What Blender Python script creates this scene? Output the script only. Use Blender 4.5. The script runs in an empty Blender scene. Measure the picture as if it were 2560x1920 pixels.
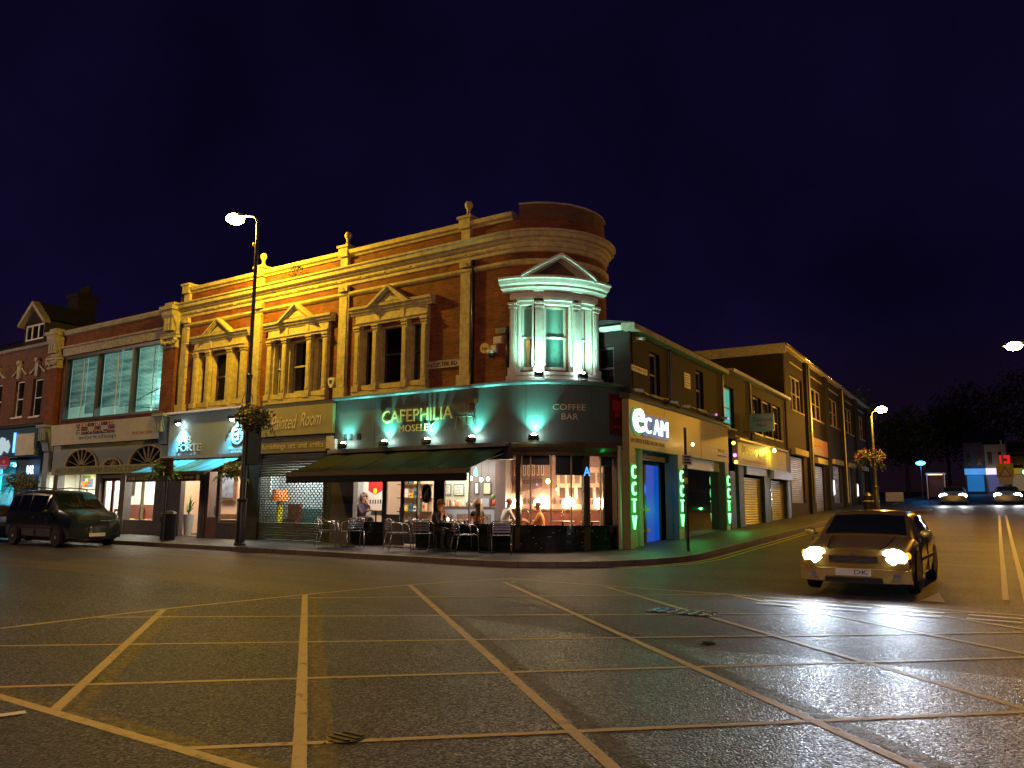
import bpy, bmesh, math, random
from mathutils import Matrix, Vector, noise
random.seed(7)
sc = bpy.context.scene
col = sc.collection
# ---------------------------------------------------------------- camera
AZ, PI_ = math.radians(123.3), math.atan(299/1950)
ROLL = math.radians(0.33)
fw = Vector((math.cos(PI_)*math.cos(AZ), math.cos(PI_)*math.sin(AZ), math.sin(PI_)))
r0 = Vector((math.sin(AZ), -math.cos(AZ), 0)); u0 = r0.cross(fw)
rt = math.cos(ROLL)*r0 + math.sin(ROLL)*u0; up = -math.sin(ROLL)*r0 + math.cos(ROLL)*u0
cd = bpy.data.cameras.new('camera'); cam = bpy.data.objects.new('camera', cd); col.objects.link(cam)
cam.matrix_world = Matrix(((rt.x, up.x, -fw.x, 0), (rt.y, up.y, -fw.y, 0), (rt.z, up.z, -fw.z, 1.45), (0, 0, 0, 1)))
cd.sensor_width = 36; cd.lens = 1950/2560*36; cd.clip_end = 2000; cd.clip_start = .05
sc.camera = cam
# ---------------------------------------------------------------- night sky
w = bpy.data.worlds.new("World"); sc.world = w; w.use_nodes = True
wn = w.node_tree; bg = wn.nodes['Background']
tc = wn.nodes.new('ShaderNodeTexCoord'); sx = wn.nodes.new('ShaderNodeSeparateXYZ'); wr = wn.nodes.new('ShaderNodeValToRGB')
wn.links.new(tc.outputs['Generated'], sx.inputs[0]); wn.links.new(sx.outputs['Z'], wr.inputs[0]); wn.links.new(wr.outputs[0], bg.inputs[0])
cr = wr.color_ramp; cr.elements[0].position = .0; cr.elements[0].color = (.0075, .0034, .0058, 1)
cr.elements[1].position = .75; cr.elements[1].color = (.0022, .0014, .0090, 1)
e = cr.elements.new(.22); e.color = (.0030, .0018, .0125, 1)
wc = wn.nodes.new('ShaderNodeTexNoise'); wc.inputs['Scale'].default_value = 3.2; wc.inputs['Detail'].default_value = 7; wn.links.new(tc.outputs['Generated'], wc.inputs['Vector'])
wm = wn.nodes.new('ShaderNodeMapRange'); wm.inputs[1].default_value = .3; wm.inputs[2].default_value = .75; wm.inputs[3].default_value = .62; wm.inputs[4].default_value = 1.7; wn.links.new(wc.outputs['Fac'], wm.inputs[0])
wx = wn.nodes.new('ShaderNodeVectorMath'); wx.operation = 'SCALE'; wn.links.new(wr.outputs[0], wx.inputs[0]); wn.links.new(wm.outputs[0], wx.inputs['Scale']); wn.links.new(wx.outputs[0], bg.inputs[0])
bg.inputs[1].default_value = 1.0
sc.view_settings.view_transform = 'Standard'; sc.view_settings.look = 'None'
sc.view_settings.exposure = 0; sc.view_settings.gamma = 1
sc.cycles.max_bounces = 5; sc.cycles.transparent_max_bounces = 12
sc.cycles.sample_clamp_indirect = 4
sc.cycles.use_denoising = True
sc.cycles.caustics_reflective = False; sc.cycles.caustics_refractive = False
SODIUM = (1, .585, .012)
TEAL = (.17, 1, .82)

# ---------------------------------------------------------------- helpers
I4 = Matrix.Identity(4)
FR = [I4]
PM = {}
FA = Matrix.Translation((0, 17.6, 0))                 # street front: x along, -y outward
THB = math.radians(91.7)
FB = Matrix.Translation((-8.96, 19.35, 0)) @ Matrix.Rotation(THB, 4, 'Z')   # side street front

def gz(y): return .03*max(0, min(y, 130)-14)

def ST(base=0):
    return lambda u, o, z: (u, -base-o, z)
def ARC(cx, R, base):
    cy = R-base
    def f(u, o, z):
        if u <= cx: return (u, -base-o, z)
        t = (u-cx)/R
        return (cx+(R+o)*math.sin(t), cy-(R+o)*math.cos(t), z)
    return f
S0 = ST()
SU = ARC(-11.9, 2.0, 0)          # upper wall round the corner
SF = ARC(-11.9, 2.75, .3)        # shop fascia round the corner

class MB:
    def __init__(s): s.v = []; s.f = []; s.uv = []; s.mi = []; s.m = 0; s.T = None
    def face(s, pts, uv=None):
        n = len(s.v)
        for p in pts: s.v.append(tuple(s.T @ Vector(p)) if s.T else tuple(p))
        s.f.append(tuple(range(n, n+len(pts)))); s.uv.append(uv); s.mi.append(s.m)
        return s
    def box(s, x0, x1, y0, y1, z0, z1):
        a = [(x0,y0,z0),(x1,y0,z0),(x1,y1,z0),(x0,y1,z0),(x0,y0,z1),(x1,y0,z1),(x1,y1,z1),(x0,y1,z1)]
        for q in ((3,2,1,0),(4,5,6,7),(0,1,5,4),(1,2,6,5),(2,3,7,6),(3,0,4,7)): s.face([a[i] for i in q])
        return s
    def cbox(s, c, d, rz=0):
        T = s.T; s.T = (T or I4) @ Matrix.Translation(c) @ Matrix.Rotation(rz, 4, 'Z')
        s.box(-d[0]/2, d[0]/2, -d[1]/2, d[1]/2, -d[2]/2, d[2]/2); s.T = T; return s
    def blk(s, u0, u1, o0, o1, z0, z1, S=S0, n=None):
        if n is None: n = 1 if S(u1, 0, 0)[1] == S(u0, 0, 0)[1] else max(2, int(abs(u1-u0)/.14)+1)
        us = [u0+(u1-u0)*i/n for i in range(n+1)]
        for a, b in zip(us, us[1:]):
            s.face([S(a,o1,z0), S(b,o1,z0), S(b,o1,z1), S(a,o1,z1)], [(a,z0),(b,z0),(b,z1),(a,z1)])
            s.face([S(b,o0,z0), S(a,o0,z0), S(a,o0,z1), S(b,o0,z1)], [(b,z0),(a,z0),(a,z1),(b,z1)])
            s.face([S(a,o1,z1), S(b,o1,z1), S(b,o0,z1), S(a,o0,z1)], [(a,o1),(b,o1),(b,o0),(a,o0)])
            s.face([S(a,o0,z0), S(b,o0,z0), S(b,o1,z0), S(a,o1,z0)], [(a,o0),(b,o0),(b,o1),(a,o1)])
        s.face([S(u0,o0,z0), S(u0,o1,z0), S(u0,o1,z1), S(u0,o0,z1)], [(o0,z0),(o1,z0),(o1,z1),(o0,z1)])
        s.face([S(u1,o1,z0), S(u1,o0,z0), S(u1,o0,z1), S(u1,o1,z1)], [(o1,z0),(o0,z0),(o0,z1),(o1,z1)])
        return s
    def ribbon(s, u0, u1, prof, S=S0, n=None, caps=True):      # moulding: profile of (offset, z) run along u
        if n is None: n = 1 if S(u1, 0, 0)[1] == S(u0, 0, 0)[1] else max(2, int(abs(u1-u0)/.14)+1)
        us = [u0+(u1-u0)*i/n for i in range(n+1)]
        for a, b in zip(us, us[1:]):
            d = 0
            for (o, z), (o2, z2) in zip(prof, prof[1:]):
                d2 = d+math.hypot(o2-o, z2-z)
                s.face([S(a,o,z), S(b,o,z), S(b,o2,z2), S(a,o2,z2)], [(a,z),(b,z),(b,z2),(a,z2)]); d = d2
        if caps:
            s.face([S(u0,o,z) for o, z in reversed(prof)]); s.face([S(u1,o,z) for o, z in prof])
        return s
    def plate(s, pts, o0, o1, S=S0):                          # polygon in (u, z) extruded from o0 out to o1
        s.face([S(u,o1,z) for u, z in pts], [(u,z) for u, z in pts])
        s.face([S(u,o0,z) for u, z in reversed(pts)])
        for (u, z), (u2, z2) in zip(pts, pts[1:]+pts[:1]):
            s.face([S(u,o0,z), S(u2,o0,z2), S(u2,o1,z2), S(u,o1,z)])
        return s
    def wall(s, u0, u1, z0, z1, holes, S=S0, depth=.3, n=None, reveal=True, back=True):
        us = sorted({u0, u1, *[h[0] for h in holes], *[h[1] for h in holes]}); zs = sorted({z0, z1, *[h[2] for h in holes], *[h[3] for h in holes]})
        def sub(a, b):
            k = n or (1 if S(b,0,0)[1] == S(a,0,0)[1] else max(1, int(abs(b-a)/.14)+1))
            return [a+(b-a)*i/k for i in range(k+1)]
        for a, b in zip(us, us[1:]):
            for c, d in zip(zs, zs[1:]):
                if any(h[0]-1e-6 <= a and b <= h[1]+1e-6 and h[2]-1e-6 <= c and d <= h[3]+1e-6 for h in holes): continue
                q = sub(a, b)
                for e_, f_ in zip(q, q[1:]):
                    s.face([S(e_,0,c), S(f_,0,c), S(f_,0,d), S(e_,0,d)], [(e_,c),(f_,c),(f_,d),(e_,d)])
                    if back: s.face([S(f_,-depth,c), S(e_,-depth,c), S(e_,-depth,d), S(f_,-depth,d)])
        if reveal:
            for a, b, c, d in holes:
                s.face([S(a,0,c), S(a,0,d), S(a,-depth,d), S(a,-depth,c)], [(0,c),(0,d),(depth,d),(depth,c)])
                s.face([S(b,0,d), S(b,0,c), S(b,-depth,c), S(b,-depth,d)], [(0,d),(0,c),(depth,c),(depth,d)])
                q = sub(a, b)
                for e_, f_ in zip(q, q[1:]):
                    s.face([S(e_,0,c), S(e_,-depth,c), S(f_,-depth,c), S(f_,0,c)])
                    s.face([S(f_,0,d), S(f_,-depth,d), S(e_,-depth,d), S(e_,0,d)])
        return s
    def rings(s, rings, close=True, cap=True):
        for A, B in zip(rings, rings[1:]):
            k = len(A)
            for i in range(k if close else k-1): s.face([A[i], A[(i+1) % k], B[(i+1) % k], B[i]])
        if cap: s.face(list(reversed(rings[0]))); s.face(rings[-1])
        return s
    def cyl(s, p0, p1, r0_, r1_=None, n=10):
        r1_ = r0_ if r1_ is None else r1_
        p0, p1 = Vector(p0), Vector(p1); d = (p1-p0).normalized(); a = d.orthogonal().normalized(); b = d.cross(a)
        R = [[p+r*(math.cos(2*math.pi*i/n)*a+math.sin(2*math.pi*i/n)*b) for i in range(n)] for p, r in ((p0, r0_), (p1, r1_))]
        return s.rings(R)
    def tube(s, pts, r, n=6):
        pts = [Vector(p) for p in pts]; R = []; a = None
        for i, p in enumerate(pts):
            d = (pts[min(i+1, len(pts)-1)]-pts[max(i-1, 0)]).normalized()
            a = d.orthogonal().normalized() if a is None else (a-d*a.dot(d)).normalized()
            b = d.cross(a); R.append([p+r*(math.cos(2*math.pi*k/n)*a+math.sin(2*math.pi*k/n)*b) for k in range(n)])
        return s.rings(R)
    def lathe(s, c, prof, n=14):
        R = [[(c[0]+max(r, .0005)*math.cos(2*math.pi*i/n), c[1]+max(r, .0005)*math.sin(2*math.pi*i/n), c[2]+z) for i in range(n)] for r, z in prof]
        return s.rings(R)
    def sph(s, c, r, n=12, sq=(1, 1, 1)):
        m = n//2
        R = [[(c[0]+sq[0]*r*math.sin(math.pi*j/m)*math.cos(2*math.pi*i/n), c[1]+sq[1]*r*math.sin(math.pi*j/m)*math.sin(2*math.pi*i/n), c[2]-sq[2]*r*math.cos(math.pi*j/m)) for i in range(n)] for j in range(m+1)]
        for A, B in zip(R, R[1:]):
            for i in range(n): s.face([A[i], A[(i+1) % n], B[(i+1) % n], B[i]])
        return s

def tag(o, label=None, cat=None, group=None, kind=None):
    if label: o['label'] = label
    if cat: o['category'] = cat
    if group: o['group'] = group
    if kind: o['kind'] = kind
    return o

def mesh_of(name, m, M4, mats, smooth):
    W = [M4 @ Vector(p) for p in m.v]
    me = bpy.data.meshes.new(name); me.from_pydata(W, [], m.f)
    uvl = me.uv_layers.new(name='UVMap'); li = 0
    for fi, f in enumerate(m.f):
        uv = m.uv[fi]
        if uv is None:
            ps = [Vector(m.v[i]) for i in f]; nn = Vector((0, 0, 0))
            for a in range(1, len(ps)-1): nn += (ps[a]-ps[0]).cross(ps[a+1]-ps[0])
            ax = (abs(nn.x), abs(nn.y), abs(nn.z)); k = ax.index(max(ax))
            uv = [(p.x, p.y) if k == 2 else ((p.y, p.z) if k == 0 else (p.x, p.z)) for p in ps]
        for t in uv: uvl.data[li].uv = t; li += 1
    bm = bmesh.new(); bm.from_mesh(me)
    bmesh.ops.remove_doubles(bm, verts=bm.verts, dist=.0004)
    bm.to_mesh(me); bm.free()
    if not isinstance(mats, (list, tuple)): mats = [mats]
    for q in mats: me.materials.append(q)
    if len(mats) > 1 and len(me.polygons) == len(m.mi):
        for p, i in zip(me.polygons, m.mi): p.material_index = i
    for p in me.polygons: p.use_smooth = bool(smooth)
    if smooth and smooth is not True: me.set_sharp_from_angle(angle=math.radians(smooth))
    return me

def put(name, m, mat, parent=None, smooth=False, label=None, cat=None, group=None, kind=None):
    if parent is None:
        W = [FR[0] @ Vector(p) for p in m.v]
        xs, ys, zs = zip(*W); org = Vector(((min(xs)+max(xs))/2, (min(ys)+max(ys))/2, min(zs)))
        P = Matrix.Translation(org)
    else: P = PM[parent.name]
    me = mesh_of(name, m, P.inverted() @ FR[0], mat, smooth)
    o = bpy.data.objects.new(name, me); col.objects.link(o); PM[o.name] = P
    if parent is None: o.location = org
    else: o.parent = parent
    return tag(o, label, cat, group, kind)

def thing(name, label, cat, loc=(0, 0, 0), rz=0, group=None):
    M = FR[0] @ Matrix.Translation(loc) @ Matrix.Rotation(rz, 4, 'Z')
    o = bpy.data.objects.new(name, None); col.objects.link(o); o.empty_display_size = .2
    o.matrix_world = M; PM[o.name] = M
    o.location = M.to_translation(); o.rotation_euler = M.to_euler()
    return tag(o, label, cat, group)

def dup(root, loc, rz=0, label=None, scale=None):
    def rec(o, par):
        c = o.copy(); col.objects.link(c)
        if par is not None: c.parent = par
        for ch in list(o.children): rec(ch, c)
        return c
    c = rec(root, None); c.location = loc; c.rotation_euler = (0, 0, rz)
    if scale: c.scale = (scale,)*3
    if label: c['label'] = label
    return c

def light(parent, kind, loc, power, color, size=.1, spot=None, blend=.6, aim=None, name='lamp_light', rect=None):
    ld = bpy.data.lights.new(name, kind); ld.energy = power; ld.color = color
    if kind == 'AREA':
        ld.shape = 'RECTANGLE'; ld.size, ld.size_y = rect
    else: ld.shadow_soft_size = size
    if kind == 'SPOT': ld.spot_size = math.radians(spot); ld.spot_blend = blend
    o = bpy.data.objects.new(name, ld); col.objects.link(o)
    M = FR[0] @ Matrix.Translation(loc)
    if aim is not None:
        d = (FR[0].to_3x3() @ Vector(aim)).normalized()
        M = Matrix.Translation(FR[0] @ Vector(loc)) @ d.to_track_quat('-Z', 'Y').to_matrix().to_4x4()
    if parent is not None:
        o.parent = parent; M = PM[parent.name].inverted() @ M
    o.location = M.to_translation(); o.rotation_euler = M.to_euler()
    return o

_txt = {}
def glyphs(s, shear=0, spacing=1):
    k = (s, shear, spacing)
    if k not in _txt:
        cu = bpy.data.curves.new('t', 'FONT'); cu.body = s; cu.extrude = .5; cu.shear = shear; cu.resolution_u = 3; cu.space_character = spacing; cu.align_x = 'LEFT'
        ob = bpy.data.objects.new('t', cu); col.objects.link(ob)
        dg = bpy.context.evaluated_depsgraph_get(); me = bpy.data.meshes.new_from_object(ob.evaluated_get(dg))
        vs = [tuple(v.co) for v in me.vertices]; fs = [tuple(p.vertices) for p in me.polygons]
        bpy.data.objects.remove(ob); bpy.data.curves.remove(cu); bpy.data.meshes.remove(me)
        _txt[k] = (vs, fs)
    return _txt[k]
def text_into(m, s, ua, ub, za, zb, o, d=.02, S=S0, shear=0, spacing=1, skew=0):
    vs, fs = glyphs(s, shear, spacing)
    x0, x1 = min(v[0] for v in vs), max(v[0] for v in vs); y0, y1 = min(v[1] for v in vs), max(v[1] for v in vs)
    P = []
    for x, y, z in vs:
        u = ua+(x-x0)/(x1-x0)*(ub-ua); zz = za+(y-y0)/(y1-y0)*(zb-za)+skew*(u-ua)
        P.append(S(u, o+(z+.5)*d, zz))
    for f in fs: m.face([P[i] for i in f])
    return m
def text(name, s, ua, ub, za, zb, o, mat, parent, **k):
    return put(name, text_into(MB(), s, ua, ub, za, zb, o, **k), mat, parent)

# ---------------------------------------------------------------- materials
def nt(name):
    m = bpy.data.materials.new(name); m.use_nodes = True; return m, m.node_tree, m.node_tree.nodes['Principled BSDF']
def mat(name, c, rough=.6, metal=0, var=.18, scale=3, bump=0, bs=40, em=None, es=0, c2=None, coat=0, stain=0):
    m, t, b = nt(name); N = t.nodes.new; L = t.links.new
    b.inputs['Roughness'].default_value = rough; b.inputs['Metallic'].default_value = metal
    if coat: b.inputs['Coat Weight'].default_value = coat; b.inputs['Coat Roughness'].default_value = .05
    co = N('ShaderNodeTexCoord')
    if var or c2:
        n1 = N('ShaderNodeTexNoise'); n1.inputs['Scale'].default_value = scale; n1.inputs['Detail'].default_value = 6; n1.inputs['Roughness'].default_value = .65
        L(co.outputs['Object'], n1.inputs['Vector']); r = N('ShaderNodeValToRGB'); L(n1.outputs['Fac'], r.inputs[0])
        a = c2 or tuple(x*(1-var) for x in c); q = c if c2 else tuple(min(1, x*(1+var)) for x in c)
        r.color_ramp.elements[0].position = .35; r.color_ramp.elements[1].position = .65
        r.color_ramp.elements[0].color = (*a, 1); r.color_ramp.elements[1].color = (*q, 1)
        out = r.outputs[0]
        if stain:
            n3 = N('ShaderNodeTexNoise'); n3.inputs['Scale'].default_value = 1.3; n3.inputs['Detail'].default_value = 9; n3.inputs['Roughness'].default_value = .75
            mp = N('ShaderNodeMapping'); mp.inputs['Scale'].default_value = (1, 1, .35); L(co.outputs['Object'], mp.inputs[0]); L(mp.outputs[0], n3.inputs['Vector'])
            r3 = N('ShaderNodeValToRGB'); r3.color_ramp.elements[0].position = .5; r3.color_ramp.elements[1].position = .72; L(n3.outputs['Fac'], r3.inputs[0])
            mx = N('ShaderNodeMixRGB'); mx.inputs[2].default_value = (*[x*.35 for x in c], 1); L(out, mx.inputs[1])
            mu = N('ShaderNodeMath'); mu.operation = 'MULTIPLY'; mu.inputs[1].default_value = stain; L(r3.outputs[0], mu.inputs[0]); L(mu.outputs[0], mx.inputs[0]); out = mx.outputs[0]
        L(out, b.inputs['Base Color'])
    else: b.inputs['Base Color'].default_value = (*c, 1)
    if bump:
        n2 = N('ShaderNodeTexNoise'); n2.inputs['Scale'].default_value = bs; n2.inputs['Detail'].default_value = 4; L(co.outputs['Object'], n2.inputs['Vector'])
        bp = N('ShaderNodeBump'); bp.inputs['Strength'].default_value = bump; bp.inputs['Distance'].default_value = .02; L(n2.outputs['Fac'], bp.inputs['Height']); L(bp.outputs[0], b.inputs['Normal'])
    if em: b.inputs['Emission Color'].default_value = (*em, 1); b.inputs['Emission Strength'].default_value = es
    return m
def emit(name, c, s): return mat(name, (.02, .02, .02), .5, var=0, em=c, es=s)
def brick(name, c1, c2, mortar, bw=.225, bh=.075, ms=.011, rough=.85, bump=.5, dirt=.35, offset=.5):
    m, t, b = nt(name); N = t.nodes.new; L = t.links.new
    b.inputs['Roughness'].default_value = rough
    uv = N('ShaderNodeTexCoord'); k = N('ShaderNodeTexBrick'); L(uv.outputs['UV'], k.inputs['Vector'])
    k.inputs['Scale'].default_value = 1; k.inputs['Brick Width'].default_value = bw; k.inputs['Row Height'].default_value = bh
    k.inputs['Mortar Size'].default_value = ms; k.inputs['Mortar Smooth'].default_value = .3; k.inputs['Bias'].default_value = -.1; k.offset = offset
    k.inputs['Color1'].default_value = (*c1, 1); k.inputs['Color2'].default_value = (*c2, 1); k.inputs['Mortar'].default_value = (*mortar, 1)
    n = N('ShaderNodeTexNoise'); n.inputs['Scale'].default_value = 1.6; n.inputs['Detail'].default_value = 8; n.inputs['Roughness'].default_value = .7; L(uv.outputs['UV'], n.inputs['Vector'])
    r = N('ShaderNodeValToRGB'); r.color_ramp.elements[0].position = .3; r.color_ramp.elements[1].position = .7
    r.color_ramp.elements[0].color = (1-dirt,)*3+(1,); r.color_ramp.elements[1].color = (1.12, 1.1, 1.08, 1); L(n.outputs['Fac'], r.inputs[0])
    x = N('ShaderNodeMixRGB'); x.blend_type = 'MULTIPLY'; x.inputs[0].default_value = 1; L(k.outputs['Color'], x.inputs[1]); L(r.outputs[0], x.inputs[2]); L(x.outputs[0], b.inputs['Base Color'])
    bp = N('ShaderNodeBump'); bp.inputs['Strength'].default_value = bump; bp.inputs['Distance'].default_value = .008; bp.invert = True; L(k.outputs['Fac'], bp.inputs['Height']); L(bp.outputs[0], b.inputs['Normal'])
    return m
def asphalt(name, c, c2, rough=.5, bump=.9, bs=55, speck=.10):
    m, t, b = nt(name); N = t.nodes.new; L = t.links.new; b.inputs['Specular IOR Level'].default_value = .26
    co = N('ShaderNodeTexCoord')
    n = N('ShaderNodeTexNoise'); n.inputs['Scale'].default_value = .35; n.inputs['Detail'].default_value = 9; n.inputs['Roughness'].default_value = .7; L(co.outputs['Object'], n.inputs['Vector'])
    r = N('ShaderNodeValToRGB'); r.color_ramp.elements[0].position = .35; r.color_ramp.elements[1].position = .68; r.color_ramp.elements[0].color = (*c, 1); r.color_ramp.elements[1].color = (*c2, 1); L(n.outputs['Fac'], r.inputs[0])
    v = N('ShaderNodeTexVoronoi'); v.inputs['Scale'].default_value = bs; L(co.outputs['Object'], v.inputs['Vector'])
    hs = N('ShaderNodeMath'); hs.operation = 'GREATER_THAN'; hs.inputs[1].default_value = .80
    sp = N('ShaderNodeSeparateColor'); L(v.outputs['Color'], sp.inputs[0]); L(sp.outputs[0], hs.inputs[0])
    x = N('ShaderNodeMixRGB'); x.inputs[2].default_value = (speck, speck*.86, speck*.98, 1); L(hs.outputs[0], x.inputs[0]); 
    st = N('ShaderNodeTexNoise'); st.inputs['Scale'].default_value = 1; st.inputs['Detail'].default_value = 6; mp = N('ShaderNodeMapping'); mp.inputs['Scale'].default_value = (.10, 1.1, 1); L(co.outputs['Object'], mp.inputs[0]); L(mp.outputs[0], st.inputs['Vector'])
    sr = N('ShaderNodeMapRange'); sr.inputs[1].default_value = .35; sr.inputs[2].default_value = .68; sr.inputs[3].default_value = .62; sr.inputs[4].default_value = 1.35; L(st.outputs['Fac'], sr.inputs[0])
    vm = N('ShaderNodeVectorMath'); vm.operation = 'SCALE'; L(r.outputs[0], x.inputs[1]); L(x.outputs[0], vm.inputs[0]); L(sr.outputs[0], vm.inputs['Scale']); L(vm.outputs[0], b.inputs['Base Color'])
    rr = N('ShaderNodeMapRange'); rr.inputs[3].default_value = rough-.14; rr.inputs[4].default_value = rough+.2; L(sp.outputs[1], rr.inputs[0]); L(rr.outputs[0], b.inputs['Roughness'])
    n2 = N('ShaderNodeTexNoise'); n2.inputs['Scale'].default_value = bs*1.4; n2.inputs['Detail'].default_value = 3; L(co.outputs['Object'], n2.inputs['Vector'])
    ad = N('ShaderNodeMath'); ad.operation = 'SUBTRACT'; L(n2.outputs['Fac'], ad.inputs[0]); L(v.outputs['Distance'], ad.inputs[1])
    bp = N('ShaderNodeBump'); bp.inputs['Strength'].default_value = bump; bp.inputs['Distance'].default_value = .012; L(ad.outputs[0], bp.inputs['Height']); L(bp.outputs[0], b.inputs['Normal'])
    return m
def paint(name, c, keep=.5, scale=9, rough=.55):           # road paint worn through in patches
    m, t, b = nt(name); N = t.nodes.new; L = t.links.new
    co = N('ShaderNodeTexCoord'); n = N('ShaderNodeTexNoise'); n.inputs['Scale'].default_value = scale; n.inputs['Detail'].default_value = 10; n.inputs['Roughness'].default_value = .8; L(co.outputs['Object'], n.inputs['Vector'])
    r = N('ShaderNodeValToRGB'); r.color_ramp.elements[0].position = max(0, .62-keep*.5-.1); r.color_ramp.elements[1].position = .62-keep*.5+.1; L(n.outputs['Fac'], r.inputs[0])
    # fade towards the edges of the strip: UV.y runs 0..1 across it
    sx = N('ShaderNodeSeparateXYZ'); L(co.outputs['UV'], sx.inputs[0])
    a = N('ShaderNodeMath'); a.operation = 'SUBTRACT'; a.inputs[1].default_value = .5; L(sx.outputs[1], a.inputs[0])
    ab = N('ShaderNodeMath'); ab.operation = 'ABSOLUTE'; L(a.outputs[0], ab.inputs[0])
    ns = N('ShaderNodeMath'); ns.operation = 'MULTIPLY_ADD'; ns.inputs[1].default_value = -.35; ns.inputs[2].default_value = .62; L(n.outputs['Fac'], ns.inputs[0])
    lt = N('ShaderNodeMath'); lt.operation = 'LESS_THAN'; L(ab.outputs[0], lt.inputs[0]); L(ns.outputs[0], lt.inputs[1])
    al = N('ShaderNodeMath'); al.operation = 'MULTIPLY'; L(lt.outputs[0], al.inputs[0]); L(r.outputs[0], al.inputs[1]); L(al.outputs[0], b.inputs['Alpha'])
    b.inputs['Base Color'].default_value = (*c, 1); b.inputs['Roughness'].default_value = rough
    n2 = N('ShaderNodeTexNoise'); n2.inputs['Scale'].default_value = 70; L(co.outputs['Object'], n2.inputs['Vector'])
    bp = N('ShaderNodeBump'); bp.inputs['Strength'].default_value = .6; bp.inputs['Distance'].default_value = .01; L(n2.outputs['Fac'], bp.inputs['Height']); L(bp.outputs[0], b.inputs['Normal'])
    return m
def glass(name, tint=(.9, .95, .95), refl=.12):
    m = bpy.data.materials.new(name); m.use_nodes = True; t = m.node_tree; t.nodes.clear(); N = t.nodes.new; L = t.links.new
    o = N('ShaderNodeOutputMaterial'); a = N('ShaderNodeBsdfTransparent'); a.inputs[0].default_value = (*tint, 1); g = N('ShaderNodeBsdfGlossy'); g.inputs['Roughness'].default_value = .02
    fr = N('ShaderNodeLayerWeight'); fr.inputs[0].default_value = refl; mx = N('ShaderNodeMixShader'); L(fr.outputs['Fresnel'], mx.inputs[0]); L(a.outputs[0], mx.inputs[1]); L(g.outputs[0], mx.inputs[2]); L(mx.outputs[0], o.inputs[0])
    return m
M = {}
M['brick'] = brick('red_brick', (.34, .070, .020), (.17, .034, .013), (.17, .095, .05), dirt=.62, ms=.014, bump=.8)
M['brick_dark'] = brick('dark_brick', (.20, .085, .05), (.13, .055, .035), (.10, .07, .05))
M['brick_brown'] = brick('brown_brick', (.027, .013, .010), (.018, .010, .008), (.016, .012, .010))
M['stone'] = mat('cream_painted_stone', (.50, .42, .22), .75, var=.24, scale=6, bump=.35, bs=30, stain=.55)
M['stone_lit'] = mat('floodlit_bay_stone', (.66, .66, .58), .7, var=.12, scale=6, bump=.3, bs=30, stain=.4)  # cream bay stone lightened in its colour where the floodlights strike it
M['stone_d'] = mat('weathered_stone', (.40, .36, .28), .85, var=.3, scale=8, bump=.5, bs=25, stain=.6)
M['render'] = mat('painted_render', (.42, .42, .38), .8, var=.12, scale=4, bump=.15, stain=.35)
M['fascia'] = mat('grey_fascia_paint', (.095, .125, .11), .5, var=.1, scale=1.2, stain=.25)
M['lab_grey'] = mat('textured_blue_grey_fascia', (.30, .35, .37), .7, var=.12, scale=20, bump=.9, bs=90)
M['olive'] = mat('mustard_signboard', (.33, .30, .10), .5, var=.1, scale=2, stain=.2)
M['olive_d'] = mat('dark_mustard_board', (.22, .20, .07), .5, var=.1, scale=2)
M['rim'] = mat('silver_wheel_paint', (.6, .6, .62), .35, metal=.2, var=.05)
M['cream'] = mat('cream_board', (.62, .60, .46), .55, var=.08, scale=2, stain=.15)
M['white'] = mat('white_paint', (.72, .72, .68), .5, var=.08, scale=5, stain=.25)
M['ecam'] = mat('beige_fascia_panel', (.28, .225, .11), .45, var=.07, scale=2, stain=.12)
M['gold'] = mat('gold_letter', (.75, .66, .22), .4, var=.05)
M['pale_gold'] = mat('pale_cream_letter', (.72, .66, .42), .45, var=.05)
M['black'] = mat('black_paint', (.015, .015, .016), .35, var=.2, scale=8)
M['dark'] = mat('dark_grey_paint', (.035, .037, .036), .45, var=.25, scale=5, bump=.1)
M['frame_dark'] = mat('dark_window_frame', (.05, .045, .045), .4, var=.2)
M['grey_wood'] = mat('grey_painted_wood', (.12, .11, .12), .45, var=.15, scale=6)
M['riser'] = mat('glossy_black_tile', (.012, .02, .017), .12, var=.3, scale=6, bump=.08, bs=6)
M['pane'] = mat('dark_window_pane', (.012, .014, .014), .08, var=.5, scale=2, bump=.03, bs=2)
M['pane_g'] = glass('upper_window_glass', (.55, .55, .55), .2)
M['curtain'] = mat('net_curtain', (.30, .27, .20), .8, var=.2, scale=9)
M['pane_lit'] = mat('floodlit_bay_pane', (.045, .11, .10), .15, var=.5, scale=1.5, bump=.03, bs=2)  # floodlight teal on the bay glass put into the pane colour
M['blind_pale'] = mat('pale_blind', (.10, .22, .19), .6, var=.15, scale=1)  # blind tinted teal in its colour for the floodlight falling on it
M['glass'] = glass('clear_glass')
M['metal'] = mat('galvanised_metal', (.42, .42, .42), .38, metal=.85, var=.15, scale=9)
M['steel'] = mat('polished_aluminium', (.62, .63, .65), .24, metal=.92, var=.06, scale=10)
M['post'] = mat('dark_painted_post', (.03, .035, .05), .35, var=.25, scale=7, bump=.06, bs=30)
M['shutter'] = mat('grey_shutter', (.30, .28, .26), .38, metal=.6, var=.18, scale=4, stain=.3)
M['shutter_g'] = mat('olive_grey_shutter', (.10, .11, .07), .4, metal=.4, var=.2, scale=4)
M['awn_dark'] = mat('dark_green_awning', (.006, .012, .010), .65, var=.2, scale=3, bump=.1, bs=60)
M['awn_dark'].node_tree.nodes['Principled BSDF'].inputs['Specular IOR Level'].default_value = .12
M['awn_bar'] = mat('awning_front_bar', (.16, .14, .08), .4, var=.1)
M['awn_blue'] = mat('pale_blue_awning', (.07, .36, .55), .6, var=.08, scale=2)
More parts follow.
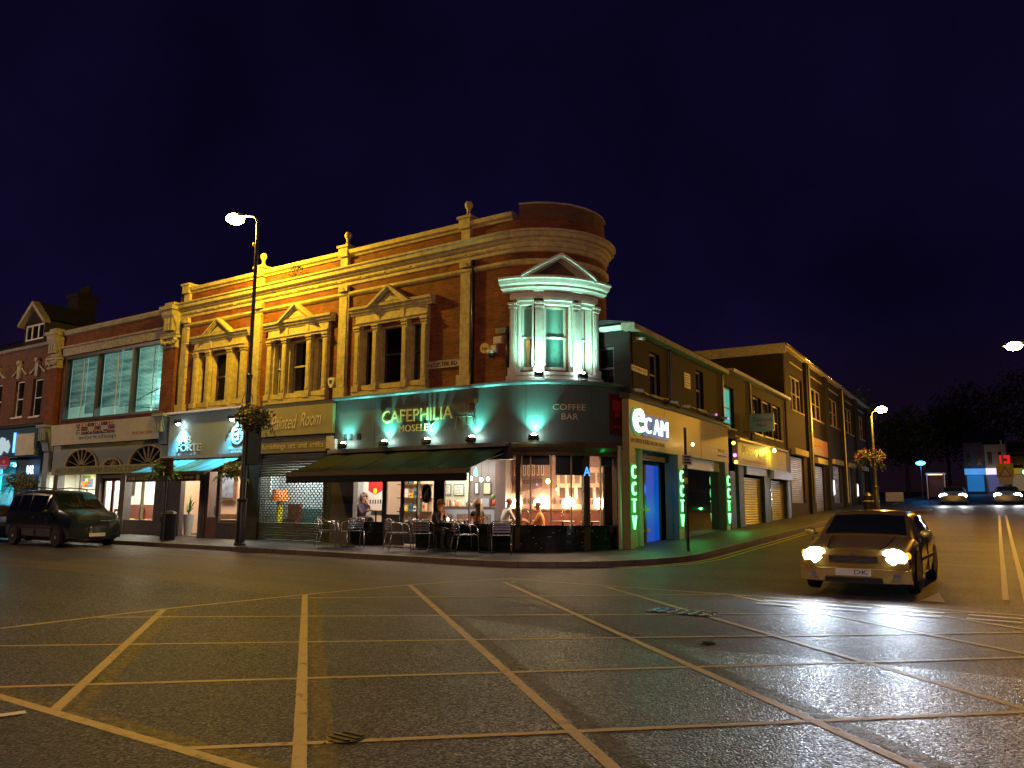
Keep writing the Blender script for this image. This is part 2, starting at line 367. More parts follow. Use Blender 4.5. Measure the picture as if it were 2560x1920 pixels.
M['grey_fab'] = mat('dark_valance', (.05, .045, .04), .7, var=.1)
M['roof'] = mat('dark_slate', (.03, .03, .035), .6, var=.3, scale=6, bump=.3)
M['leaf'] = mat('green_leaf', (.075, .11, .03), .6, var=.4, scale=9)
M['leaf_d'] = mat('dark_leaf', (.035, .055, .018), .7, var=.4, scale=5)
M['pier'] = mat('black_pier', (.012, .011, .011), .9, var=.2)
M['leaf_l'] = mat('bright_green_leaf', (.10, .22, .05), .55, var=.3, scale=9)  # brighter green than the other leaf colours
M['petal'] = mat('pink_petal', (.70, .25, .26), .6, var=.35, scale=14)
M['petal_w'] = mat('pale_petal', (.6, .5, .42), .6, var=.2, scale=14)
M['petal_r'] = mat('red_petal', (.5, .03, .02), .6, var=.2, scale=14)
M['petal_v'] = mat('violet_petal', (.15, .1, .5), .6, var=.2, scale=14)
M['bark'] = mat('bark', (.07, .05, .035), .9, var=.3, scale=12, bump=.6)
M['tyre'] = mat('tyre_rubber', (.015, .015, .015), .7, var=.2)
M['rubber'] = mat('rubber_trim', (.02, .02, .02), .5, var=.1)
M['carglass'] = mat('dark_car_glass', (.008, .012, .015), .04, var=.3, coat=.5)
M['carglass_in'] = glass('car_glass', (.45, .55, .55), .2)
M['plate'] = mat('number_plate', (.65, .65, .6), .4, var=.05)
M['skin'] = mat('skin', (.55, .28, .18), .5, var=.08, scale=10)
M['hair_b'] = mat('dark_brown_hair', (.05, .025, .015), .5, var=.3, scale=40, bump=.4)
M['hair_o'] = mat('auburn_hair', (.30, .10, .03), .5, var=.3, scale=40, bump=.4)
M['hair_l'] = mat('light_brown_hair', (.16, .08, .035), .5, var=.3, scale=40, bump=.4)
M['floor'] = mat('wooden_floor', (.12, .07, .04), .4, var=.25, scale=3)
M['warm_wall'] = mat('warm_beige_wall', (.56, .42, .32), .8, var=.05, scale=2)
M['mauve'] = mat('mauve_grey_wall', (.16, .13, .14), .8, var=.08)
M['white_wall'] = mat('white_wall', (.72, .70, .62), .8, var=.04)
M['tile'] = brick('white_wall_tile', (.68, .70, .60), (.62, .64, .56), (.40, .40, .34), .2, .1, .006, .25, .2, .05)
M['wood'] = mat('brown_wood', (.13, .06, .028), .4, var=.3, scale=8)
M['bench'] = mat('red_brown_bench', (.16, .045, .03), .5, var=.2, scale=4)
M['counter'] = mat('grey_blue_counter', (.22, .26, .36), .5, var=.06)
M['jar'] = mat('mixed_jars', (.5, .25, .1), .4, var=0, c2=(.55, .5, .4), scale=18)
M['orange'] = mat('orange_plastic', (.8, .2, .03), .5, var=.1)
M['yellow'] = mat('yellow_plastic', (.75, .62, .03), .5, var=.1)
M['red'] = mat('red_paint', (.45, .02, .02), .45, var=.1)
M['navy'] = mat('navy_print', (.03, .02, .13), .5, var=.1)
M['brown_p'] = mat('orange_brown_print', (.42, .14, .06), .5, var=.1)
M['teal_p'] = mat('teal_print', (.06, .17, .17), .5, var=.1)
M['street_sign'] = mat('old_street_sign', (.48, .36, .26), .6, var=.25, scale=20, stain=.6)
# ================================================================ ground
M['road_old'] = asphalt('old_worn_tarmac', (.044, .034, .044), (.078, .060, .074), .55, .5, 60, .12)
M['road_new'] = asphalt('dark_coarse_asphalt', (.0110, .0095, .018), (.025, .0210, .037), .42, 1.0, 60, .13)
M['pave'] = brick('paving_slabs', (.040, .043, .056), (.028, .031, .042), (.02, .02, .02), .6, .45, .012, .6, .4, .4)
M['kerb'] = brick('kerb_stones', (.20, .17, .15), (.15, .13, .12), (.05, .05, .05), .9, .5, .012, .7, .4, .5)
M['y_paint'] = paint('yellow_box_paint', (.40, .31, .14), .50, 6)
M['y_ghost'] = paint('faded_yellow_paint', (.085, .062, .035), .30, 16)
M['w_paint'] = paint('white_road_paint', (.60, .58, .52), .85)
M['y_line'] = paint('yellow_kerb_line', (.62, .48, .06), .9)

def sheet(name, ys, x0, x1, dz, mt):
    m = MB()
    for a, b in zip(ys, ys[1:]):
        m.face([(x0,a,gz(a)+dz), (x1,a,gz(a)+dz), (x1,b,gz(b)+dz), (x0,b,gz(b)+dz)], [(x0,a),(x1,a),(x1,b),(x0,b)])
    return put(name, m, mt, kind='structure')
sheet('road', [-90, 14, 130, 500], -260, 260, 0, M['road_old'])
def seam_y(x):
    pts = [(-60, 9.6), (-19.8, 8.9), (-13, 8.95), (-8.8, 8.43), (-5.4, 8.25), (-3.4, 7.93), (-1.6, 8.07), (0, 8.24), (10, 8.3), (40, 8.3)]
    for (a, c), (b, d) in zip(pts, pts[1:]):
        if a <= x <= b: return c+(d-c)*(x-a)/(b-a)+.035*math.sin(x*7.3)+.03*math.sin(x*19+1)
    return 8.3
m = MB(); xs = [-60+i*.25 for i in range(int(100/.25)+1)]
for a, b in zip(xs, xs[1:]): m.face([(a,-60,.004), (b,-60,.004), (b,seam_y(b),.004), (a,seam_y(a),.004)])
put('asphalt_patch', m, M['road_new'], kind='structure')
m = MB()
m.face([(-60, 9.9, .004), (-20.1, 10.0, .004), (-20.4, 12.9, .004), (-60, 13.2, .004)])
put('asphalt_patch', m, M['road_new'], kind='structure')

def strip(m, p, q, wd, dz=.009):
    p, q = Vector(p), Vector(q); d = (q-p).normalized(); nx = Vector((-d.y, d.x))*wd/2; L = (q-p).length
    def z(v): return gz(v.y)+dz
    a, b, c, e = p-nx, q-nx, q+nx, p+nx
    m.face([(a.x,a.y,z(a)), (b.x,b.y,z(b)), (c.x,c.y,z(c)), (e.x,e.y,z(e))], [(0,0),(L,0),(L,1),(0,1)])
BOX = [  # yellow box junction
    ((-9.97, 3.0), (-9.97, 6.6)), ((-9.97, 6.6), (-9.72, 8.9)), ((-9.72, 8.9), (-9.39, 11.0)), ((-9.39, 11.0), (-8.55, 13.1)), ((-8.55, 13.0), (3, 12.75)), ((-10, 3.02), (4, 3.0)),
    ((-9.97, 6.58), (-5.78, 3.02)), ((-9.74, 8.87), (-3.3, 3.02)), ((-9.39, 10.99), (-.8, 3.0)), ((-8.3, 12.4), (1.6, 3.0)), ((-6.4, 12.8), (3, 4.1)), ((-4.1, 12.8), (3, 6.95)), ((-2.0, 12.8), (3, 9.0)),
    ((-9.6, 8.35), (-4.3, 12.85)), ((-9.92, 5.63), (-.75, 12.75)), ((-9.9, 3.06), (1.8, 12.75)), ((-7.0, 3.03), (3.2, 12.4)), ((-4.3, 3.03), (3.3, 10.1)), ((-1.6, 3.03), (3.3, 7.8))]
m = MB()
for i, (p, q) in enumerate(BOX): strip(m, p, q, .095 if i < 13 else .07, .0055+.00012*i)
put('yellow_box_marking', m, M['y_paint'], kind='structure')
m = MB()
for i, (p, q) in enumerate(BOX):
    if i in (5, 6, 7, 8, 9): strip(m, (p[0]+.1, p[1]+.1), (q[0]+.1, q[1]+.1), .16, .0048+.0001*i)
put('faded_box_marking', m, M['y_ghost'], kind='structure')
m = MB()
for k in range(9):                                            # give-way dashes
    for y in (11.95, 12.35):
        x = -3.5+k*.9
        strip(m, (x, y), (x+.62, y-.02), .09, .02)
for x, yy in ((-.42, 14.5), (-.14, 14.3)):
    p = (x, yy)
    for q in ((x-.36, 27), (x-.9, 47)): strip(m, p, q, .10, .012); p = q
m.face([(-1.52, 13.75, .013), (-1.18, 13.75, .013), (-1.36, 14.9, .045)], [(0,.5)]*3)
strip(m, (-40, 9.4), (-24, 9.9), .09, .012)
strip(m, (-6.1, 2.35), (-5.9, 2.9), .1, .012)
strip(m, (-7.6, 2.6), (-7.1, 2.7), .08, .012)
put('white_road_marking', m, M['w_paint'], kind='structure')

# pavement with a rounded corner, kerb stones along its edge
KB = [(-120, 15.0)]+[(-10.8+4*math.sin(t), 19.0-4*math.cos(t)) for t in [i*math.pi/2/16 for i in range(17)]]
KB += [(-7.35, 38), (-7.2, 43), (-6.3, 46), (-4.9, 50), (-4.9, 54), (-7.0, 58), (-8.2, 62), (-9.5, 108)]
m = MB(); P = [(x, y, gz(y)+.12) for x, y in KB]+[(-120, 108, gz(108)+.12)]
m.face(P); put('pavement', m, M['pave'], kind='structure')
m = MB(); d = 0
def nrm(i):
    a = Vector(KB[max(i-1, 0)]); b = Vector(KB[min(i+1, len(KB)-1)]); t = (b-a).normalized(); return Vector((t.y, -t.x))
for i in range(len(KB)-1):
    p, q = Vector(KB[i]), Vector(KB[i+1]); n1, n2 = nrm(i), nrm(i+1); L = (q-p).length
    p2, q2 = p-n1*.14, q-n2*.14
    m.face([(p.x,p.y,gz(p.y)-.02), (q.x,q.y,gz(q.y)-.02), (q.x,q.y,gz(q.y)+.123), (p.x,p.y,gz(p.y)+.123)], [(d,0),(d+L,0),(d+L,.12),(d,.12)])
    m.face([(p.x,p.y,gz(p.y)+.123), (q.x,q.y,gz(q.y)+.123), (q2.x,q2.y,gz(q2.y)+.126), (p2.x,p2.y,gz(p2.y)+.126)], [(d,.12),(d+L,.12),(d+L,.26),(d,.26)]); d += L
put('kerb', m, M['kerb'], kind='structure')
m = MB()
for off in (.28, .50):
    for i in range(9, 20):
        p, q = Vector(KB[i])+nrm(i)*off, Vector(KB[i+1])+nrm(i+1)*off; strip(m, p, q, .08, .012)
put('double_yellow_line', m, M['y_line'], kind='structure')
# manhole covers
def manhole(c, r, label, sq=None):
    t = thing('manhole_cover', label, 'manhole cover', (c[0], c[1], .005))
    FR[0] = Matrix.Translation((c[0], c[1], .006))
    a = MB()
    if sq:
        a.box(-sq[0]/2, sq[0]/2, -sq[1]/2, sq[1]/2, 0, .006)
        b = MB()
        for i in range(6):
            for j in range(3): b.box(-sq[0]/2+.06+i*sq[0]/6.4, -sq[0]/2+.06+i*sq[0]/6.4+.08, -sq[1]/2+.05+j*sq[1]/3.2, -sq[1]/2+.05+j*sq[1]/3.2+.08, .006, .012)
    else:
        a.lathe((0, 0, 0), [(0, 0), (r, 0), (r, .008), (r-.03, .010), (0, .010)], 24)
        b = MB()
        for i in range(-3, 4): b.box(-math.sqrt(max(0, r*r*.7-(i*.06)**2)), math.sqrt(max(0, r*r*.7-(i*.06)**2)), i*.06-.012, i*.06+.012, .010, .016)
    put('cover_plate', a, M['iron'], t); put('raised_tread', b, M['iron'], t); FR[0] = I4
M['iron'] = mat('worn_cast_iron', (.05, .045, .04), .35, metal=.7, var=.3, scale=20)
manhole((-3.66, 3.72), .12, 'round iron manhole cover at a crossing of the yellow box lines in the foreground')
manhole((-4.02, 10.45), .3, 'rectangular studded drain cover in the road towards the parked gold car', (.95, .5))
manhole((-2.95, 8.3), .08, 'small iron cover on the seam between old and new asphalt')

# ================================================================ corner terrace
FR[0] = FA
T = thing('brick_terrace_building', 'two storey red brick corner terrace with cream stone trim and shops below', 'building', (-18, 0, .23))
WX = (-24.27, -20.12, -15.96)
# openings: three lights per window
holes = []
for xc in WX: holes += [(xc-1.24, xc-.74, 5.05, 6.83), (xc-.46, xc+.46, 5.05, 6.83), (xc+.74, xc+1.24, 5.05, 6.83)]
th0 = math.pi/4
def ub(deg): return -11.9+2.0*(th0+math.radians(deg))
bh = [(ub(-29), ub(-18.5), 5.05, 6.85), (ub(-9.5), ub(9.5), 5.05, 6.85), (ub(18.5), ub(29), 5.05, 6.85)]
UEND = -11.9+2.0*math.radians(118)
m = MB(); m.wall(-26.9, UEND, 4.60, 8.5, holes+bh, SU, .32)
put('wall', m, M['brick'], T)
m = MB(); m.wall(-26.9, UEND, 8.5, 9.36, [], ARC(-11.9, 2.0, .0), .32)
m.T = None; put('parapet_wall', m, M['brick'], T)
m = MB(); SP_ = ARC(-11.9, 1.96, .0)
m.ribbon(-11.4, UEND-.15, [(-.25, 9.30), (.0, 9.30), (.0, 9.80), (-.25, 9.80)], lambda u, o, z: SU(u, o-.03, z), n=7)
put('corner_parapet', m, M['brick_dark'], T)
m = MB(); m.ribbon(-11.4, UEND-.15, [(-.28, 9.80), (.05, 9.80), (.05, 9.85), (-.28, 9.86)], lambda u, o, z: SU(u, o-.03, z), n=7)
put('corner_capping', m, M['stone_d'], T)
# roof behind the parapet and the rear walls that close the block
m = MB(); m.face([(-26.9, .3, 8.95), (-11.9, .3, 8.95), (-10.5, 1.5, 8.95), (-10.4, 2.8, 8.95), (-14.7, 8.9, 8.95), (-26.9, 8.9, 8.95)])
put('roof', m, M['roof'], T)
m = MB(); m.box(-27.0, -26.9, .0, 9, 4.6, 9.34); put('side_wall', m, M['brick_dark'], T)
m = MB(); m.face([(-10.18, 2.88, 4.6), (-14.5, 9, 4.6), (-14.5, 9, 9.3), (-10.18, 2.88, 9.3)]); put('rear_wall', m, M['brick_dark'], T)
m = MB(); m.box(-26.9, -11, 3.2, 3.3, 4.7, 8.9); put('inner_wall', m, M['mauve'], T)
CORN = [(0, 8.40), (.04, 8.42), (.04, 8.52), (.08, 8.54), (.09, 8.66), (.15, 8.70), (.17, 8.76), (.25, 8.79), (.26, 8.90), (.31, 8.93), (.31, 8.98), (.05, 9.05), (0, 9.05)]
m = MB(); m.ribbon(-27.05, UEND, CORN, SU); put('cornice', m, M['stone'], T)
m = MB()
x = -26.6
while x < -12.2: m.blk(x, x+.85, .06, .105, 8.57, 8.63, SU); x += 1.05
put('cornice_block', m, M['stone'], T)
m = MB(); m.ribbon(-26.6, UEND, [(0, 8.03), (.05, 8.05), (.09, 8.10), (.09, 8.17), (.02, 8.20), (0, 8.20)], SU); put('string_course', m, M['stone'], T)
m = MB(); m.ribbon(-26.5, -11.55, [(-.34, 9.35), (.05, 9.35), (.08, 9.40), (.16, 9.44), (.18, 9.56), (.05, 9.62), (-.34, 9.62)], SU); put('coping', m, M['stone'], T)
for i, px in enumerate((-26.46, -22.23, -18.05, -13.13)):
    m = MB(); z = 5.08; k = 0
    m.blk(px-.24, px+.24, 0, .16, 4.70, 5.06, SU)
    while z < 7.75:
        m.blk(px-.17, px+.17, 0, .105, z, z+.455, SU); z += .475; k += 1
    m.blk(px-.17, px+.17, 0, .105, z, 8.03, SU); m.blk(px-.20, px+.20, 0, .14, 8.20, 8.40, SU)
    m.blk(px-.155, px+.155, .098, .10, 5.08, 8.03, SU)
    m.blk(px-.155, px+.155, 0, .12, 9.05, 9.36, SU)
    m.plate([(px-.10, 8.20), (px+.10, 8.20), (px, 8.34)], .14, .17, SU)
    put('pilaster', m, M['stone'], T)
    m = MB(); m.box(px-.2, px+.2, -.2, .3, 9.36, 9.66); m.box(px-.25, px+.25, -.24, .34, 9.66, 9.74)
    f = put('pier_cap', m, M['stone'], T)
    if i:
        m = MB(); m.lathe((px, .02, 9.74), [(.15, 0), (.13, .06), (.07, .12), (.045, .2), (.07, .23), (.045, .26), (.09, .30), (.12, .37), (.12, .43), (.08, .50), (.0, .53)], 16)
        put('ball_finial', m, M['stone'], f, smooth=True)
# first-floor windows
for wi, xc in enumerate(WX):
    m = MB(); B_ = m.blk
    B_(xc-1.50, xc+1.50, 0, .18, 4.72, 4.86); 
    for cx in (-1.36, -.60, .60, 1.36):
        B_(xc+cx-.135, xc+cx+.135, 0, .20, 4.86, 5.04)                # base
        B_(xc+cx-.10, xc+cx+.10, 0, .15, 5.04, 6.80)                  # shaft
        B_(xc+cx-.06, xc+cx+.06, .15, .165, 5.14, 6.70)
        B_(xc+cx-.125, xc+cx+.125, 0, .175, 6.80, 6.85); B_(xc+cx-.14, xc+cx+.14, 0, .20, 6.88, 6.94); B_(xc+cx-.11, xc+cx+.11, 0, .16, 6.85, 6.88)
    for a, b in ((-1.23, -.75), (-.47, .47), (.75, 1.23)): B_(xc+a, xc+b, -.22, .10, 4.90, 5.05)     # sills
    m.ribbon(xc-1.47, xc+1.47, [(0, 6.94), (.15, 6.94), (.15, 7.00), (.18, 7.02), (.18, 7.05), (.13, 7.06), (.13, 7.30), (0, 7.30)])
    for a in (-.5, .5): B_(xc+a-.07, xc+a+.07, .13, .15, 7.06, 7.30)
    for a, b in ((-1.24, -.74), (-.46, .46), (.74, 1.24)):
        B_(xc+a-.02, xc+a+.03, -.15, .02, 5.05, 6.83); B_(xc+b-.03, xc+b+.02, -.15, .02, 5.05, 6.83); B_(xc+a, xc+b, -.15, .02, 6.79, 6.83)
    put('window_surround', m, M['stone'], T)
    m = MB(); m.ribbon(xc-1.66, xc+1.66, [(0, 7.30), (.15, 7.30), (.17, 7.36), (.20, 7.39), (.21, 7.46), (.25, 7.48), (.26, 7.56), (.10, 7.60), (0, 7.60)])
    h = put('window_cornice', m, M['stone'], T)
    m = MB(); pw, ph = .90, .54; zb = 7.47
    for s in (-1, 1):
        for (o, a, b) in ((.33, 0, .06), (.29, .06, .11), (.25, .11, .15)):
            k = 1.14
            q = [(xc+s*(pw-a*1.9), zb), (xc+s*(pw-b*1.9), zb), (xc, zb+ph-b*k+.08), (xc, zb+ph-a*k+.08)]
            m.plate(q if s > 0 else q[::-1], .05, o)
    m.plate([(xc-.60, zb), (xc+.60, zb), (xc, zb+.40)], .05, .20)
    m.plate([(xc-.36, zb+.12), (xc+.36, zb+.12), (xc, zb+.33)], .2, .235)
    put('pediment', m, M['stone'], h)
    for (a, b) in ((-1.24, -.74), (-.46, .46), (.74, 1.24)):
        x0, x1 = xc+a, xc+b
        m = MB(); m.wall(x0, x1, 5.05, 6.83, [(x0+.06, x1-.06, 5.16, 5.96), (x0+.06, x1-.06, 6.02, 6.77)], lambda u, o, z: (u, .20-o, z), .05)
        m.blk(x0+.01, x1-.01, -.20, -.165, 5.955, 6.005)
        s_ = put('sash', m, M['frame_dark'] if wi != 1 else M['stone_d'], T)
        m = MB(); m.face([(x0, .225, 5.06), (x1, .225, 5.06), (x1, .225, 6.82), (x0, .225, 6.82)]); put('pane', m, M['pane_g'], s_)
        if (wi, a) in ((1, -.46), (1, .74), (0, -1.24), (2, .74), (2, -.46)):
            m = MB(); w0 = x0 if (wi+int(a*10)) % 2 else x1-.3; q_ = 6
            for j in range(q_): m.face([(w0+.05*j, .30+.02*(j % 2), 5.06), (w0+.05*(j+1), .30+.02*((j+1) % 2), 5.06), (w0+.05*(j+1), .30+.02*((j+1) % 2), 6.82), (w0+.05*j, .30+.02*(j % 2), 6.82)])
            put('curtain', m, M['curtain'], s_)
m = MB(); m.box(-25.8, -14.4, 1.6, 1.65, 4.7, 7.6); put('inner_wall', m, M['wood'], T)
lw = thing('window_lamp', 'small warm lamp glowing behind the left first floor window', 'lamp', (-24.3, .7, 5.1)); put('lamp_shade', MB().lathe((-24.15, .75, 5.78), [(.10, 0), (.06, .14)], 12), emit('shade_glow', (1, .6, .12), 3), lw); put('lamp_stand', MB().cyl((-24.15, .75, 5.0), (-24.15, .75, 5.78), .02), M['black'], lw); light(lw, 'POINT', (-24.15, .6, 5.8), 4, (1, .6, .15), .05)
wp = thing('window_plant', 'leafy plant on the sill of the left first floor window', 'plant', (-24.4, .45, 5.06)); put('pot', MB().lathe((-24.35, .5, 5.06), [(.07, 0), (.09, .14)], 10), M['bark'], wp)
m = MB(); random.seed(6)
for i in range(60): p = Vector((-24.35+random.gauss(0, .09), .5+random.gauss(0, .06), 5.3+random.uniform(-.08, .22))); a_ = random.uniform(0, 6.3); e_ = Vector((math.cos(a_), 0, math.sin(a_)))*.05; m.face([p-e_, p+Vector((e_.z, .01, -e_.x))*.4, p+e_, p-Vector((e_.z, .01, -e_.x))*.4])
put('leaves', m, M['leaf'], wp)
# corner bay window
m = MB(); UB = lambda a, b, o0, o1, z0, z1: m.blk(ub(a), ub(b), o0, o1, z0, z1, SU)
UB(-37, 37, 0, .30, 4.72, 4.86); UB(-10.5, 10.5, 0, .36, 4.86, 4.95); UB(-30, -17.5, 0, .34, 4.86, 4.94); UB(17.5, 30, 0, .34, 4.86, 4.94)
for a, b in ((-36.5, -30), (-17.5, -10.5), (10.5, 17.5), (30, 36.5)):
    UB(a, b, 0, .24, 4.86, 5.10); UB(a+.8, b-.8, 0, .19, 5.10, 6.76)
    UB(a+2, b-2, .19, .21, 5.2, 6.68)
    UB(a+.2, b-.2, 0, .22, 6.76, 6.80); UB(a-.2, b+.2, 0, .25, 6.86, 6.92); UB(a+.6, b-.6, 0, .2, 6.80, 6.86)
for a, b in ((-30, -18), (-11, 11), (18, 30)):
    UB(a, a+1.2, -.1, .14, 4.95, 6.85); UB(b-1.2, b, -.1, .14, 4.95, 6.85); UB(a, b, 0, .26, 6.94, 7.02); UB(a, b, 0, .16, 6.85, 6.94)
put('bay_surround', m, M['stone_lit'], T)
m = MB(); UB(-36, 36, 0, .16, 7.02, 7.20); put('bay_frieze', m, M['stone_lit'], T)
m = MB(); m.ribbon(ub(-41), ub(41), [(0, 7.20), (.22, 7.20), (.27, 7.27), (.34, 7.30), (.34, 7.36), (.42, 7.40), (.46, 7.50), (.5, 7.52), (.5, 7.58), (.1, 7.64), (0, 7.64)], SU, n=22)
h = put('bay_cornice', m, M['stone_lit'], T)
def mapped(m, pts, o0, o1, S, n=10):       # triangle/strip over curved wall: subdivide along u
    pass
m = MB(); W_ = 25; H_ = .60
for s in (-1, 1):
    N_ = 9
    for i in range(N_):
        f0, f1 = i/N_, (i+1)/N_
        def P_(f): return ub(s*W_*(1-f)), 7.56+H_*f
        for (o, dz0, dz1) in ((.56, -.02, .05), (.49, -.09, -.02)):
            (ua, za), (uc, zc) = P_(f0), P_(f1)
            pts = [(ua, za+dz0), (uc, zc+dz0), (uc, zc+dz1), (ua, za+dz1)]
            m.plate(pts if s < 0 else pts[::-1], 0, o, SU)
put('bay_pediment_moulding', m, M['stone_lit'], h)
m = MB()
for i in range(16):
    a, b = -W_+W_*2*i/16, -W_+W_*2*(i+1)/16
    za, zb_ = [7.56+H_*(1-abs(q)/W_)-.08 for q in (a, b)]
    za, zb_ = max(za, 7.56), max(zb_, 7.56)
    m.plate([(ub(a), 7.55), (ub(b), 7.55), (ub(b), zb_+.001), (ub(a), za+.001)], 0, .12, SU)
put('bay_tympanum', m, M['brick_dark'], h)
for i, (a, b) in enumerate(((-29, -18.5), (-9.5, 9.5), (18.5, 29))):
    u0_, u1_ = ub(a), ub(b); fm = .055
    SS = lambda u, o, z: SU(u, o-.16, z)
    m = MB(); m.wall(u0_, u1_, 5.05, 6.85, [(u0_+fm, u1_-fm, 5.16, 5.95), (u0_+fm, u1_-fm, 6.00, 6.80)], SS, .05)
    m.blk(u0_, u1_, 0, .03, 5.945, 6.0, SS)
    s_ = put('bay_sash', m, M['white'], T)
    m = MB(); m.ribbon(u0_, u1_, [(-.03, 5.06), (-.03, 5.99)], SS, caps=False); put('pane', m, M['pane_lit'] if 1 else 0, s_)
    m = MB(); m.ribbon(u0_, u1_, [(-.03, 5.99), (-.03, 6.84)], SS, caps=False); put('pane', m, M['blind_pale'], s_)
m = MB(); SSc = lambda u, o, z: SU(u, o-.16, z)
put('wall_pipe', MB().tube([(-12.93+.05, -.06, z) for z in (4.75, 8.4)], .045, 8), M['black'], T, smooth=True)
put('wall_pipe', MB().tube([SU(ub(-39), .06, z) for z in (4.8, 6.3)], .045, 8), M['black'], T, smooth=True)
put('wall_pipe', MB().tube([(-26.72, -.07, z) for z in (3.0, 8.35)], .05, 8), M['black'], T, smooth=True)
put('wall_pipe', MB().tube([(-17.84, -.05, z) for z in (4.8, 8.35)], .035, 8), M['stone_d'], T, smooth=True)
# shop fascia of the cafe, wrapped round the corner
FEND = -7.88
m = MB(); m.blk(-17.95, FEND, -.3, 0, 3.06, 4.60, SF); fas = put('cafe_fascia', m, M['fascia'], T)
m = MB(); m.ribbon(-18.0, FEND, [(-.3, 4.60), (.04, 4.60), (.12, 4.64), (.14, 4.69), (.0, 4.73), (-.34, 4.80)], SF); put('lead_flashing', m, M['metal'], T)
m = MB()
for x in (-16.3, -14.45, -12.65, -11.0, -9.2): m.blk(x, x+.008, 0, .003, 3.06, 4.60, SF)
put('panel_joint', m, M['dark'], fas)
text('shop_lettering', 'CAFEPHILIA', -15.96, -13.31, 3.79, 4.16, .03, M['gold'], fas, d=.04, S=SF)
text('shop_lettering', 'MOSELEY', -15.29, -14.0, 3.50, 3.70, .03, M['gold'], fas, d=.03, S=SF, spacing=1.1)
text('shop_lettering', 'COFFEE', -10.28, -9.39, 3.91, 4.07, .02, M['pale_gold'], fas, d=.02, S=SF)
text('shop_lettering', 'BAR', -10.05, -9.6, 3.66, 3.82, .02, M['pale_gold'], fas, d=.02, S=SF)
m = MB()                                                       # little unlit marks behind the left floodlight
for x in (-17.55, -17.35, -17.0): m = MB(); m.blk(x, x+.13, 0, .02, 3.34, 3.52, SF); put('small_plaque', m, M['black'], fas)
# lower cornice and shutter box over the corner window
m = MB(); m.ribbon(-11.35, FEND, [(0, 3.06), (.10, 3.06), (.16, 3.0), (.20, 2.92), (.14, 2.84), (.08, 2.80), (.08, 2.70), (-.3, 2.70)], SF, n=24)
put('shopfront_cornice', m, mat('lacquered_brown_trim', (.10, .075, .04), .18, var=.2), T)
m = MB(); m.blk(-18.0, -11.35, -.35, 0, 2.62, 3.06, SF); put('awning_box', m, M['dark'], T)
# stall riser
m = MB()
for a, b in ((-17.15, -15.86), (-14.6, -13.9), (-13.9, FEND)): m.blk(a, b, -.12, 0, .16, .86, SF)
put('stall_riser', m, M['riser'], T)
m = MB()
for a, b in ((-17.15, -15.86), (-14.6, FEND)): m.blk(a, b, -.14, .05, .86, .90, SF)
put('window_sill', m, M['riser'], T)
m = MB()
random.seed(3)
for k in range(26):
    u = random.uniform(-11.6, -8.3); z = random.uniform(.3, .8); m.blk(u, u+.05, 0, .004, z, z+.015, SF)
put('riser_glint', m, M['metal'], T)  # metal flecks standing for traffic glints on the glossy tiles
# shopfront frames
m = MB()
for u, wd in ((-17.12, .07), (-15.88, .07), (-14.58, .05), (-13.93, .10), (-13.66, .05)): m.blk(u-wd/2, u+wd/2, -.10, 0, .9, 2.64, SF)
for u in (-12.75,): m.blk(u-.015, u+.015, -.06, 0, .9, 2.70, SF)
put('window_frame', m, M['grey_wood'], T)
m = MB()
for u in (-10.87, -10.33, -9.79, -8.93): m.blk(u-.015, u+.015, -.06, 0, .9, 2.70, SF)
put('window_frame', m, M['stone'], T)
bz_ = mat('dark_bronze_column', (.07, .05, .035), .25, var=.2)
for u, wd in ((-11.2, .13), (-9.37, .17), (-8.15, .50)): m = MB(); m.blk(u-wd/2, u+wd/2, -.14, .03, .16, 2.72, SF); put('window_column', m, bz_, T)
for a, b, zt in ((-15.1, -13.95, 2.62), (-13.63, -8.4, 2.70), (-17.08, -15.92, 2.62)): m = MB(); m.ribbon(a, b, [(-.05, .92), (-.05, zt)], SF, caps=False); put('shop_window', m, M['glass'], T)
put('roller_blind', MB().blk(-11.12, -10.36, -.12, -.10, 2.46, 2.72, SF), M['dark'], T); put('roller_blind', MB().blk(-8.9, -8.42, -.12, -.10, 2.46, 2.72, SF), M['dark'], T)
put('hanging_screen', MB().blk(-10.2, -9.42, -.14, -.10, 2.2, 2.72, SF), M['black'], T)
text('neon_lettering', 'A', -9.46, -9.28, 2.18, 2.42, .03, emit('blue_neon_letter', (.05, .25, 1), 3), T, d=.01, S=SF)
m = MB(); m.blk(-18.05, -17.15, -.25, 0, .18, 3.0, SF); put('shopfront_pier', m, M['grey_wood'], T)
m = MB(); m.wall(-15.84, -15.08, .25, 2.5, [(-15.74, -15.2, 1.12, 2.4)], SF, .05); m.blk(-15.72, -15.2, .0, .012, .40, .98, SF); d_ = put('cafe_door', m, M['grey_wood'], T)
put('door_handle', MB().tube([SF(-15.17, .05, z) for z in (.95, 1.3)], .015), M['steel'], d_)
m = MB(); m.blk(-15.9, -14.6, -.1, .35, .16, .22, SF); put('door_step', m, M['stone_d'], T)
m = MB(); m.blk(-15.05, -14.62, -.02, 0, .3, .92, SF); m.blk(-13.93, -13.6, -.06, 0, .9, 2.64, SF); put('panel', m, M['grey_wood'], T)
m = MB(); m.blk(-14.47, -14.05, .0, .003, 1.50, 2.0, SF)
text('window_lettering', 'INDEPENDENT COFFEE BAR', -14.55, -12.1, .97, 1.10, -.03, M['orange'], T, d=.004, S=SF)
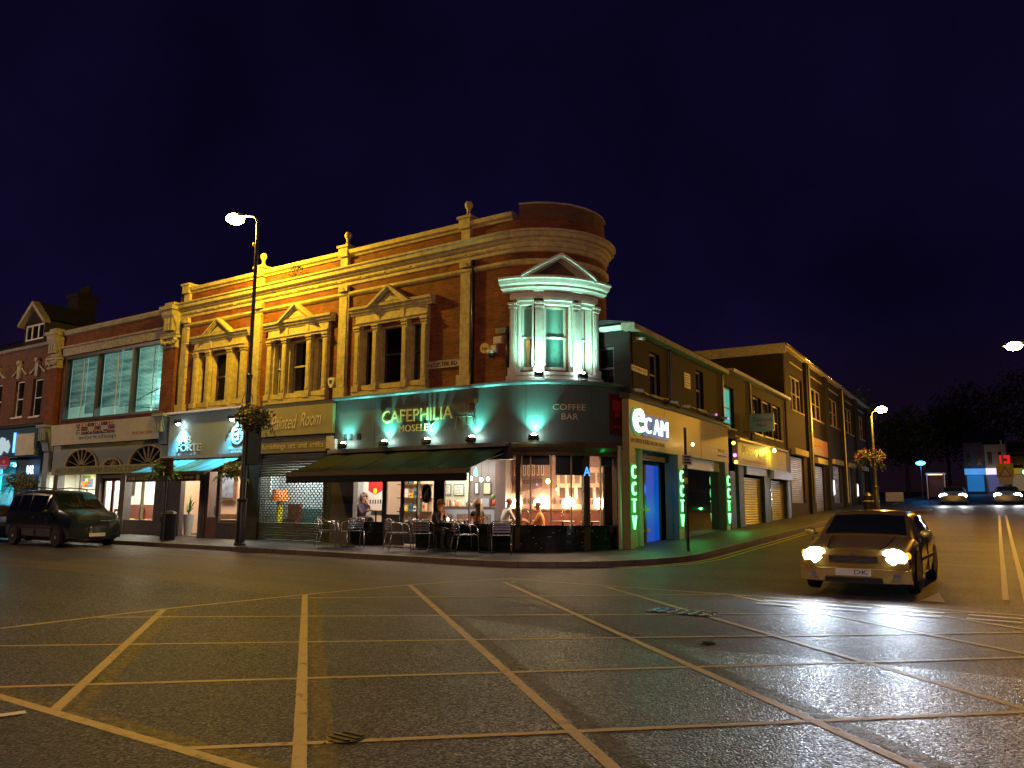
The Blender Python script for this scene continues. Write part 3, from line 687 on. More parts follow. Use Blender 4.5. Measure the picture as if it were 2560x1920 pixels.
# oval badge on glass, pale horse
m = MB(); oc = (-14.26, 1.72)
el = lambda a, b, n=22: [(oc[0]+a*math.cos(2*math.pi*i/n), oc[1]+b*math.sin(2*math.pi*i/n)) for i in range(n)]
m.plate(el(.19, .27), -.03, -.024, SF); bd = put('oval_badge', m, M['black'], T)
m = MB(); m.plate([(oc[0]+a, oc[1]+b) for a, b in ((-.08, -.16), (-.05, -.16), (-.03, -.05), (.03, -.05), (.04, -.16), (.07, -.16), (.06, -.02), (.06, .08), (.09, .13), (.05, .17), (.01, .10), (-.07, .03), (-.09, -.03))], -.024, -.02, SF)
o_, i_ = el(.165, .24), el(.155, .23)
for k in range(22): m.plate([o_[k], o_[(k+1) % 22], i_[(k+1) % 22], i_[k]], -.024, -.02, SF)
put('badge_figure', m, M['white'], bd)
# red poster at the far end of the fascia
m = MB(); m.blk(-8.62, -8.05, 0, .03, 3.32, 4.42, SF); rp = put('red_poster', m, mat('dull_red_poster', (.10, .012, .01), .5, var=.3, scale=4), T)
m = MB(); m.blk(-8.5, -8.17, .03, .035, 3.95, 4.25, SF); m.blk(-8.42, -8.25, .03, .035, 3.8, 3.92, SF); m.blk(-8.47, -8.2, .03, .035, 3.5, 3.56, SF); put('poster_print', m, M['red'], rp)

# --- Painted Room shop
m = MB(); m.blk(-22.05, -18.0, 0, .36, 4.55, 4.66); m.blk(-22.05, -21.45, 0, .30, .2, 4.55); put('shop_surround', m, M['dark'], T)
m = MB(); m.blk(-21.40, -18.0, 0, .40, 3.60, 4.54); pb = put('painted_signboard', m, M['olive'], T)
text('shop_lettering', 'a', -21.22, -20.98, 3.86, 4.06, .40, M['pale_gold'], pb, d=.015, shear=.3)
text('shop_lettering', 'Painted', -20.86, -19.60, 3.80, 4.25, .40, M['pale_gold'], pb, d=.015, shear=.35, skew=.02)
text('shop_lettering', 'Room', -19.45, -18.50, 3.86, 4.30, .40, M['pale_gold'], pb, d=.015, shear=.35, skew=.03)
m = MB(); m.blk(-21.40, -18.0, 0, .32, 3.03, 3.60); ob = put('lower_signboard', m, M['dark'], T)
m = MB(); m.blk(-21.38, -18.3, .32, .345, 3.05, 3.48); put('sign_panel', m, M['olive_d'], ob)
text('shop_lettering', 'furnishings  art  and  crafts', -21.32, -18.42, 3.13, 3.36, .345, M['pale_gold'], ob, d=.01)
m = MB(); m.blk(-18.22, -17.98, .32, .42, 3.12, 3.50); m.blk(-18.0, -17.8, .34, .46, 3.05, 3.40, S0); put('junction_box', m, M['cream'], ob)
# roller shutter: solid slats, punched panel in the middle
m = MB(); z = .18
while z < 3.0:
    m.ribbon(-21.9, -18.15, [(-.02, z), (.012, z+.02), (.012, z+.055), (-.02, z+.075)], lambda u, o, z_: (u, -.22-o, z_)) if not (.80 < z < 2.28) else None
    z += .078
z = .82; row = 0
while z < 2.29:
    m.blk(-21.9, -21.55, 0, .02, z, z+.078, lambda u, o, z_: (u, -.20-o, z_)); m.blk(-18.32, -18.15, 0, .02, z, z+.078, lambda u, o, z_: (u, -.20-o, z_))
    SH = lambda u, o, z_: (u, -.20-o, z_)
    m.blk(-21.55, -18.32, 0, .02, z, z+.022, SH); x = -21.55+(.085 if row % 2 else 0)
    while x < -18.4: m.blk(x, x+.03, 0, .02, z+.022, z+.078, SH); x += .165
    z += .078; row += 1
put('roller_shutter', m, M['shutter_g'], T)
m = MB(); m.box(-21.9, -18.15, -.1, 1.6, .2, .24); m.box(-21.9, -18.1, .95, 1.0, .2, 3.0); m.box(-21.95, -21.9, -.2, 1.7, .2, 3.0); m.box(-18.15, -18.08, -.2, 1.7, .2, 3.0); m.box(-21.9, -18.1, -.2, 1.7, 3.0, 3.05)
put('shop_interior', m, M['lab_grey'], T)
light(T, 'AREA', (-20.2, .4, 2.9), 150, (.95, 1, .92), rect=(2.2, .6), aim=(0, 0, -1), name='shop_light')

FR[0] = FA
t = thing('floor_lamp', 'orange shaded yellow lamp glowing behind the perforated shutter', 'lamp', (-21.3, .5, .24)); put('lamp_shade', MB().lathe((-21.32, .5, 1.50), [(.30, 0), (.24, .38)], 16), mat('orange_shade', (.9, .22, .05), .7), t); put('stand', MB().cyl((-21.3, .5, .24), (-21.3, .5, 1.5), .12, .10), M['yellow'], t)
put('white_panel', MB().box(-21.87, -21.58, .3, .34, 1.5, 2.4), M['white'], label='bright white panel at the left behind the perforated shutter', cat='panel')
put('cabinet', MB().box(-21.0, -19.7, .6, .9, .24, 1.25).box(-20.95, -19.75, .58, .6, .3, .7), M['teal_p'], label='dark green cabinet behind the perforated shutter', cat='cabinet')
put('red_armchair', MB().box(-20.9, -20.3, .3, .55, .24, .9).box(-20.9, -20.3, .5, .6, .9, 1.4), M['bench'], label='dull red armchair behind the perforated shutter', cat='armchair')
# --- pale blue-grey hair salon
m = MB(); m.blk(-26.60, -22.07, 0, .36, 3.04, 4.62); lf = put('salon_fascia', m, M['lab_grey'], T)
m = MB(); m.ribbon(-26.7, -22.03, [(0, 4.62), (.38, 4.62), (.48, 4.66), (.48, 4.72), (0, 4.80)]); put('lead_flashing', m, M['metal'], T)
text('shop_lettering', 'LAB', -25.98, -25.18, 3.54, 3.80, .36, M['white'], lf, d=.05, spacing=.9)
text('shop_lettering', 'FORTE', -25.98, -24.60, 3.26, 3.52, .36, M['white'], lf, d=.05, spacing=.9)
text('shop_lettering', 'REFINEMENT OF HAIR', -25.96, -24.78, 3.12, 3.20, .36, M['white'], lf, d=.01)
text('shop_lettering', 'LAB FORTE', -23.05, -22.3, 3.24, 3.33, .36, M['white'], lf, d=.01)
text('shop_lettering', '0121 449', -22.9, -22.4, 3.12, 3.20, .36, M['white'], lf, d=.01)
m = MB(); c_ = (-22.6, 3.75)
for k in range(26):
    a0, a1 = 2*math.pi*k/26, 2*math.pi*(k+1)/26
    m.plate([(c_[0]+.34*math.cos(a0), c_[1]+.34*math.sin(a0)), (c_[0]+.34*math.cos(a1), c_[1]+.34*math.sin(a1)), (c_[0]+.28*math.cos(a1), c_[1]+.28*math.sin(a1)), (c_[0]+.28*math.cos(a0), c_[1]+.28*math.sin(a0))], .36, .40)
for z in (3.55, 3.72, 3.88): m.blk(c_[0]-.2, c_[0]+.05, .36, .40, z, z+.07)
m.blk(c_[0]+.03, c_[0]+.10, .36, .40, 3.55, 3.95)
put('round_emblem', m, M['white'], lf)
m = MB()
m.blk(-26.75, -26.55, 0, .3, .2, 3.04); m.blk(-24.62, -24.42, -.3, .3, .2, 3.04); m.blk(-22.2, -22.0, 0, .3, .2, 3.04); m.blk(-26.6, -22.0, .1, .28, 2.72, 3.04); m.blk(-26.55, -25.75, .1, .28, .2, 3.0)
put('salon_frame', m, M['grey_wood'], T)
m = MB(); m.blk(-23.62, -23.50, .2, .28, .2, 2.72); m.blk(-24.42, -24.30, .2, .28, .2, 2.72); m.blk(-23.52, -22.2, .2, .28, .22, .70); m.blk(-23.52, -22.2, .18, .30, .70, .76); put('salon_timber', m, M['grey_wood'], T)
m = MB(); m.wall(-24.30, -23.62, .25, 2.68, [(-24.18, -23.74, .92, 2.5)], lambda u, o, z: (u, -.24-o, z), .04); sd = put('salon_door', m, mat('pinkish_brown_door', (.26, .12, .10), .4), T)
put('door_handle', MB().tube([(-23.7, -.30, z) for z in (1.0, 1.3)], .014), M['steel'], sd)
m = MB(); m.face([(-24.18, -.22, .92), (-23.74, -.22, .92), (-23.74, -.22, 2.5), (-24.18, -.22, 2.5)]); put('door_pane', m, M['glass'], sd)
put('shop_window', MB().face([(-23.5, -.22, .76), (-22.2, -.22, .76), (-22.2, -.22, 2.7), (-23.5, -.22, 2.7)]), M['glass'], T); put('shop_window', MB().face([(-25.7, -.2, .3), (-24.65, -.2, .3), (-24.65, -.2, 2.7), (-25.7, -.2, 2.7)]), M['glass'], T)
m = MB(); m.box(-26.7, -22.0, -.15, 2.6, .2, .24); put('shop_floor', m, M['floor'], T)
m = MB(); m.box(-26.9, -22.05, 1.5, 1.6, .2, 3.0); m.box(-26.95, -26.88, -.1, 1.6, .2, 3.0); m.box(-22.05, -21.98, -.1, 1.6, .2, 3.0); m.box(-26.9, -22.0, -.1, 1.6, 3.0, 3.04); put('shop_interior', m, M['warm_wall'], T)
m = MB(); m.box(-26.8, -22.1, 1.44, 1.5, .24, 1.0); m.box(-23.45, -22.3, .6, .7, .24, .66); put('shop_panelling', m, M['wood'], T)
light(T, 'AREA', (-24.4, .7, 2.95), 240, (1, .74, .52), rect=(4, .6), aim=(0, 0, -1), name='shop_light')
FR[0] = I4
# ================================================================ cafe interior
m = MB(); m.face([(-18.4, 17.4, .24), (-11.9, 17.4, .24), (-10.2, 17.9, .24), (-9.2, 19.2, .24), (-9.3, 20.3, .24), (-13.4, 20.3, .24), (-13.4, 22.6, .24), (-18.4, 22.6, .24)])
put('cafe_floor', m, M['floor'], T)
m = MB(); m.face([(-18.4, 22.6, 2.98), (-13.4, 22.6, 2.98), (-13.4, 20.3, 2.98), (-9.25, 20.3, 2.98), (-9.15, 19.2, 2.98), (-10.2, 17.9, 2.98), (-11.9, 17.35, 2.98), (-18.4, 17.35, 2.98)])
put('cafe_ceiling', m, M['white_wall'], T)
m = MB(); m.box(-18.5, -18.4, 17.4, 22.6, .2, 3.0); put('cafe_wall', m, M['warm_wall'], T)
m = MB(); m.box(-16.6, -13.9, 22.5, 22.6, .2, 3.0); m.box(-13.95, -13.35, 20.31, 22.6, .2, 3.0); put('cafe_wall', m, M['mauve'], T)
m = MB(); m.box(-18.4, -16.6, 22.5, 22.6, .2, 3.0); put('tiled_wall', m, M['tile'], T)
m = MB(); m.box(-13.4, -9.0, 20.3, 20.4, .2, 3.0); m.box(-9.14, -9.08, 19.1, 20.3, .2, 3.0); put('cafe_wall', m, M['warm_wall'], T)
m = MB(); m.box(-13.55, -13.35, 20.0, 20.3, .24, 2.98); put('cafe_pillar', m, M['mauve'], T)
# sepia street photograph printed on the wall
SEP = [mat('sepia_%d' % i, c, .8, var=.25, scale=7) for i, c in enumerate(((.22, .13, .12), (.10, .045, .04), (.17, .095, .075), (.48, .33, .25), (.05, .022, .02)))]
mur = thing('wall_mural', 'large sepia old street photograph covering the cafe back wall', 'wall picture', (-11.7, 20.29, 1.3))
m = MB(); m.box(-13.3, -10.1, 20.27, 20.298, 1.30, 2.95); put('print', m, SEP[0], mur)
random.seed(11)
m = MB(); m.m = 0
def slab(pts, y, mi): m.m = mi; m.face([(x, y, z) for x, z in pts])
slab([(-13.3, 1.75), (-12.2, 1.95), (-12.2, 2.75), (-13.3, 2.95)], 20.265, 0)
slab([(-12.2, 1.9), (-11.75, 1.9), (-11.75, 2.7), (-12.2, 2.75)], 20.264, 1)
slab([(-11.7, 1.7), (-10.1, 1.55), (-10.1, 2.4), (-11.7, 2.5)], 20.265, 2)
slab([(-13.3, 2.0), (-12.2, 2.08), (-12.2, 2.2), (-13.3, 2.14)], 20.262, 3)
slab([(-13.3, 1.42), (-10.1, 1.42), (-10.1, 1.55), (-13.3, 1.60)], 20.266, 1)
for i in range(7): x = -13.2+i*.16; slab([(x, 2.3), (x+.09, 2.3), (x+.09, 2.62), (x, 2.62)], 20.261, 2)
for i in range(7): x = -13.2+i*.16; slab([(x+.02, 2.32), (x+.07, 2.32), (x+.07, 2.6), (x+.02, 2.6)], 20.26, 3)
for i in range(6): x = -11.6+i*.25; slab([(x, 2.05), (x+.18, 2.04), (x+.18, 2.34), (x, 2.35)], 20.262, 1)
for i in range(5): x = -11.6+i*.3; slab([(x, 1.62), (x+.2, 1.61), (x+.2, 1.92), (x, 1.93)], 20.261, 3)
for i in range(9): x = -13.2+i*.35; slab([(x, 1.44), (x+.06, 1.44), (x+.05, 1.64), (x+.01, 1.64)], 20.259, 3)
slab([(-11.7, 2.5), (-10.1, 2.4), (-10.1, 2.48), (-11.7, 2.6)], 20.262, 2); slab([(-11.7, 1.98), (-10.1, 1.95), (-10.1, 2.0), (-11.7, 2.03)], 20.255, 2)
for i in range(14): x = -13.2+i*.22+random.uniform(0, .08); slab([(x, 1.46), (x+.07, 1.46), (x+.05, 1.58+random.uniform(0, .06)), (x+.02, 1.58)], 20.254, 3)
slab([(-12.7, 1.45), (-12.25, 1.45), (-12.3, 1.62), (-12.6, 1.64)], 20.258, 3); slab([(-11.1, 1.45), (-10.6, 1.45), (-10.65, 1.60), (-11.0, 1.62)], 20.258, 3)
put('printed_street_scene', m, [SEP[1], SEP[2], SEP[3], SEP[4]], mur)
m = MB(); m.box(-13.3, -9.6, 20.05, 20.3, .24, .80); m.box(-13.3, -9.6, 20.2, 20.3, .80, 1.24); bn = put('wall_bench', m, M['bench'], label='long dark red upholstered bench below the sepia mural', cat='bench')
put('dado_shelf', MB().box(-13.3, -9.15, 20.18, 20.3, 1.24, 1.285), M['wood'], T)
def bulb_mat(n, c, s): return emit(n, c, s)
M['bulb'] = bulb_mat('warm_bulb', (1, .72, .38), 60)
M['bulb_y'] = bulb_mat('yellow_bulb', (1, .55, .12), 25)
M['lantern_g'] = bulb_mat('teal_lantern_glow', (.3, 1, .8), 1.6)
wl = thing('wall_lamp', 'glowing globe lamp on the mural ledge', 'lamp', (-12.27, 20.15, 1.33), group='bright globe lamps in front of the mural')
m = MB(); m.lathe((-12.27, 20.15, 1.285), [(.05, 0), (.05, .02), (.015, .04), (.015, .10)], 10); put('lamp_base', m, M['black'], wl)
m = MB(); m.sph((-12.27, 20.15, 1.47), .145, 14); put('globe', m, M['bulb'], wl, smooth=True)
light(wl, 'POINT', (-12.27, 20.02, 1.46), 5, (1, .66, .38), .08)
labs = ['third globe lamp from the left before the mural, twinned with its neighbour', 'globe lamp right of the middle before the mural', 'rightmost globe lamp, beside the beige end wall', 'leftmost globe lamp, next to the man in white']
wl['label'] = 'second globe lamp from the left before the mural'
for x, lb in zip((-12.1, -11.28, -10.25, -13.18), labs): dup(wl, (x, 20.15, 1.33), 0, lb)
dup(wl, (-11.15, 20.05, 1.36), 0, 'globe lamp crowded against its neighbour right of the middle')
# pendants
def pendant(x, y, z, top, label, mt, r=.05, pw=10, c=(1, .7, .4), group='hanging lamps in the cafe'):
    t = thing('pendant_lamp', label, 'lamp', (x, y, z), group=group)
    put('cord', MB().tube([(x, y, z+.1), (x, y, top)], .006, 5), M['black'], t)
    put('lamp_holder', MB().cyl((x, y, z+.05), (x, y, z+.13), .022, .018), M['black'], t)
    put('bulb', MB().sph((x, y, z), r, 12, (1, 1, 1.3)), mt, t, smooth=True)
    if pw: light(t, 'POINT', (x, y-.12, z-.05), pw, c, .06)
pendant(-15.55, 21.2, 2.28, 2.98, 'left of the three bright bulbs hanging over the counter', M['bulb'])
pendant(-15.12, 21.2, 2.23, 2.98, 'middle one of the three bright bulbs over the counter', M['bulb'])
pendant(-14.85, 21.2, 2.25, 2.98, 'right of the three bright bulbs hanging over the counter', M['bulb'])
pendant(-11.67, 19.7, 2.10, 2.98, 'long golden filament bulb hanging before the mural', M['bulb_y'], .06, 14, (1, .6, .3))
pendant(-11.38, 19.7, 1.87, 2.98, 'small pale unlit bulb hanging below the golden one', M['white'], .035, 0)
pendant(-12.05, 19.7, 2.0, 2.98, 'tiny bulb in a bent orange wire left of the golden bulb', M['petal_v'], .03, 0)
t = thing('lantern', 'teal glass lantern hanging above the counter bulbs', 'lantern', (-15.2, 21.0, 2.4))
m = MB(); m.lathe((-15.2, 21.0, 2.33), [(.03, 0), (.07, .02), (.085, .12), (.07, .2), (.03, .24), (.015, .32)], 10); put('glass_body', m, M['lantern_g'], t)
put('hook', MB().tube([(-15.2, 21.0, 2.64), (-15.2, 21.0, 2.98)], .008), M['black'], t)
m = MB()
for i in range(5): a = i*1.256; m.tube([(-15.2+.095*math.cos(a), 21.0+.095*math.sin(a), 2.34), (-15.2+.095*math.cos(a), 21.0+.095*math.sin(a), 2.56)], .008, 4)
put('cage', m, M['leaf'], t)
light(T, 'AREA', (-15.6, 19.8, 2.94), 170, (1, .72, .5), rect=(3.2, 1.6), aim=(0, 0, -1), name='cafe_area_light')
light(T, 'AREA', (-11.3, 19.1, 2.94), 85, (1, .66, .45), rect=(2.4, 1.0), aim=(0, 0, -1), name='cafe_area_light')
light(T, 'AREA', (-16.3, 18.1, 2.94), 150, (1, .76, .6), rect=(3.4, .5), aim=(0, .15, -1), name='cafe_area_light'); light(T, 'AREA', (-16.4, 21.9, 2.94), 70, (.95, 1, .85), rect=(2.6, .5), aim=(0, .2, -1), name='cafe_area_light')  # two area lights added to brighten the poster and the tiled wall
# counter and its clutter
ct = thing('cafe_counter', 'grey blue panelled serving counter with wooden top', 'counter', (-15.9, 21.6, .24))
m = MB(); m.box(-17.3, -14.75, 21.45, 21.95, .24, 1.30); put('counter_body', m, M['counter'], ct)
m = MB()
for x in (-17.1, -16.3, -15.5): m.box(x, x+.6, 21.435, 21.45, .4, 1.1)
put('panel', m, M['grey_wood'], ct)
put('counter_top', MB().box(-17.35, -14.7, 21.40, 22.0, 1.30, 1.345), M['wood'], ct)
random.seed(5); cl = [M['jar'], M['wood'], M['white'], M['orange'], M['steel'], M['teal_p'], M['cream']]
proto = None
for i in range(24):
    x = -17.2+i*.085+random.uniform(-.02, .02); h = random.uniform(.08, .24); r = random.uniform(.03, .05)
    t = thing('jar', 'small jar or cup crowded on the serving counter', 'jar', (x, 21.6+random.uniform(-.1, .15), 1.345), group='jars and cups on the counter')
    l = PM[t.name].to_translation()
    put('jar_body', MB().lathe(l, [(r*.8, 0), (r, .02), (r, h*.8), (r*.6, h)], 8), random.choice(cl), t, smooth=True)
    put('lid', MB().cyl(l+Vector((0, 0, h)), l+Vector((0, 0, h+.02)), r*.65, n=8), random.choice(cl), t)
m = MB(); m.box(-15.3, -15.0, 21.5, 21.8, 1.345, 1.62); m.box(-15.27, -15.03, 21.49, 21.5, 1.38, 1.58); put('till', m, M['counter'], label='blue grey till box at the right end of the counter', cat='till')
m = MB(); m.sph((-14.72, 21.6, 1.52), .14, 12, (1.1, .8, .7)); m.sph((-14.85, 21.6, 1.47), .09, 10); put('flower_bunch', m, M['petal_r'], label='bright red bunch at the end of the counter', cat='flowers')
put('green_ornament', MB().sph((-14.95, 21.65, 1.68), .075, 10).cyl((-14.95, 21.65, 1.345), (-14.95, 21.65, 1.64), .03), M['leaf_l'], label='round green ornament beside the red flowers', cat='ornament')
def frame(x, z, wx, h, y, label, inner, name='picture_frame', cat='picture', fm=None, rows=0):
    t = thing(name, label, cat, (x, y, z))
    put('frame', MB().wall(x-wx/2, x+wx/2, z, z+h, [(x-wx/2+.025, x+wx/2-.025, z+.025, z+h-.025)], lambda u, o, q: (u, y-.02-o, q), .02), fm or M['black'], t)
    put('picture', MB().box(x-wx/2+.02, x+wx/2-.02, y-.012, y-.004, z+.02, z+h-.02), inner, t)
    if rows:
        m = MB()
        for i in range(rows): m.box(x-wx*.36, x+wx*(.1+.26*((i*7) % 3)/2), y-.018, y-.012, z+h*(.9-.8*(i+.5)/rows), z+h*(.9-.8*(i+.5)/rows)+h*.03)
        put('print_lines', m, M['dark'], t)
frame(-17.55, 1.74, .40, .38, 22.48, 'left framed menu board on the tiled wall', M['white'], 'menu_board', 'menu board', rows=6)
frame(-17.0, 1.72, .46, .40, 22.48, 'right framed menu board on the tiled wall', M['white'], 'menu_board', 'menu board', rows=6)
frame(-16.22, 1.78, .18, .40, 22.48, 'narrow white framed picture on the mauve wall', M['white'])
frame(-15.78, 1.76, .34, .42, 22.48, 'square beige framed picture on the mauve wall', M['warm_wall'])
frame(-15.25, 1.56, .28, .44, 22.48, 'dark framed picture low on the mauve wall behind the flowers', M['cream'])
# shelves with goods seen through the door
sh = thing('wall_shelf', 'tall open wooden shelf of bottles and boxes behind the cafe door', 'shelf', (-17.0, 20.2, .24))
m = MB(); m.box(-17.9, -16.6, 20.5, 20.53, .24, 2.7); put('back_panel', m, M['warm_wall'], sh)
for z in (.7, 1.15, 1.6, 2.05): put('shelf_board', MB().box(-17.9, -16.6, 20.2, 20.5, z, z+.03), M['wood'], sh)
random.seed(8)
for i in range(22):
    x = -17.85+(i % 6)*.2+random.uniform(0, .06); z = (.73, 1.18, 1.63, 2.08)[i//6]; h = random.uniform(.12, .32)
    t = thing('shelf_box', 'small packet or bottle standing on the cafe shelf', 'packet', (x, 20.3, z), group='goods on the cafe shelf')
    put('packet', MB().box(x, x+.13, 20.25, 20.36, z, z+h), random.choice([M['cream'], M['white'], M['orange'], M['teal_p'], M['jar'], M['yellow']]), t)
    put('packet_label', MB().box(x+.02, x+.11, 20.243, 20.25, z+h*.3, z+h*.7), random.choice([M['white'], M['red'], M['navy']]), t)
# plain red and white banner poster
pp = thing('hanging_poster', 'tall white poster with a red curved top and yellow disc beside the cafe door', 'poster', (-17.6, 18.7, 1.1))
m = MB(); m.box(-18.12, -17.14, 18.75, 18.78, 1.05, 2.5); put('poster_sheet', m, M['white'], pp)
m = MB(); YP = lambda u, o, z: (u-.45, 18.75-o, z)
m.plate([(-17.4, 1.84), (-17.1, 1.70), (-16.8, 1.84), (-16.8, 2.4), (-17.4, 2.4)], 0, .004, YP); put('red_top', m, M['red'], pp)
put('yellow_disc', MB().plate([(-17.1+.085*math.cos(i*.4), 1.82+.1*math.sin(i*.4)) for i in range(16)], .004, .008, YP), M['yellow'], pp)
m = MB()
for i in range(5): m.blk(-17.32+i*.11, -17.27+i*.11, 0, .004, 1.42, 1.55, YP)
put('grey_print', m, M['dark'], pp)
# ---------------------------------------------------------------- people
def person(label, loc, rz, seat, J, cloth, legs, hair, hairc, lean=0, skin=M['skin']):
    h = seat; base = Vector(loc)
    P = {'pel': ((0, 0, h+.08), .15), 'sp': ((.02+lean*.3, 0, h+.26), .135), 'ch': ((.02+lean*.75, 0, h+.43), .155), 'nk0': ((.03+lean, 0, h+.55), .07), 'nk': ((.04+lean*1.05, 0, h+.60), .052),
         'hd': ((.06+lean*1.15, 0, h+.67), .075), 'hd2': ((.075+lean*1.2, 0, h+.75), .092), 'hd3': ((.06+lean*1.2, 0, h+.815), .07), 'nose': ((.185+lean*1.25, 0, h+.715), .012)}
    E_ = [('pel', 'sp'), ('sp', 'ch'), ('ch', 'nk0'), ('nk0', 'nk'), ('nk', 'hd'), ('hd', 'hd2'), ('hd2', 'hd3'), ('hd2', 'nose')]
    for s, k in ((1, 'l'), (-1, 'r')):
        sx = .02+lean*.9
        P['sh'+k] = ((sx, s*.17, h+.50), .062); el, ha = J['e'+k], J['h'+k]
        P['el'+k] = (el, .045); P['wr'+k] = (ha, .028); d = (Vector(ha)-Vector(el)).normalized(); pm = Vector(ha)+d*.07
        P['pa'+k] = (tuple(pm), .034); E_ += [('ch', 'sh'+k), ('sh'+k, 'el'+k), ('el'+k, 'wr'+k), ('wr'+k, 'pa'+k)]
        side = d.cross(Vector((0, 0, 1))).normalized() if abs(d.z) < .9 else Vector((0, 1, 0))
        cur = Vector((.03, 0, -.03)) if abs(d.z) < .9 else Vector((.03, 0, 0))
        for fi in range(4):
            f0 = pm+side*(fi-1.5)*.021+d*.02; L = (.03, .036, .034, .026)[fi]
            P['f%d%s' % (fi, k)] = (tuple(f0+d*L), .0095); P['g%d%s' % (fi, k)] = (tuple(f0+d*(L+.03)+cur*.7), .008)
            E_ += [('pa'+k, 'f%d%s' % (fi, k)), ('f%d%s' % (fi, k), 'g%d%s' % (fi, k))]
        P['th'+k] = (tuple(Vector(ha)+d*.04-side*.045*s+cur*.3), .0105); P['tj'+k] = (tuple(Vector(ha)+d*.075-side*.06*s+cur*.6), .009)
        E_ += [('pa'+k, 'th'+k), ('th'+k, 'tj'+k)]
        P['hip'+k] = ((.06, s*.095, h+.07), .10); P['kn'+k] = ((.45, s*.12, h+.07), .066); P['an'+k] = ((.42, s*.12, h-.36), .042); P['to'+k] = ((.56, s*.12, h-.40), .036)
        E_ += [('pel', 'hip'+k), ('hip'+k, 'kn'+k), ('kn'+k, 'an'+k), ('an'+k, 'to'+k)]
    ks = list(P); me = bpy.data.meshes.new('p'); me.from_pydata([P[k][0] for k in ks], [(ks.index(a), ks.index(b)) for a, b in E_], [])
    ob = bpy.data.objects.new('p', me); col.objects.link(ob); md = ob.modifiers.new('s', 'SKIN'); md.use_smooth_shade = True
    for i, k in enumerate(ks): me.skin_vertices[0].data[i].radius = (P[k][1],)*2; me.skin_vertices[0].data[i].use_root = (k == 'pel')
    ob.modifiers.new('u', 'SUBSURF').levels = 1
    dg = bpy.context.evaluated_depsgraph_get(); bm_ = bpy.data.meshes.new_from_object(ob.evaluated_get(dg))
    bpy.data.objects.remove(ob)
    bm_.name = 'person'; bm_.materials.clear()
    for q in (cloth, legs, skin): bm_.materials.append(q)
    for p in bm_.polygons:
        c = p.center; k = min(ks, key=lambda q: (Vector(P[q][0])-c).length-P[q][1])
        p.material_index = 2 if k[:2] in ('nk', 'hd', 'no', 'wr', 'pa', 'th', 'tj') or k[0] in 'fg' and k != 'pel' else (1 if k[:2] in ('hi', 'kn', 'an', 'to') else 0)
        if k == 'nk0': p.material_index = 0
        p.use_smooth = True
    o = bpy.data.objects.new('person', bm_); col.objects.link(o); MM = Matrix.Translation(base) @ Matrix.Rotation(rz, 4, 'Z'); PM[o.name] = MM
    o.location = base; o.rotation_euler = (0, 0, rz); tag(o, label, 'person')
    FR[0] = MM; hc = Vector(P['hd2'][0]); m = MB()
    N_ = 14
    for j in range(7):
        for i in range(N_):
            def hp(i, j):
                th, ph = 2*math.pi*i/N_, math.pi*j/8*(.62 if hair == 'short' else .80)
                r = .108 if hair == 'short' else .125+.02*math.sin(3*th)
                x, y, z = r*math.sin(ph)*math.cos(th), r*math.sin(ph)*math.sin(th), r*math.cos(ph)
                if x > .03: z = max(z, .035 if j < 6 else .04); 
                if hair != 'short' and x < .03: z = z*1.35-.02
                return hc+Vector((x-.012, y, z+.012))
            m.face([hp(i, j), hp(i, j+1), hp(i+1, j+1), hp(i+1, j)])
    put('hair', m, hairc, o, smooth=True)
    m = MB()
    for s in (-1, 1): m.sph(hc+Vector((.085, s*.033, -.005)), .011, 6)
    m.box(hc.x+.083, hc.x+.092, -.022, .022, hc.z-.062, hc.z-.055); put('face_features', m, M['black'], o)
    FR[0] = I4; return o
person('person in a dark top with bobbed hair on a high stool by the poster', (-18.05, 18.65, .24), math.radians(-8), .62, {'el': (.30, .20, .95), 'hl': (.20, .06, 1.24), 'er': (.30, -.18, .86), 'hr': (.52, -.12, .96)}, mat('dark_purple_top', (.05, .03, .06), .8), mat('brown_trousers', (.12, .06, .04), .8), 'long', M['hair_b'], .04)
person('person with auburn hair leaning their head on one hand at an outdoor table', (-13.62, 16.98, .20), math.radians(-12), .45, {'el': (.42, .20, .62), 'hl': (.28, .10, .96), 'er': (.42, -.16, .60), 'hr': (.30, -.05, .92)}, mat('navy_jumper', (.025, .025, .05), .85), M['dark'], 'long', M['hair_o'], .12)
person('person in black with long light brown hair seated left of the post', (-13.45, 18.75, .24), math.radians(150), .44, {'el': (.26, .22, .66), 'hl': (.50, .12, .72), 'er': (.24, -.22, .66), 'hr': (.48, -.10, .72)}, mat('black_top', (.015, .014, .016), .85), M['dark'], 'long', M['hair_l'], .06)
person('person in a white shirt with short brown hair, back to the window', (-12.55, 18.7, .24), math.radians(58), .50, {'el': (.22, .28, .70), 'hl': (.46, .20, .76), 'er': (.24, -.30, .68), 'hr': (.48, -.18, .76)}, mat('white_shirt', (.68, .66, .60), .85), M['dark'], 'short', M['hair_o'], .10)
person('person in orange half hidden behind the thick window column', (-11.62, 19.3, .24), math.radians(200), .40, {'el': (.22, .24, .62), 'hl': (.46, .16, .72), 'er': (.22, -.24, .62), 'hr': (.46, -.12, .72)}, mat('orange_top', (.6, .22, .06), .8), M['dark'], 'short', M['hair_l'], .05)
def stool(x, y, z0, h, label):
    t = thing('stool', label, 'stool', (x, y, z0))
    put('seat', MB().lathe((x, y, z0+h-.05), [(.16, 0), (.18, .02), (.18, .05), (0, .05)], 16), M['wood'], t)
    for i in range(4):
        a = math.pi/4+i*math.pi/2; put('leg', MB().tube([(x+.11*math.cos(a), y+.11*math.sin(a), z0+h-.05), (x+.19*math.cos(a), y+.19*math.sin(a), z0)], .015), M['black'], t)
stool(-18.05, 18.65, .24, .62, 'high wooden stool under the person by the poster')
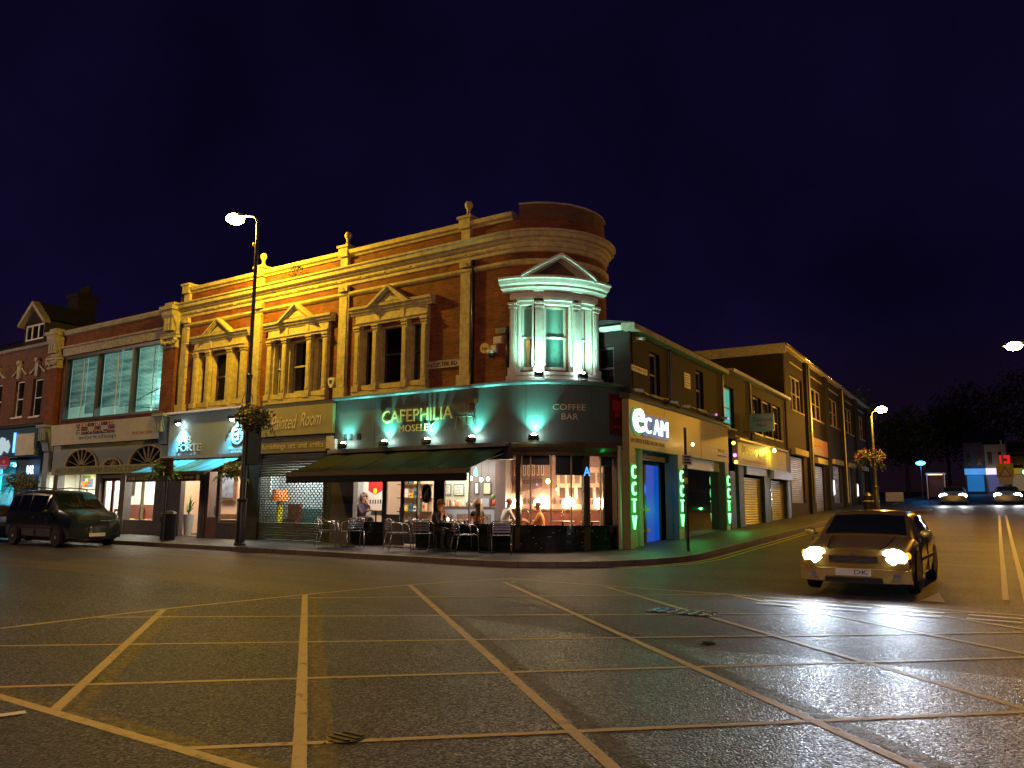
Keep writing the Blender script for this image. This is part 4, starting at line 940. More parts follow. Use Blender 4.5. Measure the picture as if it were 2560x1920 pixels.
stool(-13.62, 16.98, .22, .45, 'low stool under the person leaning on a hand outside')
for x, y, h, lb in ((-13.45, 18.75, .44, 'stool under the person in black'), (-12.55, 18.7, .5, 'stool under the person in the white shirt'), (-11.62, 19.3, .4, 'stool behind the thick window column')): stool(x, y, .24, h, lb)
def ctable(x, y, z0, h, r, label, name='cafe_table', topm=None):
    t = thing(name, label, 'table', (x, y, z0))
    put('table_top', MB().lathe((x, y, z0+h-.03), [(0, 0), (r, 0), (r+.005, .015), (r, .03), (0, .03)], 24), topm or M['wood'], t)
    put('pedestal', MB().cyl((x, y, z0+.03), (x, y, z0+h-.03), .03), M['black'], t)
    put('foot', MB().lathe((x, y, z0), [(.22, 0), (.22, .015), (.05, .03), (0, .03)], 18), M['black'], t)
ctable(-17.35, 18.6, .24, .98, .36, 'high round table in front of the person by the poster')
ctable(-14.45, 18.3, .24, .72, .34, 'round table inside behind the oval badge')
ctable(-14.15, 19.0, .24, .72, .34, 'round table in front of the person in black')
ctable(-12.15, 19.35, .24, .74, .38, 'round table in front of the person in the white shirt')
ctable(-10.9, 19.2, .24, .74, .36, 'round table by the curved corner window')
ctable(-10.1, 19.4, .24, .74, .30, 'small round table at the right end of the curved window')
put('wooden_post', MB().box(-12.98, -12.86, 18.0, 18.12, .24, 1.45), M['wood'], label='square wooden post between the two people seated at the window', cat='post')
for x, y, z in ((-12.1, 19.3, .98), (-10.9, 19.2, .98), (-10.1, 19.3, .98)):
    t = thing('water_bottle', {-12.1: 'clear bottle on the table of the person in white', -10.9: 'clear bottle on the corner window table', -10.1: 'clear bottle on the rightmost window table'}[x], 'bottle', (x, y, z))
    put('bottle_body', MB().lathe((x, y, z), [(.035, 0), (.035, .16), (.012, .22), (.012, .27)], 10), M['glass'], t, smooth=True); put('cap', MB().cyl((x, y, z+.27), (x, y, z+.29), .014), M['white'], t)

# ================================================================ awnings
def awning(x0, x1, yb, zb, yf, zf, zv, mf, mb, mv, label, ribs=0):
    t = thing('shop_awning', label, 'awning', ((x0+x1)/2, yb, zf))
    m = MB(); n = 10
    for i in range(n):
        a, b = x0+(x1-x0)*i/n, x0+(x1-x0)*(i+1)/n
        k = 5
        for j in range(k):
            f0, f1 = j/k, (j+1)/k; sg = lambda f: -.05*math.sin(math.pi*f)
            P = [(a, yb+(yf-yb)*f0, zb+(zf-zb)*f0+sg(f0)), (b, yb+(yf-yb)*f0, zb+(zf-zb)*f0+sg(f0)), (b, yb+(yf-yb)*f1, zb+(zf-zb)*f1+sg(f1)), (a, yb+(yf-yb)*f1, zb+(zf-zb)*f1+sg(f1))]
            m.face(P)
    put('canopy', m, mf, t, smooth=True)
    m = MB()
    for i in range(1, ribs): u = x0+(x1-x0)*i/ribs; m.tube([(u, yb+(yf-yb)*f, zb+(zf-zb)*f-.05*math.sin(math.pi*f)+.008) for f in (0, .25, .5, .75, 1)], .007, 4)
    if ribs: put('seam', m, M['grey_fab'], t)
    put('front_bar', MB().box(x0, x1, yf-.06, yf+.04, zf-.11, zf+.01), mb, t)
    m = MB(); n = 24
    for i in range(n):
        a, b = x0+(x1-x0)*i/n, x0+(x1-x0)*(i+1)/n; d = lambda q: .012*math.sin(q*9)
        m.face([(a, yf-.03+d(a), zv), (b, yf-.03+d(b), zv), (b, yf-.03, zf-.10), (a, yf-.03, zf-.10)])
    v = put('valance', m, mv, t, smooth=True)
    put('roller_case', MB().box(x0-.03, x1+.03, yb-.16, yb+.06, zb-.02, zb+.09), M['metal'], t)
    for u in (x0+.1, x1-.1): put('folding_arm', MB().tube([(u, yb, zb-.2), (u+(.5 if u < (x0+x1)/2 else -.5), (yb+yf)/2, (zb+zf)/2-.18), (u, yf, zf-.08)], .02), M['metal'], t)
    return t, v
aw, v = awning(-18.05, -11.5, 17.28, 2.97, 15.55, 2.30, 2.0, M['awn_dark'], M['awn_bar'], M['black'], 'large dark green awning stretched out over the cafe tables', 5)
aw2, v2 = awning(-26.66, -22.25, 17.22, 3.0, 15.8, 2.44, 2.12, M['awn_blue'], M['awn_bar'], M['grey_fab'], 'pale blue awning over the hair salon front with lettered valance', 6)
FR[0] = I4
text('valance_lettering', 'LAB FORTE', -26.5, -25.3, 2.19, 2.31, 0, M['pale_gold'], v2, d=.006, S=lambda u, o, z: (u, 15.75-o, z), shear=.2)
text('valance_lettering', '0121 449 0407', -23.6, -22.75, 2.19, 2.29, 0, M['pale_gold'], v2, d=.006, S=lambda u, o, z: (u, 15.75-o, z))
put('valance_emblem', MB().plate([(-22.55+.09*math.cos(i*.45), 2.24+.09*math.sin(i*.45)) for i in range(14)], 0, .006, lambda u, o, z: (u, 15.75-o, z)), M['pale_gold'], v2)

# ================================================================ floodlights
M['flood_face'] = emit('floodlight_lens', (.75, 1, .93), 60)
def flood(x, y, z, nx, ny, label, pw, group, up=1, tilt=.36, spot=104, color=TEAL, r=1.0):
    # (nx, ny) points from the lamp to the wall
    t = thing('floodlight', label, 'floodlight', (x, y, z), group=group)
    tx, ty = -ny, nx
    def P(a, b, c): return (x+tx*a+nx*b, y+ty*a+ny*b, z+up*c)
    m = MB(); ca, sa = math.cos(tilt), math.sin(tilt)
    def Q(a, b, c):   # local box tilted towards the wall
        return P(a*r, (b*ca+c*sa)*r, (c*ca-b*sa)*r+.10)
    bx = [Q(sx_*.13, sy*.07, sz*.055) for sz in (-1, 1) for sx_, sy in ((-1, -1), (1, -1), (1, 1), (-1, 1))]
    for q in ((3,2,1,0), (0,1,5,4), (1,2,6,5), (2,3,7,6), (3,0,4,7)): m.face([bx[i] for i in q])
    for k in range(5): m.face([Q(-.12+k*.05, -.08, -.07), Q(-.11+k*.05, -.08, -.07), Q(-.11+k*.05, .06, -.07), Q(-.12+k*.05, .06, -.07)])
    put('housing', m, M['black'], t)
    put('bracket', MB().tube([P(-.15*r, 0, .10), P(-.15*r, 0, 0), P(.15*r, 0, 0), P(.15*r, 0, .10)], .012, 5), M['black'], t)
    put('lens', MB().sph(Q(0, .02, .06), 1, 12, (.10*r, .05*r, .075*r)), M['flood_face'], t, smooth=True)
    light(t, 'SPOT', Q(0, .02, .165), pw, color, .05, spot=spot, blend=.9, aim=(nx*sa*1.0, ny*sa*1.0, up*ca))
    return t
g1 = 'floodlights along the foot of the cafe fascia'
for x, lb in ((-17.37, 'leftmost floodlight under the cafe fascia, next to the painted signboard'), (-15.69, 'floodlight under the fascia below the first letters of the cafe name'), (-14.08, 'floodlight under the fascia right of the small second line of lettering'), (-12.52, 'floodlight under the wall mounted wooden chair')):
    flood(x, 17.04, 3.06, 0, 1, lb, 165, g1)
p = SF(-10.75, .26, 3.05); th = (-10.75+11.9)/2.75
flood(p[0], p[1]+17.6, 3.05, -math.sin(th), math.cos(th), 'floodlight on the curved part of the fascia left of the smaller gold lettering', 210, g1)
for dg_, lb in ((-14, 'left of the two floodlights at the foot of the corner bay window'), (14, 'right of the two floodlights at the foot of the corner bay window')):
    p = SU(ub(dg_), .50, 4.72); a = th0+math.radians(dg_)
    flood(p[0], p[1]+17.6, 4.74, -math.sin(a), math.cos(a), lb, 300, 'floodlights under the bay window', tilt=.20, spot=150, color=(.42, 1, .74))
for x, lb in ((-25.72, 'left downlight above the salon lettering'), (-22.65, 'right downlight above the round salon emblem')):
    flood(x, 16.98, 4.42, 0, 1, lb, 420, 'downlights on the salon fascia', up=-1, tilt=.12, color=(.12, .72, 1), spot=110)

# chair mounted on the fascia
ch = thing('wooden_chair', 'old spindle back wooden chair hung on the cafe fascia as decoration', 'chair', (-12.72, 17.1, 3.5))
CX, CY, CZ = -12.72, 17.08, 3.80
m = MB(); m.box(CX-.25, CX+.17, CY-.20, CY+.18, CZ, CZ+.035); put('seat', m, M['wood'], ch)
for dx, dy, ex, ey in ((-.21, -.15, -.25, -.19), (-.21, .14, -.24, .16), (.13, -.15, .19, -.20), (.13, .14, .2, .16)): put('leg', MB().cyl((CX+dx, CY+dy, CZ), (CX+ex, CY+ey, CZ-.37), .018, .012, 8), M['wood'], ch)
for k in range(4):
    f = -.15+.1*k; put('spindle', MB().cyl((CX+.02+f*.9, CY+.14, CZ+.03), (CX+.04+f*1.1, CY+.18, CZ+.40), .010, n=6), M['wood'], ch)
m = MB(); m.box(CX-.17, CX+.25, CY+.16, CY+.20, CZ+.38, CZ+.52); put('top_rail', m, M['wood'], ch)
put('stretcher', MB().tube([(CX-.23, CY-.17, CZ-.2), (CX+.16, CY-.18, CZ-.2)], .01).tube([(CX-.02, CY-.17, CZ-.2), (CX-.02, CY+.15, CZ-.2)], .01), M['wood'], ch)
put('hanging_wire', MB().tube([(CX+.17, CY+.16, CZ+.5), (CX+.17, CY+.18, CZ+.92)], .006, 4), M['black'], ch)
# alarm boxes and cameras
def alarm(x, z, label, shape):
    y = 17.5; t = thing('alarm_box', label, 'alarm box', (x, y, z))
    if shape == 'tri': put('case', MB().plate([(x-.06, z), (x+.06, z), (x+.17, z+.26), (x+.13, z+.32), (x-.13, z+.32), (x-.17, z+.26)], 0, .09, lambda u, o, q: (u, 17.59-o, q)), M['cream'], t); put('sticker', MB().plate([(x-.05, z+.12), (x+.05, z+.12), (x+.08, z+.24), (x-.08, z+.24)], .09, .094, lambda u, o, q: (u, 17.59-o, q)), M['dark'], t)
    if shape == 'disc':
        sf = lambda u, o, q: SU(u, o, q)
        FR[0] = FA
        put('case', MB().plate([(x+.15*math.cos(i*math.pi/12), z+.16+.15*math.sin(i*math.pi/12)) for i in range(24)], 0, .07, SU), M['yellow_c'], t); text('label_lettering', 'Yale', x-.10, x+.10, z+.10, z+.2, .07, M['navy'], t, d=.004, S=SU); FR[0] = I4
    if shape == 'box': FR[0] = FA; put('case', MB().blk(x-.13, x+.13, 0, .12, z, z+.2, SU), M['white'], t); put('cover', MB().blk(x-.11, x+.11, .12, .13, z+.02, z+.18, SU), M['cream'], t); FR[0] = I4
M['yellow_c'] = mat('yellowed_plastic', (.65, .50, .12), .5, var=.05)
alarm(-18.47, 5.10, 'cream wedge shaped alarm box right of the middle window', 'tri')
alarm(-12.45, 5.60, 'round yellow alarm disc on the brick near the bay window', 'disc')
alarm(-11.98, 5.83, 'square white sensor box above the dome camera', 'box')
FR[0] = FA
t = thing('security_camera', 'white bracketed dome camera with black eye beside the round alarm', 'camera', (-12.15, -.1, 5.45))
put('bracket', MB().blk(-12.22, -12.05, 0, .10, 5.60, 5.80, SU), M['white'], t); m = MB(); m.sph(SU(-12.15, .2, 5.52), .09, 12); put('dome', m, M['black'], t, smooth=True); m = MB(); m.sph(SU(-12.15, .2, 5.60), .11, 12, (1, 1, .8)); put('hood', m, M['white'], t, smooth=True)
t = thing('security_camera', 'small grey bullet camera highest on the wall left of the bay window', 'camera', (-11.8, -.1, 6.1))
put('bracket', MB().blk(-11.72, -11.60, 0, .15, 6.08, 6.2, SU), M['black'], t); put('camera_body', MB().blk(-11.98, -11.70, .10, .22, 6.10, 6.24, SU), M['metal'], t)
# street name plate
t = thing('street_name_plate', 'worn cast street name plate reading ALCESTER RD on the brick', 'street sign', (-13.97, 0, 5.35))
m = MB(); xs0, xs1, z0, z1 = -14.6, -13.35, 5.34, 5.56
m.plate([(xs0+.06, z0), (xs1-.06, z0), (xs1, z0+.06), (xs1, z1-.06), (xs1-.06, z1), (xs0+.06, z1), (xs0, z1-.06), (xs0, z0+.06)], 0, .03); pl = put('plate', m, M['street_sign'], t)
text('street_lettering', 'ALCESTER RD', xs0+.09, xs1-.09, z0+.05, z1-.05, .03, M['black'], pl, d=.01)
m = MB(); m.blk(xs0+.06, xs1-.06, .03, .04, z1-.02, z1); m.blk(xs0+.06, xs1-.06, .03, .04, z0, z0+.02); put('raised_rim', m, M['stone_d'], pl)
FR[0] = I4
# buddleia growing out of the parapet
def leaves(c, rad, n, size, mats, seed=1, sq=(1, 1, 1), hollow=.35):
    random.seed(seed); m = MB()
    for i in range(n):
        d = Vector((random.gauss(0, 1), random.gauss(0, 1), random.gauss(0, 1))).normalized(); q = rad*(hollow+(1-hollow)*random.random()**.5)
        q *= .75+.45*noise.noise(d*2.2+Vector((seed, 0, 0)))+.2
        p = Vector(c)+Vector((d.x*q*sq[0], d.y*q*sq[1], d.z*q*sq[2])); s = size*random.uniform(.6, 1.3)
        a = Vector((random.gauss(0, 1), random.gauss(0, 1), random.gauss(0, 1))).normalized(); b = a.orthogonal().normalized(); e = a.cross(b)
        m.m = random.randrange(len(mats)) if len(mats) > 1 else 0
        m.face([p-b*s, p+e*s*.5, p+b*s, p-e*s*.5])
    return m
t = thing('parapet_weed', 'straggly weed growing from the parapet above the middle window', 'plant', (-20.2, 17.35, 8.98))
put('leaves', leaves((-20.2, 17.32, 9.18), .34, 90, .045, [M['leaf_d']], 4, (1.3, .5, .6)), M['leaf_d'], t)
put('stem', MB().tube([(-20.2, 17.4, 8.95), (-20.25, 17.3, 9.15), (-20.1, 17.28, 9.35)], .01, 4).tube([(-20.2, 17.4, 8.98), (-20.45, 17.3, 9.2)], .008, 4), M['bark'], t)

# ================================================================ street lamps
M['lamp_lens'] = emit('sodium_lens', (1, .78, .22), 120)
def street_lamp(loc, h, arm, label, pw, base=True, soft=.12, spot=None, r=1.0, color=SODIUM):
    x, y, z = loc; t = thing('street_lamp', label, 'street lamp', loc, group='sodium street lamps')
    m = MB(); m.lathe(loc, [(.14, 0), (.14, 1.25), (.115, 1.30), (.09, 1.38), (.085, h*.5), (.06, h*.52), (.055, h)], 14); put('pole', m, M['post'], t, smooth=40)
    for zz, pr in ((1.28, [(.135, 0), (.15, .02), (.15, .09), (.12, .12)]), (h*.5, [(.09, 0), (.10, .02), (.10, .10), (.065, .14)]), (0, [(.18, 0), (.18, .05), (.15, .08)])): m = MB(); m.lathe((x, y, z+zz), pr, 14); put('collar', m, M['post'], t, smooth=40)
    ax, ay = arm; A = Vector((x, y, z+h)); B_ = Vector((x+ax, y+ay, z+h+.32)); d = Vector((ax, ay, 0)).normalized(); s = Vector((-d.y, d.x, 0))
    put('arm', MB().tube([A, A+Vector((ax*.25, ay*.25, .2)), B_], .035, 8), M['metal'], t, smooth=True)
    m = MB()
    R = []
    for f, wd, zt in ((-.12, .05, .03), (.0, .12, .08), (.35, .16, .10), (.62, .13, .06), (.68, .05, .02)):
        c = B_+d*f; R.append([c+s*wd+Vector((0, 0, -.03)), c+s*wd*.7+Vector((0, 0, zt)), c-s*wd*.7+Vector((0, 0, zt)), c-s*wd+Vector((0, 0, -.03))])
    m.rings(R); hd = put('lamp_head', m, M['metal'], t, smooth=50)
    c = B_+d*.33+Vector((0, 0, -.05)); m = MB(); m.sph(c, .24, 14, (1.2, 1.2, .7)); put('lens', m, M['lamp_lens'], hd, smooth=True)
    light(t, 'POINT', c+Vector((0, 0, -.30)), pw, color, soft) if not spot else light(t, 'SPOT', c+Vector((0, 0, -.30)), pw, color, soft, spot=spot, blend=.5, aim=(0, 0, -1))
    return t
ZP = gz(15.5)+.12
l1 = street_lamp((-20.0, 15.55, ZP), 10.2, (-.75, -.05), 'tall dark street lamp in front of the terrace with a hanging flower basket and banner', 2500)
put('photocell', MB().lathe((-20.13, 15.55, ZP+9.4), [(.05, 0), (.06, .04), (.05, .1), (0, .12)], 10), M['metal'], l1)
m = MB(); bz = ZP+2.42
m.box(-19.93, -19.30, 15.52, 15.56, bz, bz+1.36); put('banner', m, mat('dark_teal_banner', (.012, .035, .045), .6, var=.3), l1)
put('banner_arm', MB().tube([(-20, 15.54, bz+1.38), (-19.28, 15.54, bz+1.38)], .015).tube([(-20, 15.54, bz-.02), (-19.28, 15.54, bz-.02)], .015), M['post'], l1)
put('scroll_bracket', MB().tube([(-19.96+.25*math.cos(a*.5), 15.5, ZP+4.35+.32*math.sin(a*.5)) for a in range(0, 9)], .012).tube([(-19.96, 15.5, ZP+4.1), (-19.4, 15.5, ZP+4.12)], .014), M['black'], l1)
street_lamp((-9.0, .4, .0), 9.6, (.0, .8), 'street lamp on the near pavement left of the view', 1400, soft=.22, color=(1, .45, .08))
street_lamp((5.5, -4.5, .0), 8.5, (-.7, .2), 'pale street lamp behind the photographer', 1600, soft=.22, color=(1, .66, .95))  # unseen lamp added to whiten and brighten the foreground road
street_lamp((-41.5, 5.2, .0), 9.3, (.2, .8), 'street lamp on the near pavement beyond the left edge', 2400, soft=.22, color=(1, .64, .46))
def basket(c, r, label, mats, pm, seed, lv=M['leaf_d'], n=700):
    t = thing('hanging_basket', label, 'flower basket', c, group='hanging flower baskets')
    put('bowl', MB().lathe((c[0], c[1], c[2]-r*.55), [(.02, 0), (r*.4, .05), (r*.62, r*.35), (r*.66, r*.5)], 16), M['bark'], t, smooth=True)
    put('leaves', leaves(c, r, n, .062, [lv], seed, (1.25, 1, .72)), lv, t)
    random.seed(seed+9); m = MB()
    for i in range(16):
        a = i*.4+random.random()*.3; d = Vector((math.cos(a), math.sin(a), 0)); L_ = r*random.uniform(.5, 1.15); p = Vector(c)+d*r*.95-Vector((0, 0, r*.3))
        for k in range(9):
            q = p+d*.03*k-Vector((0, 0, L_*k/9)); e_ = Vector((random.gauss(0, 1), random.gauss(0, 1), random.gauss(0, 1))).normalized()*.045; f_ = e_.orthogonal().normalized()*.022; m.face([q-e_, q+f_, q+e_, q-f_])
    put('trailing_stems', m, lv, t)
    put('flowers', leaves((c[0], c[1], c[2]+.02), r*1.03, int(n*.42), .035, pm, seed+3, (1.28, 1.03, .75), .75), pm, t)
    return t
basket((-19.65, 15.5, ZP+3.82), .55, 'full pink and cream flower basket high on the tall lamp post', 0, [M['petal'], M['petal_w']], 21, M['leaf'], 900)
for i, (x, y, z, lb) in enumerate(((-23.7, 15.25, 2.55, 'flower basket behind the parking sign beside the blue awning'), (-20.75, 15.7, 2.45, 'green leafy basket with a few red flowers low on the tall lamp post'))):
    basket((x, y, z), .34, lb, 0, [M['petal_r'], M['petal_w']], 31+i*5, M['leaf_l'], 420)
basket((-36.9, 17.0, 2.3), .62, 'large red and violet flower basket beside the bright cyan shop', 0, [M['petal_r'], M['petal_v'], M['petal']], 44, M['leaf'], 650)
# parking sign on a thin pole
def sign_pole(x, y, h, z0, w_, hh, zt, label, mt, lines=5, cat='road sign', tilt=0):
    t = thing('parking_sign', label, cat, (x, y, z0)); put('pole', MB().cyl((x, y, z0), (x, y, z0+h), .038), M['post'], t)
    FR[0] = Matrix.Translation((x, y, 0)) @ Matrix.Rotation(tilt, 4, 'Z')
    sp = put('sign_plate', MB().box(-w_/2, w_/2, -.07, -.05, zt-hh, zt), mt, t); m = MB()
    for i in range(lines): m.box(-w_*.35, w_*.35*(1-.4*(i % 2)), -.076, -.07, zt-hh*(i+.7)/(lines+.5)-.02, zt-hh*(i+.7)/(lines+.5)+.02)
    put('sign_lines', m, M['black'], sp); FR[0] = I4; return t
sign_pole(-23.4, 15.2, 2.62, ZP, .5, .62, 2.86, 'dark backed parking sign on a thin pole in front of the blue awning', mat('brown_sign_plate', (.10, .07, .04), .6), tilt=.35)
t = sign_pole(-7.35, 19.4, 3.15, gz(19.4)+.12, .28, .26, 2.72, 'thin dark post with a small white notice outside the green lit shop', M['cream'], 3, tilt=math.radians(55))
put('reflective_band', MB().cyl((-7.35, 19.4, 1.98), (-7.35, 19.4, 2.14), .042), M['yellow'], t)
t = thing('litter_bin', 'cylindrical dark litter bin on the pavement outside the dance studio', 'bin', (-24.2, 15.9, ZP))
put('bin_body', MB().lathe((-24.2, 15.9, ZP), [(.2, 0), (.24, .05), (.24, .85), (.26, .88), (.22, .95), (.05, 1.0)], 18), M['post'], t, smooth=40); put('opening', MB().box(-24.32, -24.08, 15.64, 15.68, ZP+.62, ZP+.78), M['black'], t)

# ================================================================ aluminium cafe chairs and tables outside
def make_chair():
    t = thing('cafe_chair', '', 'chair', (0, 0, 0), group='aluminium chairs outside the cafe'); s = M['steel']
    for sy in (-1, 1):
        put('front_leg', MB().tube([(.26, sy*.26, 0), (.24, sy*.255, .43), (.20, sy*.27, .62), (.10, sy*.275, .655)], .012), s, t, smooth=True)
        put('rear_leg', MB().tube([(-.30, sy*.22, 0), (-.22, sy*.22, .42)], .012), s, t, smooth=True)
        put('arm_rest', MB().tube([(.12, sy*.275, .655), (-.08, sy*.285, .67), (-.18, sy*.26, .70)], .016), s, t, smooth=True)
    put('back_frame', MB().tube([(-.18, -.26, .70), (-.25, -.20, .75), (-.28, 0, .765), (-.25, .20, .75), (-.18, .26, .70)], .013).tube([(-.25, -.20, .75), (-.20, -.2, .42)], .011).tube([(-.25, .20, .75), (-.20, .2, .42)], .011), s, t, smooth=True)
    m = MB()
    for i in range(5): m.box(-.20+i*.09, -.13+i*.09, -.22, .22, .428, .44)
    put('seat_slats', m, s, t); m = MB()
    for i in range(4): m.box(-.285+i*.006, -.275+i*.006, -.19, .19, .50+i*.06, .54+i*.06)
    m.tube([(.24, -.25, .42), (-.2, -.22, .42)], .011).tube([(.24, .25, .42), (-.2, .22, .42)], .011).tube([(.24, -.25, .42), (.24, .25, .42)], .011)
    put('back_slats', m, s, t); return t
proto = make_chair(); CP = [(-17.0, 16.25, 35, 'aluminium chair furthest left, in front of the shutter'), (-16.1, 16.35, 150, 'aluminium chair second from the left, facing the first across a table'), (-14.35, 16.25, 60, 'aluminium chair in front of the cafe door'), (-13.45, 16.2, 120, 'aluminium chair right of the cafe door near the candle table'), (-12.15, 16.35, 55, 'aluminium chair second from the right, slatted back to the road'), (-11.1, 16.45, 125, 'aluminium chair furthest right, by the curved window')]
for i, (x, y, a, lb) in enumerate(CP):
    z = gz(y)+.125
    if i == 0: proto.location = (x, y, z); proto.rotation_euler = (0, 0, math.radians(a)); proto.scale = (1.08,)*3; proto['label'] = lb
    else: dup(proto, (x, y, z), math.radians(a), lb, 1.08)
for i, (x, y, lb) in enumerate(((-16.55, 16.6, 'dark round table between the two leftmost aluminium chairs'), (-14.0, 16.75, 'dark round table outside the cafe door'), (-12.9, 16.7, 'round table with a glowing candle outside the cafe window'), (-11.7, 16.75, 'rightmost outdoor table beneath the cafe window'))):
    ctable(x, y, gz(y)+.125, .74, .34, lb, 'outdoor_table', M['riser'])
z = gz(16.7)+.125+.74
t = thing('candle_lantern', 'glass candle holder glowing on the outdoor table', 'candle', (-12.95, 16.65, z))
put('holder', MB().lathe((-12.95, 16.65, z), [(.04, 0), (.045, .02), (.04, .05)], 10), M['metal'], t); put('flame', MB().sph((-12.95, 16.65, z+.08), .028, 8, (1, 1, 1.5)), emit('candle_flame', (1, .6, .2), 60), t); light(t, 'POINT', (-12.95, 16.6, z+.12), 3, (1, .6, .25), .03)
# ================================================================ side street: security shop
FR[0] = FB
E1 = thing('security_shop_building', 'low dark brick building with beige fascia and green lit pillars next to the terrace', 'building', (4.7, 1, .3))
w2 = [(1.72, 2.55, 4.62, 5.92), (5.92, 6.72, 4.66, 6.0)]
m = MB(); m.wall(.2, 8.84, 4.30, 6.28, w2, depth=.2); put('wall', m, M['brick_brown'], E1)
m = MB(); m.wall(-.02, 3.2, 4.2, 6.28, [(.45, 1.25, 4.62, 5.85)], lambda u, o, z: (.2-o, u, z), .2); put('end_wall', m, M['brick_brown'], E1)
def sash(a, b, z0, z1, par, S=S0, dep=.12, fm=None, pm=None):
    m = MB(); SS = lambda u, o, z: S(u, o-dep, z); mid = (z0+z1)/2
    m.wall(a, b, z0, z1, [(a+.07, b-.07, z0+.07, mid-.025), (a+.07, b-.07, mid+.025, z1-.07)], SS, .05)
    s_ = put('window', m, fm or M['stone'], par)
    put('pane', MB().face([SS(a, -.03, z0), SS(b, -.03, z0), SS(b, -.03, z1), SS(a, -.03, z1)]), pm or M['pane'], s_)
    put('sill', MB().blk(a-.05, b+.05, -.05, .07, z0-.07, z0, S), fm or M['stone'], s_); return s_
for a, b, z0, z1 in w2: sash(a, b, z0, z1, E1)
SE = lambda u, o, z: (.2-o, u, z)
sash(.45, 1.25, 4.62, 5.85, E1, SE, fm=M['grey_wood'])
m = MB(); m.ribbon(-.1, 8.9, [(-.1, 6.22), (.28, 6.22), (.30, 6.24), (.30, 6.38), (.2, 6.40), (-.1, 6.40)]); put('eaves', m, M['stone_d'], E1)
m = MB(); m.box(-.08, .15, -.3, 6, 6.26, 6.36); put('verge_board', m, M['white'], E1)
m = MB(); m.face([(-.1, -.28, 6.41), (9.5, -.28, 6.41), (9.5, 3.5, 7.0), (-.1, 3.5, 7.0)]); m.face([(-.1, 7, 6.41), (-.1, 3.5, 7.0), (9.5, 3.5, 7.0), (9.5, 7, 6.41)]); m.face([(-.1, -.28, 6.41), (-.1, 3.5, 7.0), (-.1, 7, 6.41)]); put('roof', m, M['roof'], E1)
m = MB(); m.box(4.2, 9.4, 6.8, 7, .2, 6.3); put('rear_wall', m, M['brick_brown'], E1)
m = MB(); m.blk(.0, 9.30, -.15, .05, 2.98, 4.31); ef = put('fascia', m, M['ecam'], E1)
m = MB(); m.blk(2.73, 2.74, .05, .053, 2.98, 4.31); m.blk(6.1, 6.11, .05, .053, 2.98, 4.31); put('panel_joint', m, M['dark'], ef)
m = MB(); m.ribbon(-.05, 9.4, [(-.2, 4.31), (.10, 4.31), (.13, 4.36), (.10, 4.44), (-.2, 4.52)]); put('fascia_flashing', m, M['dark'], E1)
# illuminated letters
M['led_w'] = emit('white_led_letter', (.80, 1, .95), 1.7)
M['led_g'] = emit('green_led_letter', (.10, 1, .25), 5)
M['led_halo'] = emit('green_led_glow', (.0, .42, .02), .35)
M['led_core'] = emit('green_white_led', (.22, 1, .34), 2.6)
M['logo_bg'] = emit('blue_backlit_board', (.0, .14, .42), .5)
put('logo_board', MB().blk(.92, 2.95, .05, .07, 3.35, 3.98), M['logo_bg'], ef)
m = MB(); text_into(m, 'e', .22, .92, 3.42, 4.08, .06, .10); put('lit_lettering', m, M['led_w'], ef)
m = MB(); 
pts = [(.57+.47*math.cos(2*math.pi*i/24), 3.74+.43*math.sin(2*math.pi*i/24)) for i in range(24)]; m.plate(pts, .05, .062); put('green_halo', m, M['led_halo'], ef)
for s_, a, b in (('C', 1.05, 1.50), ('A', 1.72, 2.20), ('M', 2.30, 2.85)): text('lit_lettering', s_, a, b, 3.44, 3.90, .07, M['led_w'], ef, d=.05)
text('shop_lettering', 'SECURITY & FIRE PROTECTION', .12, 2.64, 3.13, 3.25, .05, M['black'], ef, d=.01)
text('shop_lettering', '0121 449', 8.0, 8.8, 3.30, 3.44, .05, M['grey_wood'], ef, d=.004); text('shop_lettering', 'security systems', 7.9, 9.0, 3.14, 3.24, .05, M['grey_wood'], ef, d=.004)
for k, (a, b) in enumerate(((-.08, .30), (3.70, 4.10), (8.70, 9.12))):
    m = MB(); m.blk(a, b, -.35, .08, .2, 2.98); pl = put('pillar', m, M['ecam'], E1)
    m = MB(); c = (a+b)/2
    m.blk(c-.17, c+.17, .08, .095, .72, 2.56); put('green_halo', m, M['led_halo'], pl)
    m = MB()
    for q, s_ in enumerate('CCTV'):
        zt = 2.50-q*.45; text_into(m, s_, c-.12, c+.12, zt-.36, zt, .095, .05)
    put('vertical_lit_lettering', m, M['led_core'], pl)
    light(E1, 'POINT', (c, -.55, 1.3), 20, (.03, 1, .16), .03, name='green_sign_light')
# entrance and shopfront
m = MB(); m.blk(.32, 3.66, -.9, -.85, .2, 2.98, S0); m.m = 0; put('entrance_back', m, M['dark'], E1)
m = MB(); m.blk(.32, 3.66, -.3, -.2, 2.72, 2.98); m.blk(.9, 1.0, -.5, -.42, .25, 2.72); m.blk(2.15, 2.30, -.5, -.42, .25, 2.72); m.blk(3.40, 3.50, -.5, -.42, .25, 2.72); m.blk(.32, 3.5, -.5, -.42, 2.62, 2.72); put('entrance_frame', m, M['frame_dark'], E1)
put('blue_lit_window', MB().blk(2.30, 3.40, -.46, -.45, .30, 2.62), emit('blue_lit_blind', (.004, .075, .55), .75), E1)
put('blue_side_window', MB().blk(1.0, 2.15, -.46, -.45, .30, 2.62), emit('dim_blue_blind', (.002, .02, .12), .5), E1)
m = MB()
for z in (.65, 1.25): m.blk(2.1, 2.6, -.44, -.435, z, z+.09)
put('door_sticker', m, M['yellow'], E1)
light(E1, 'POINT', (2.4, .25, 1.9), 8, (.05, .25, 1), .2, name='blue_window_light')
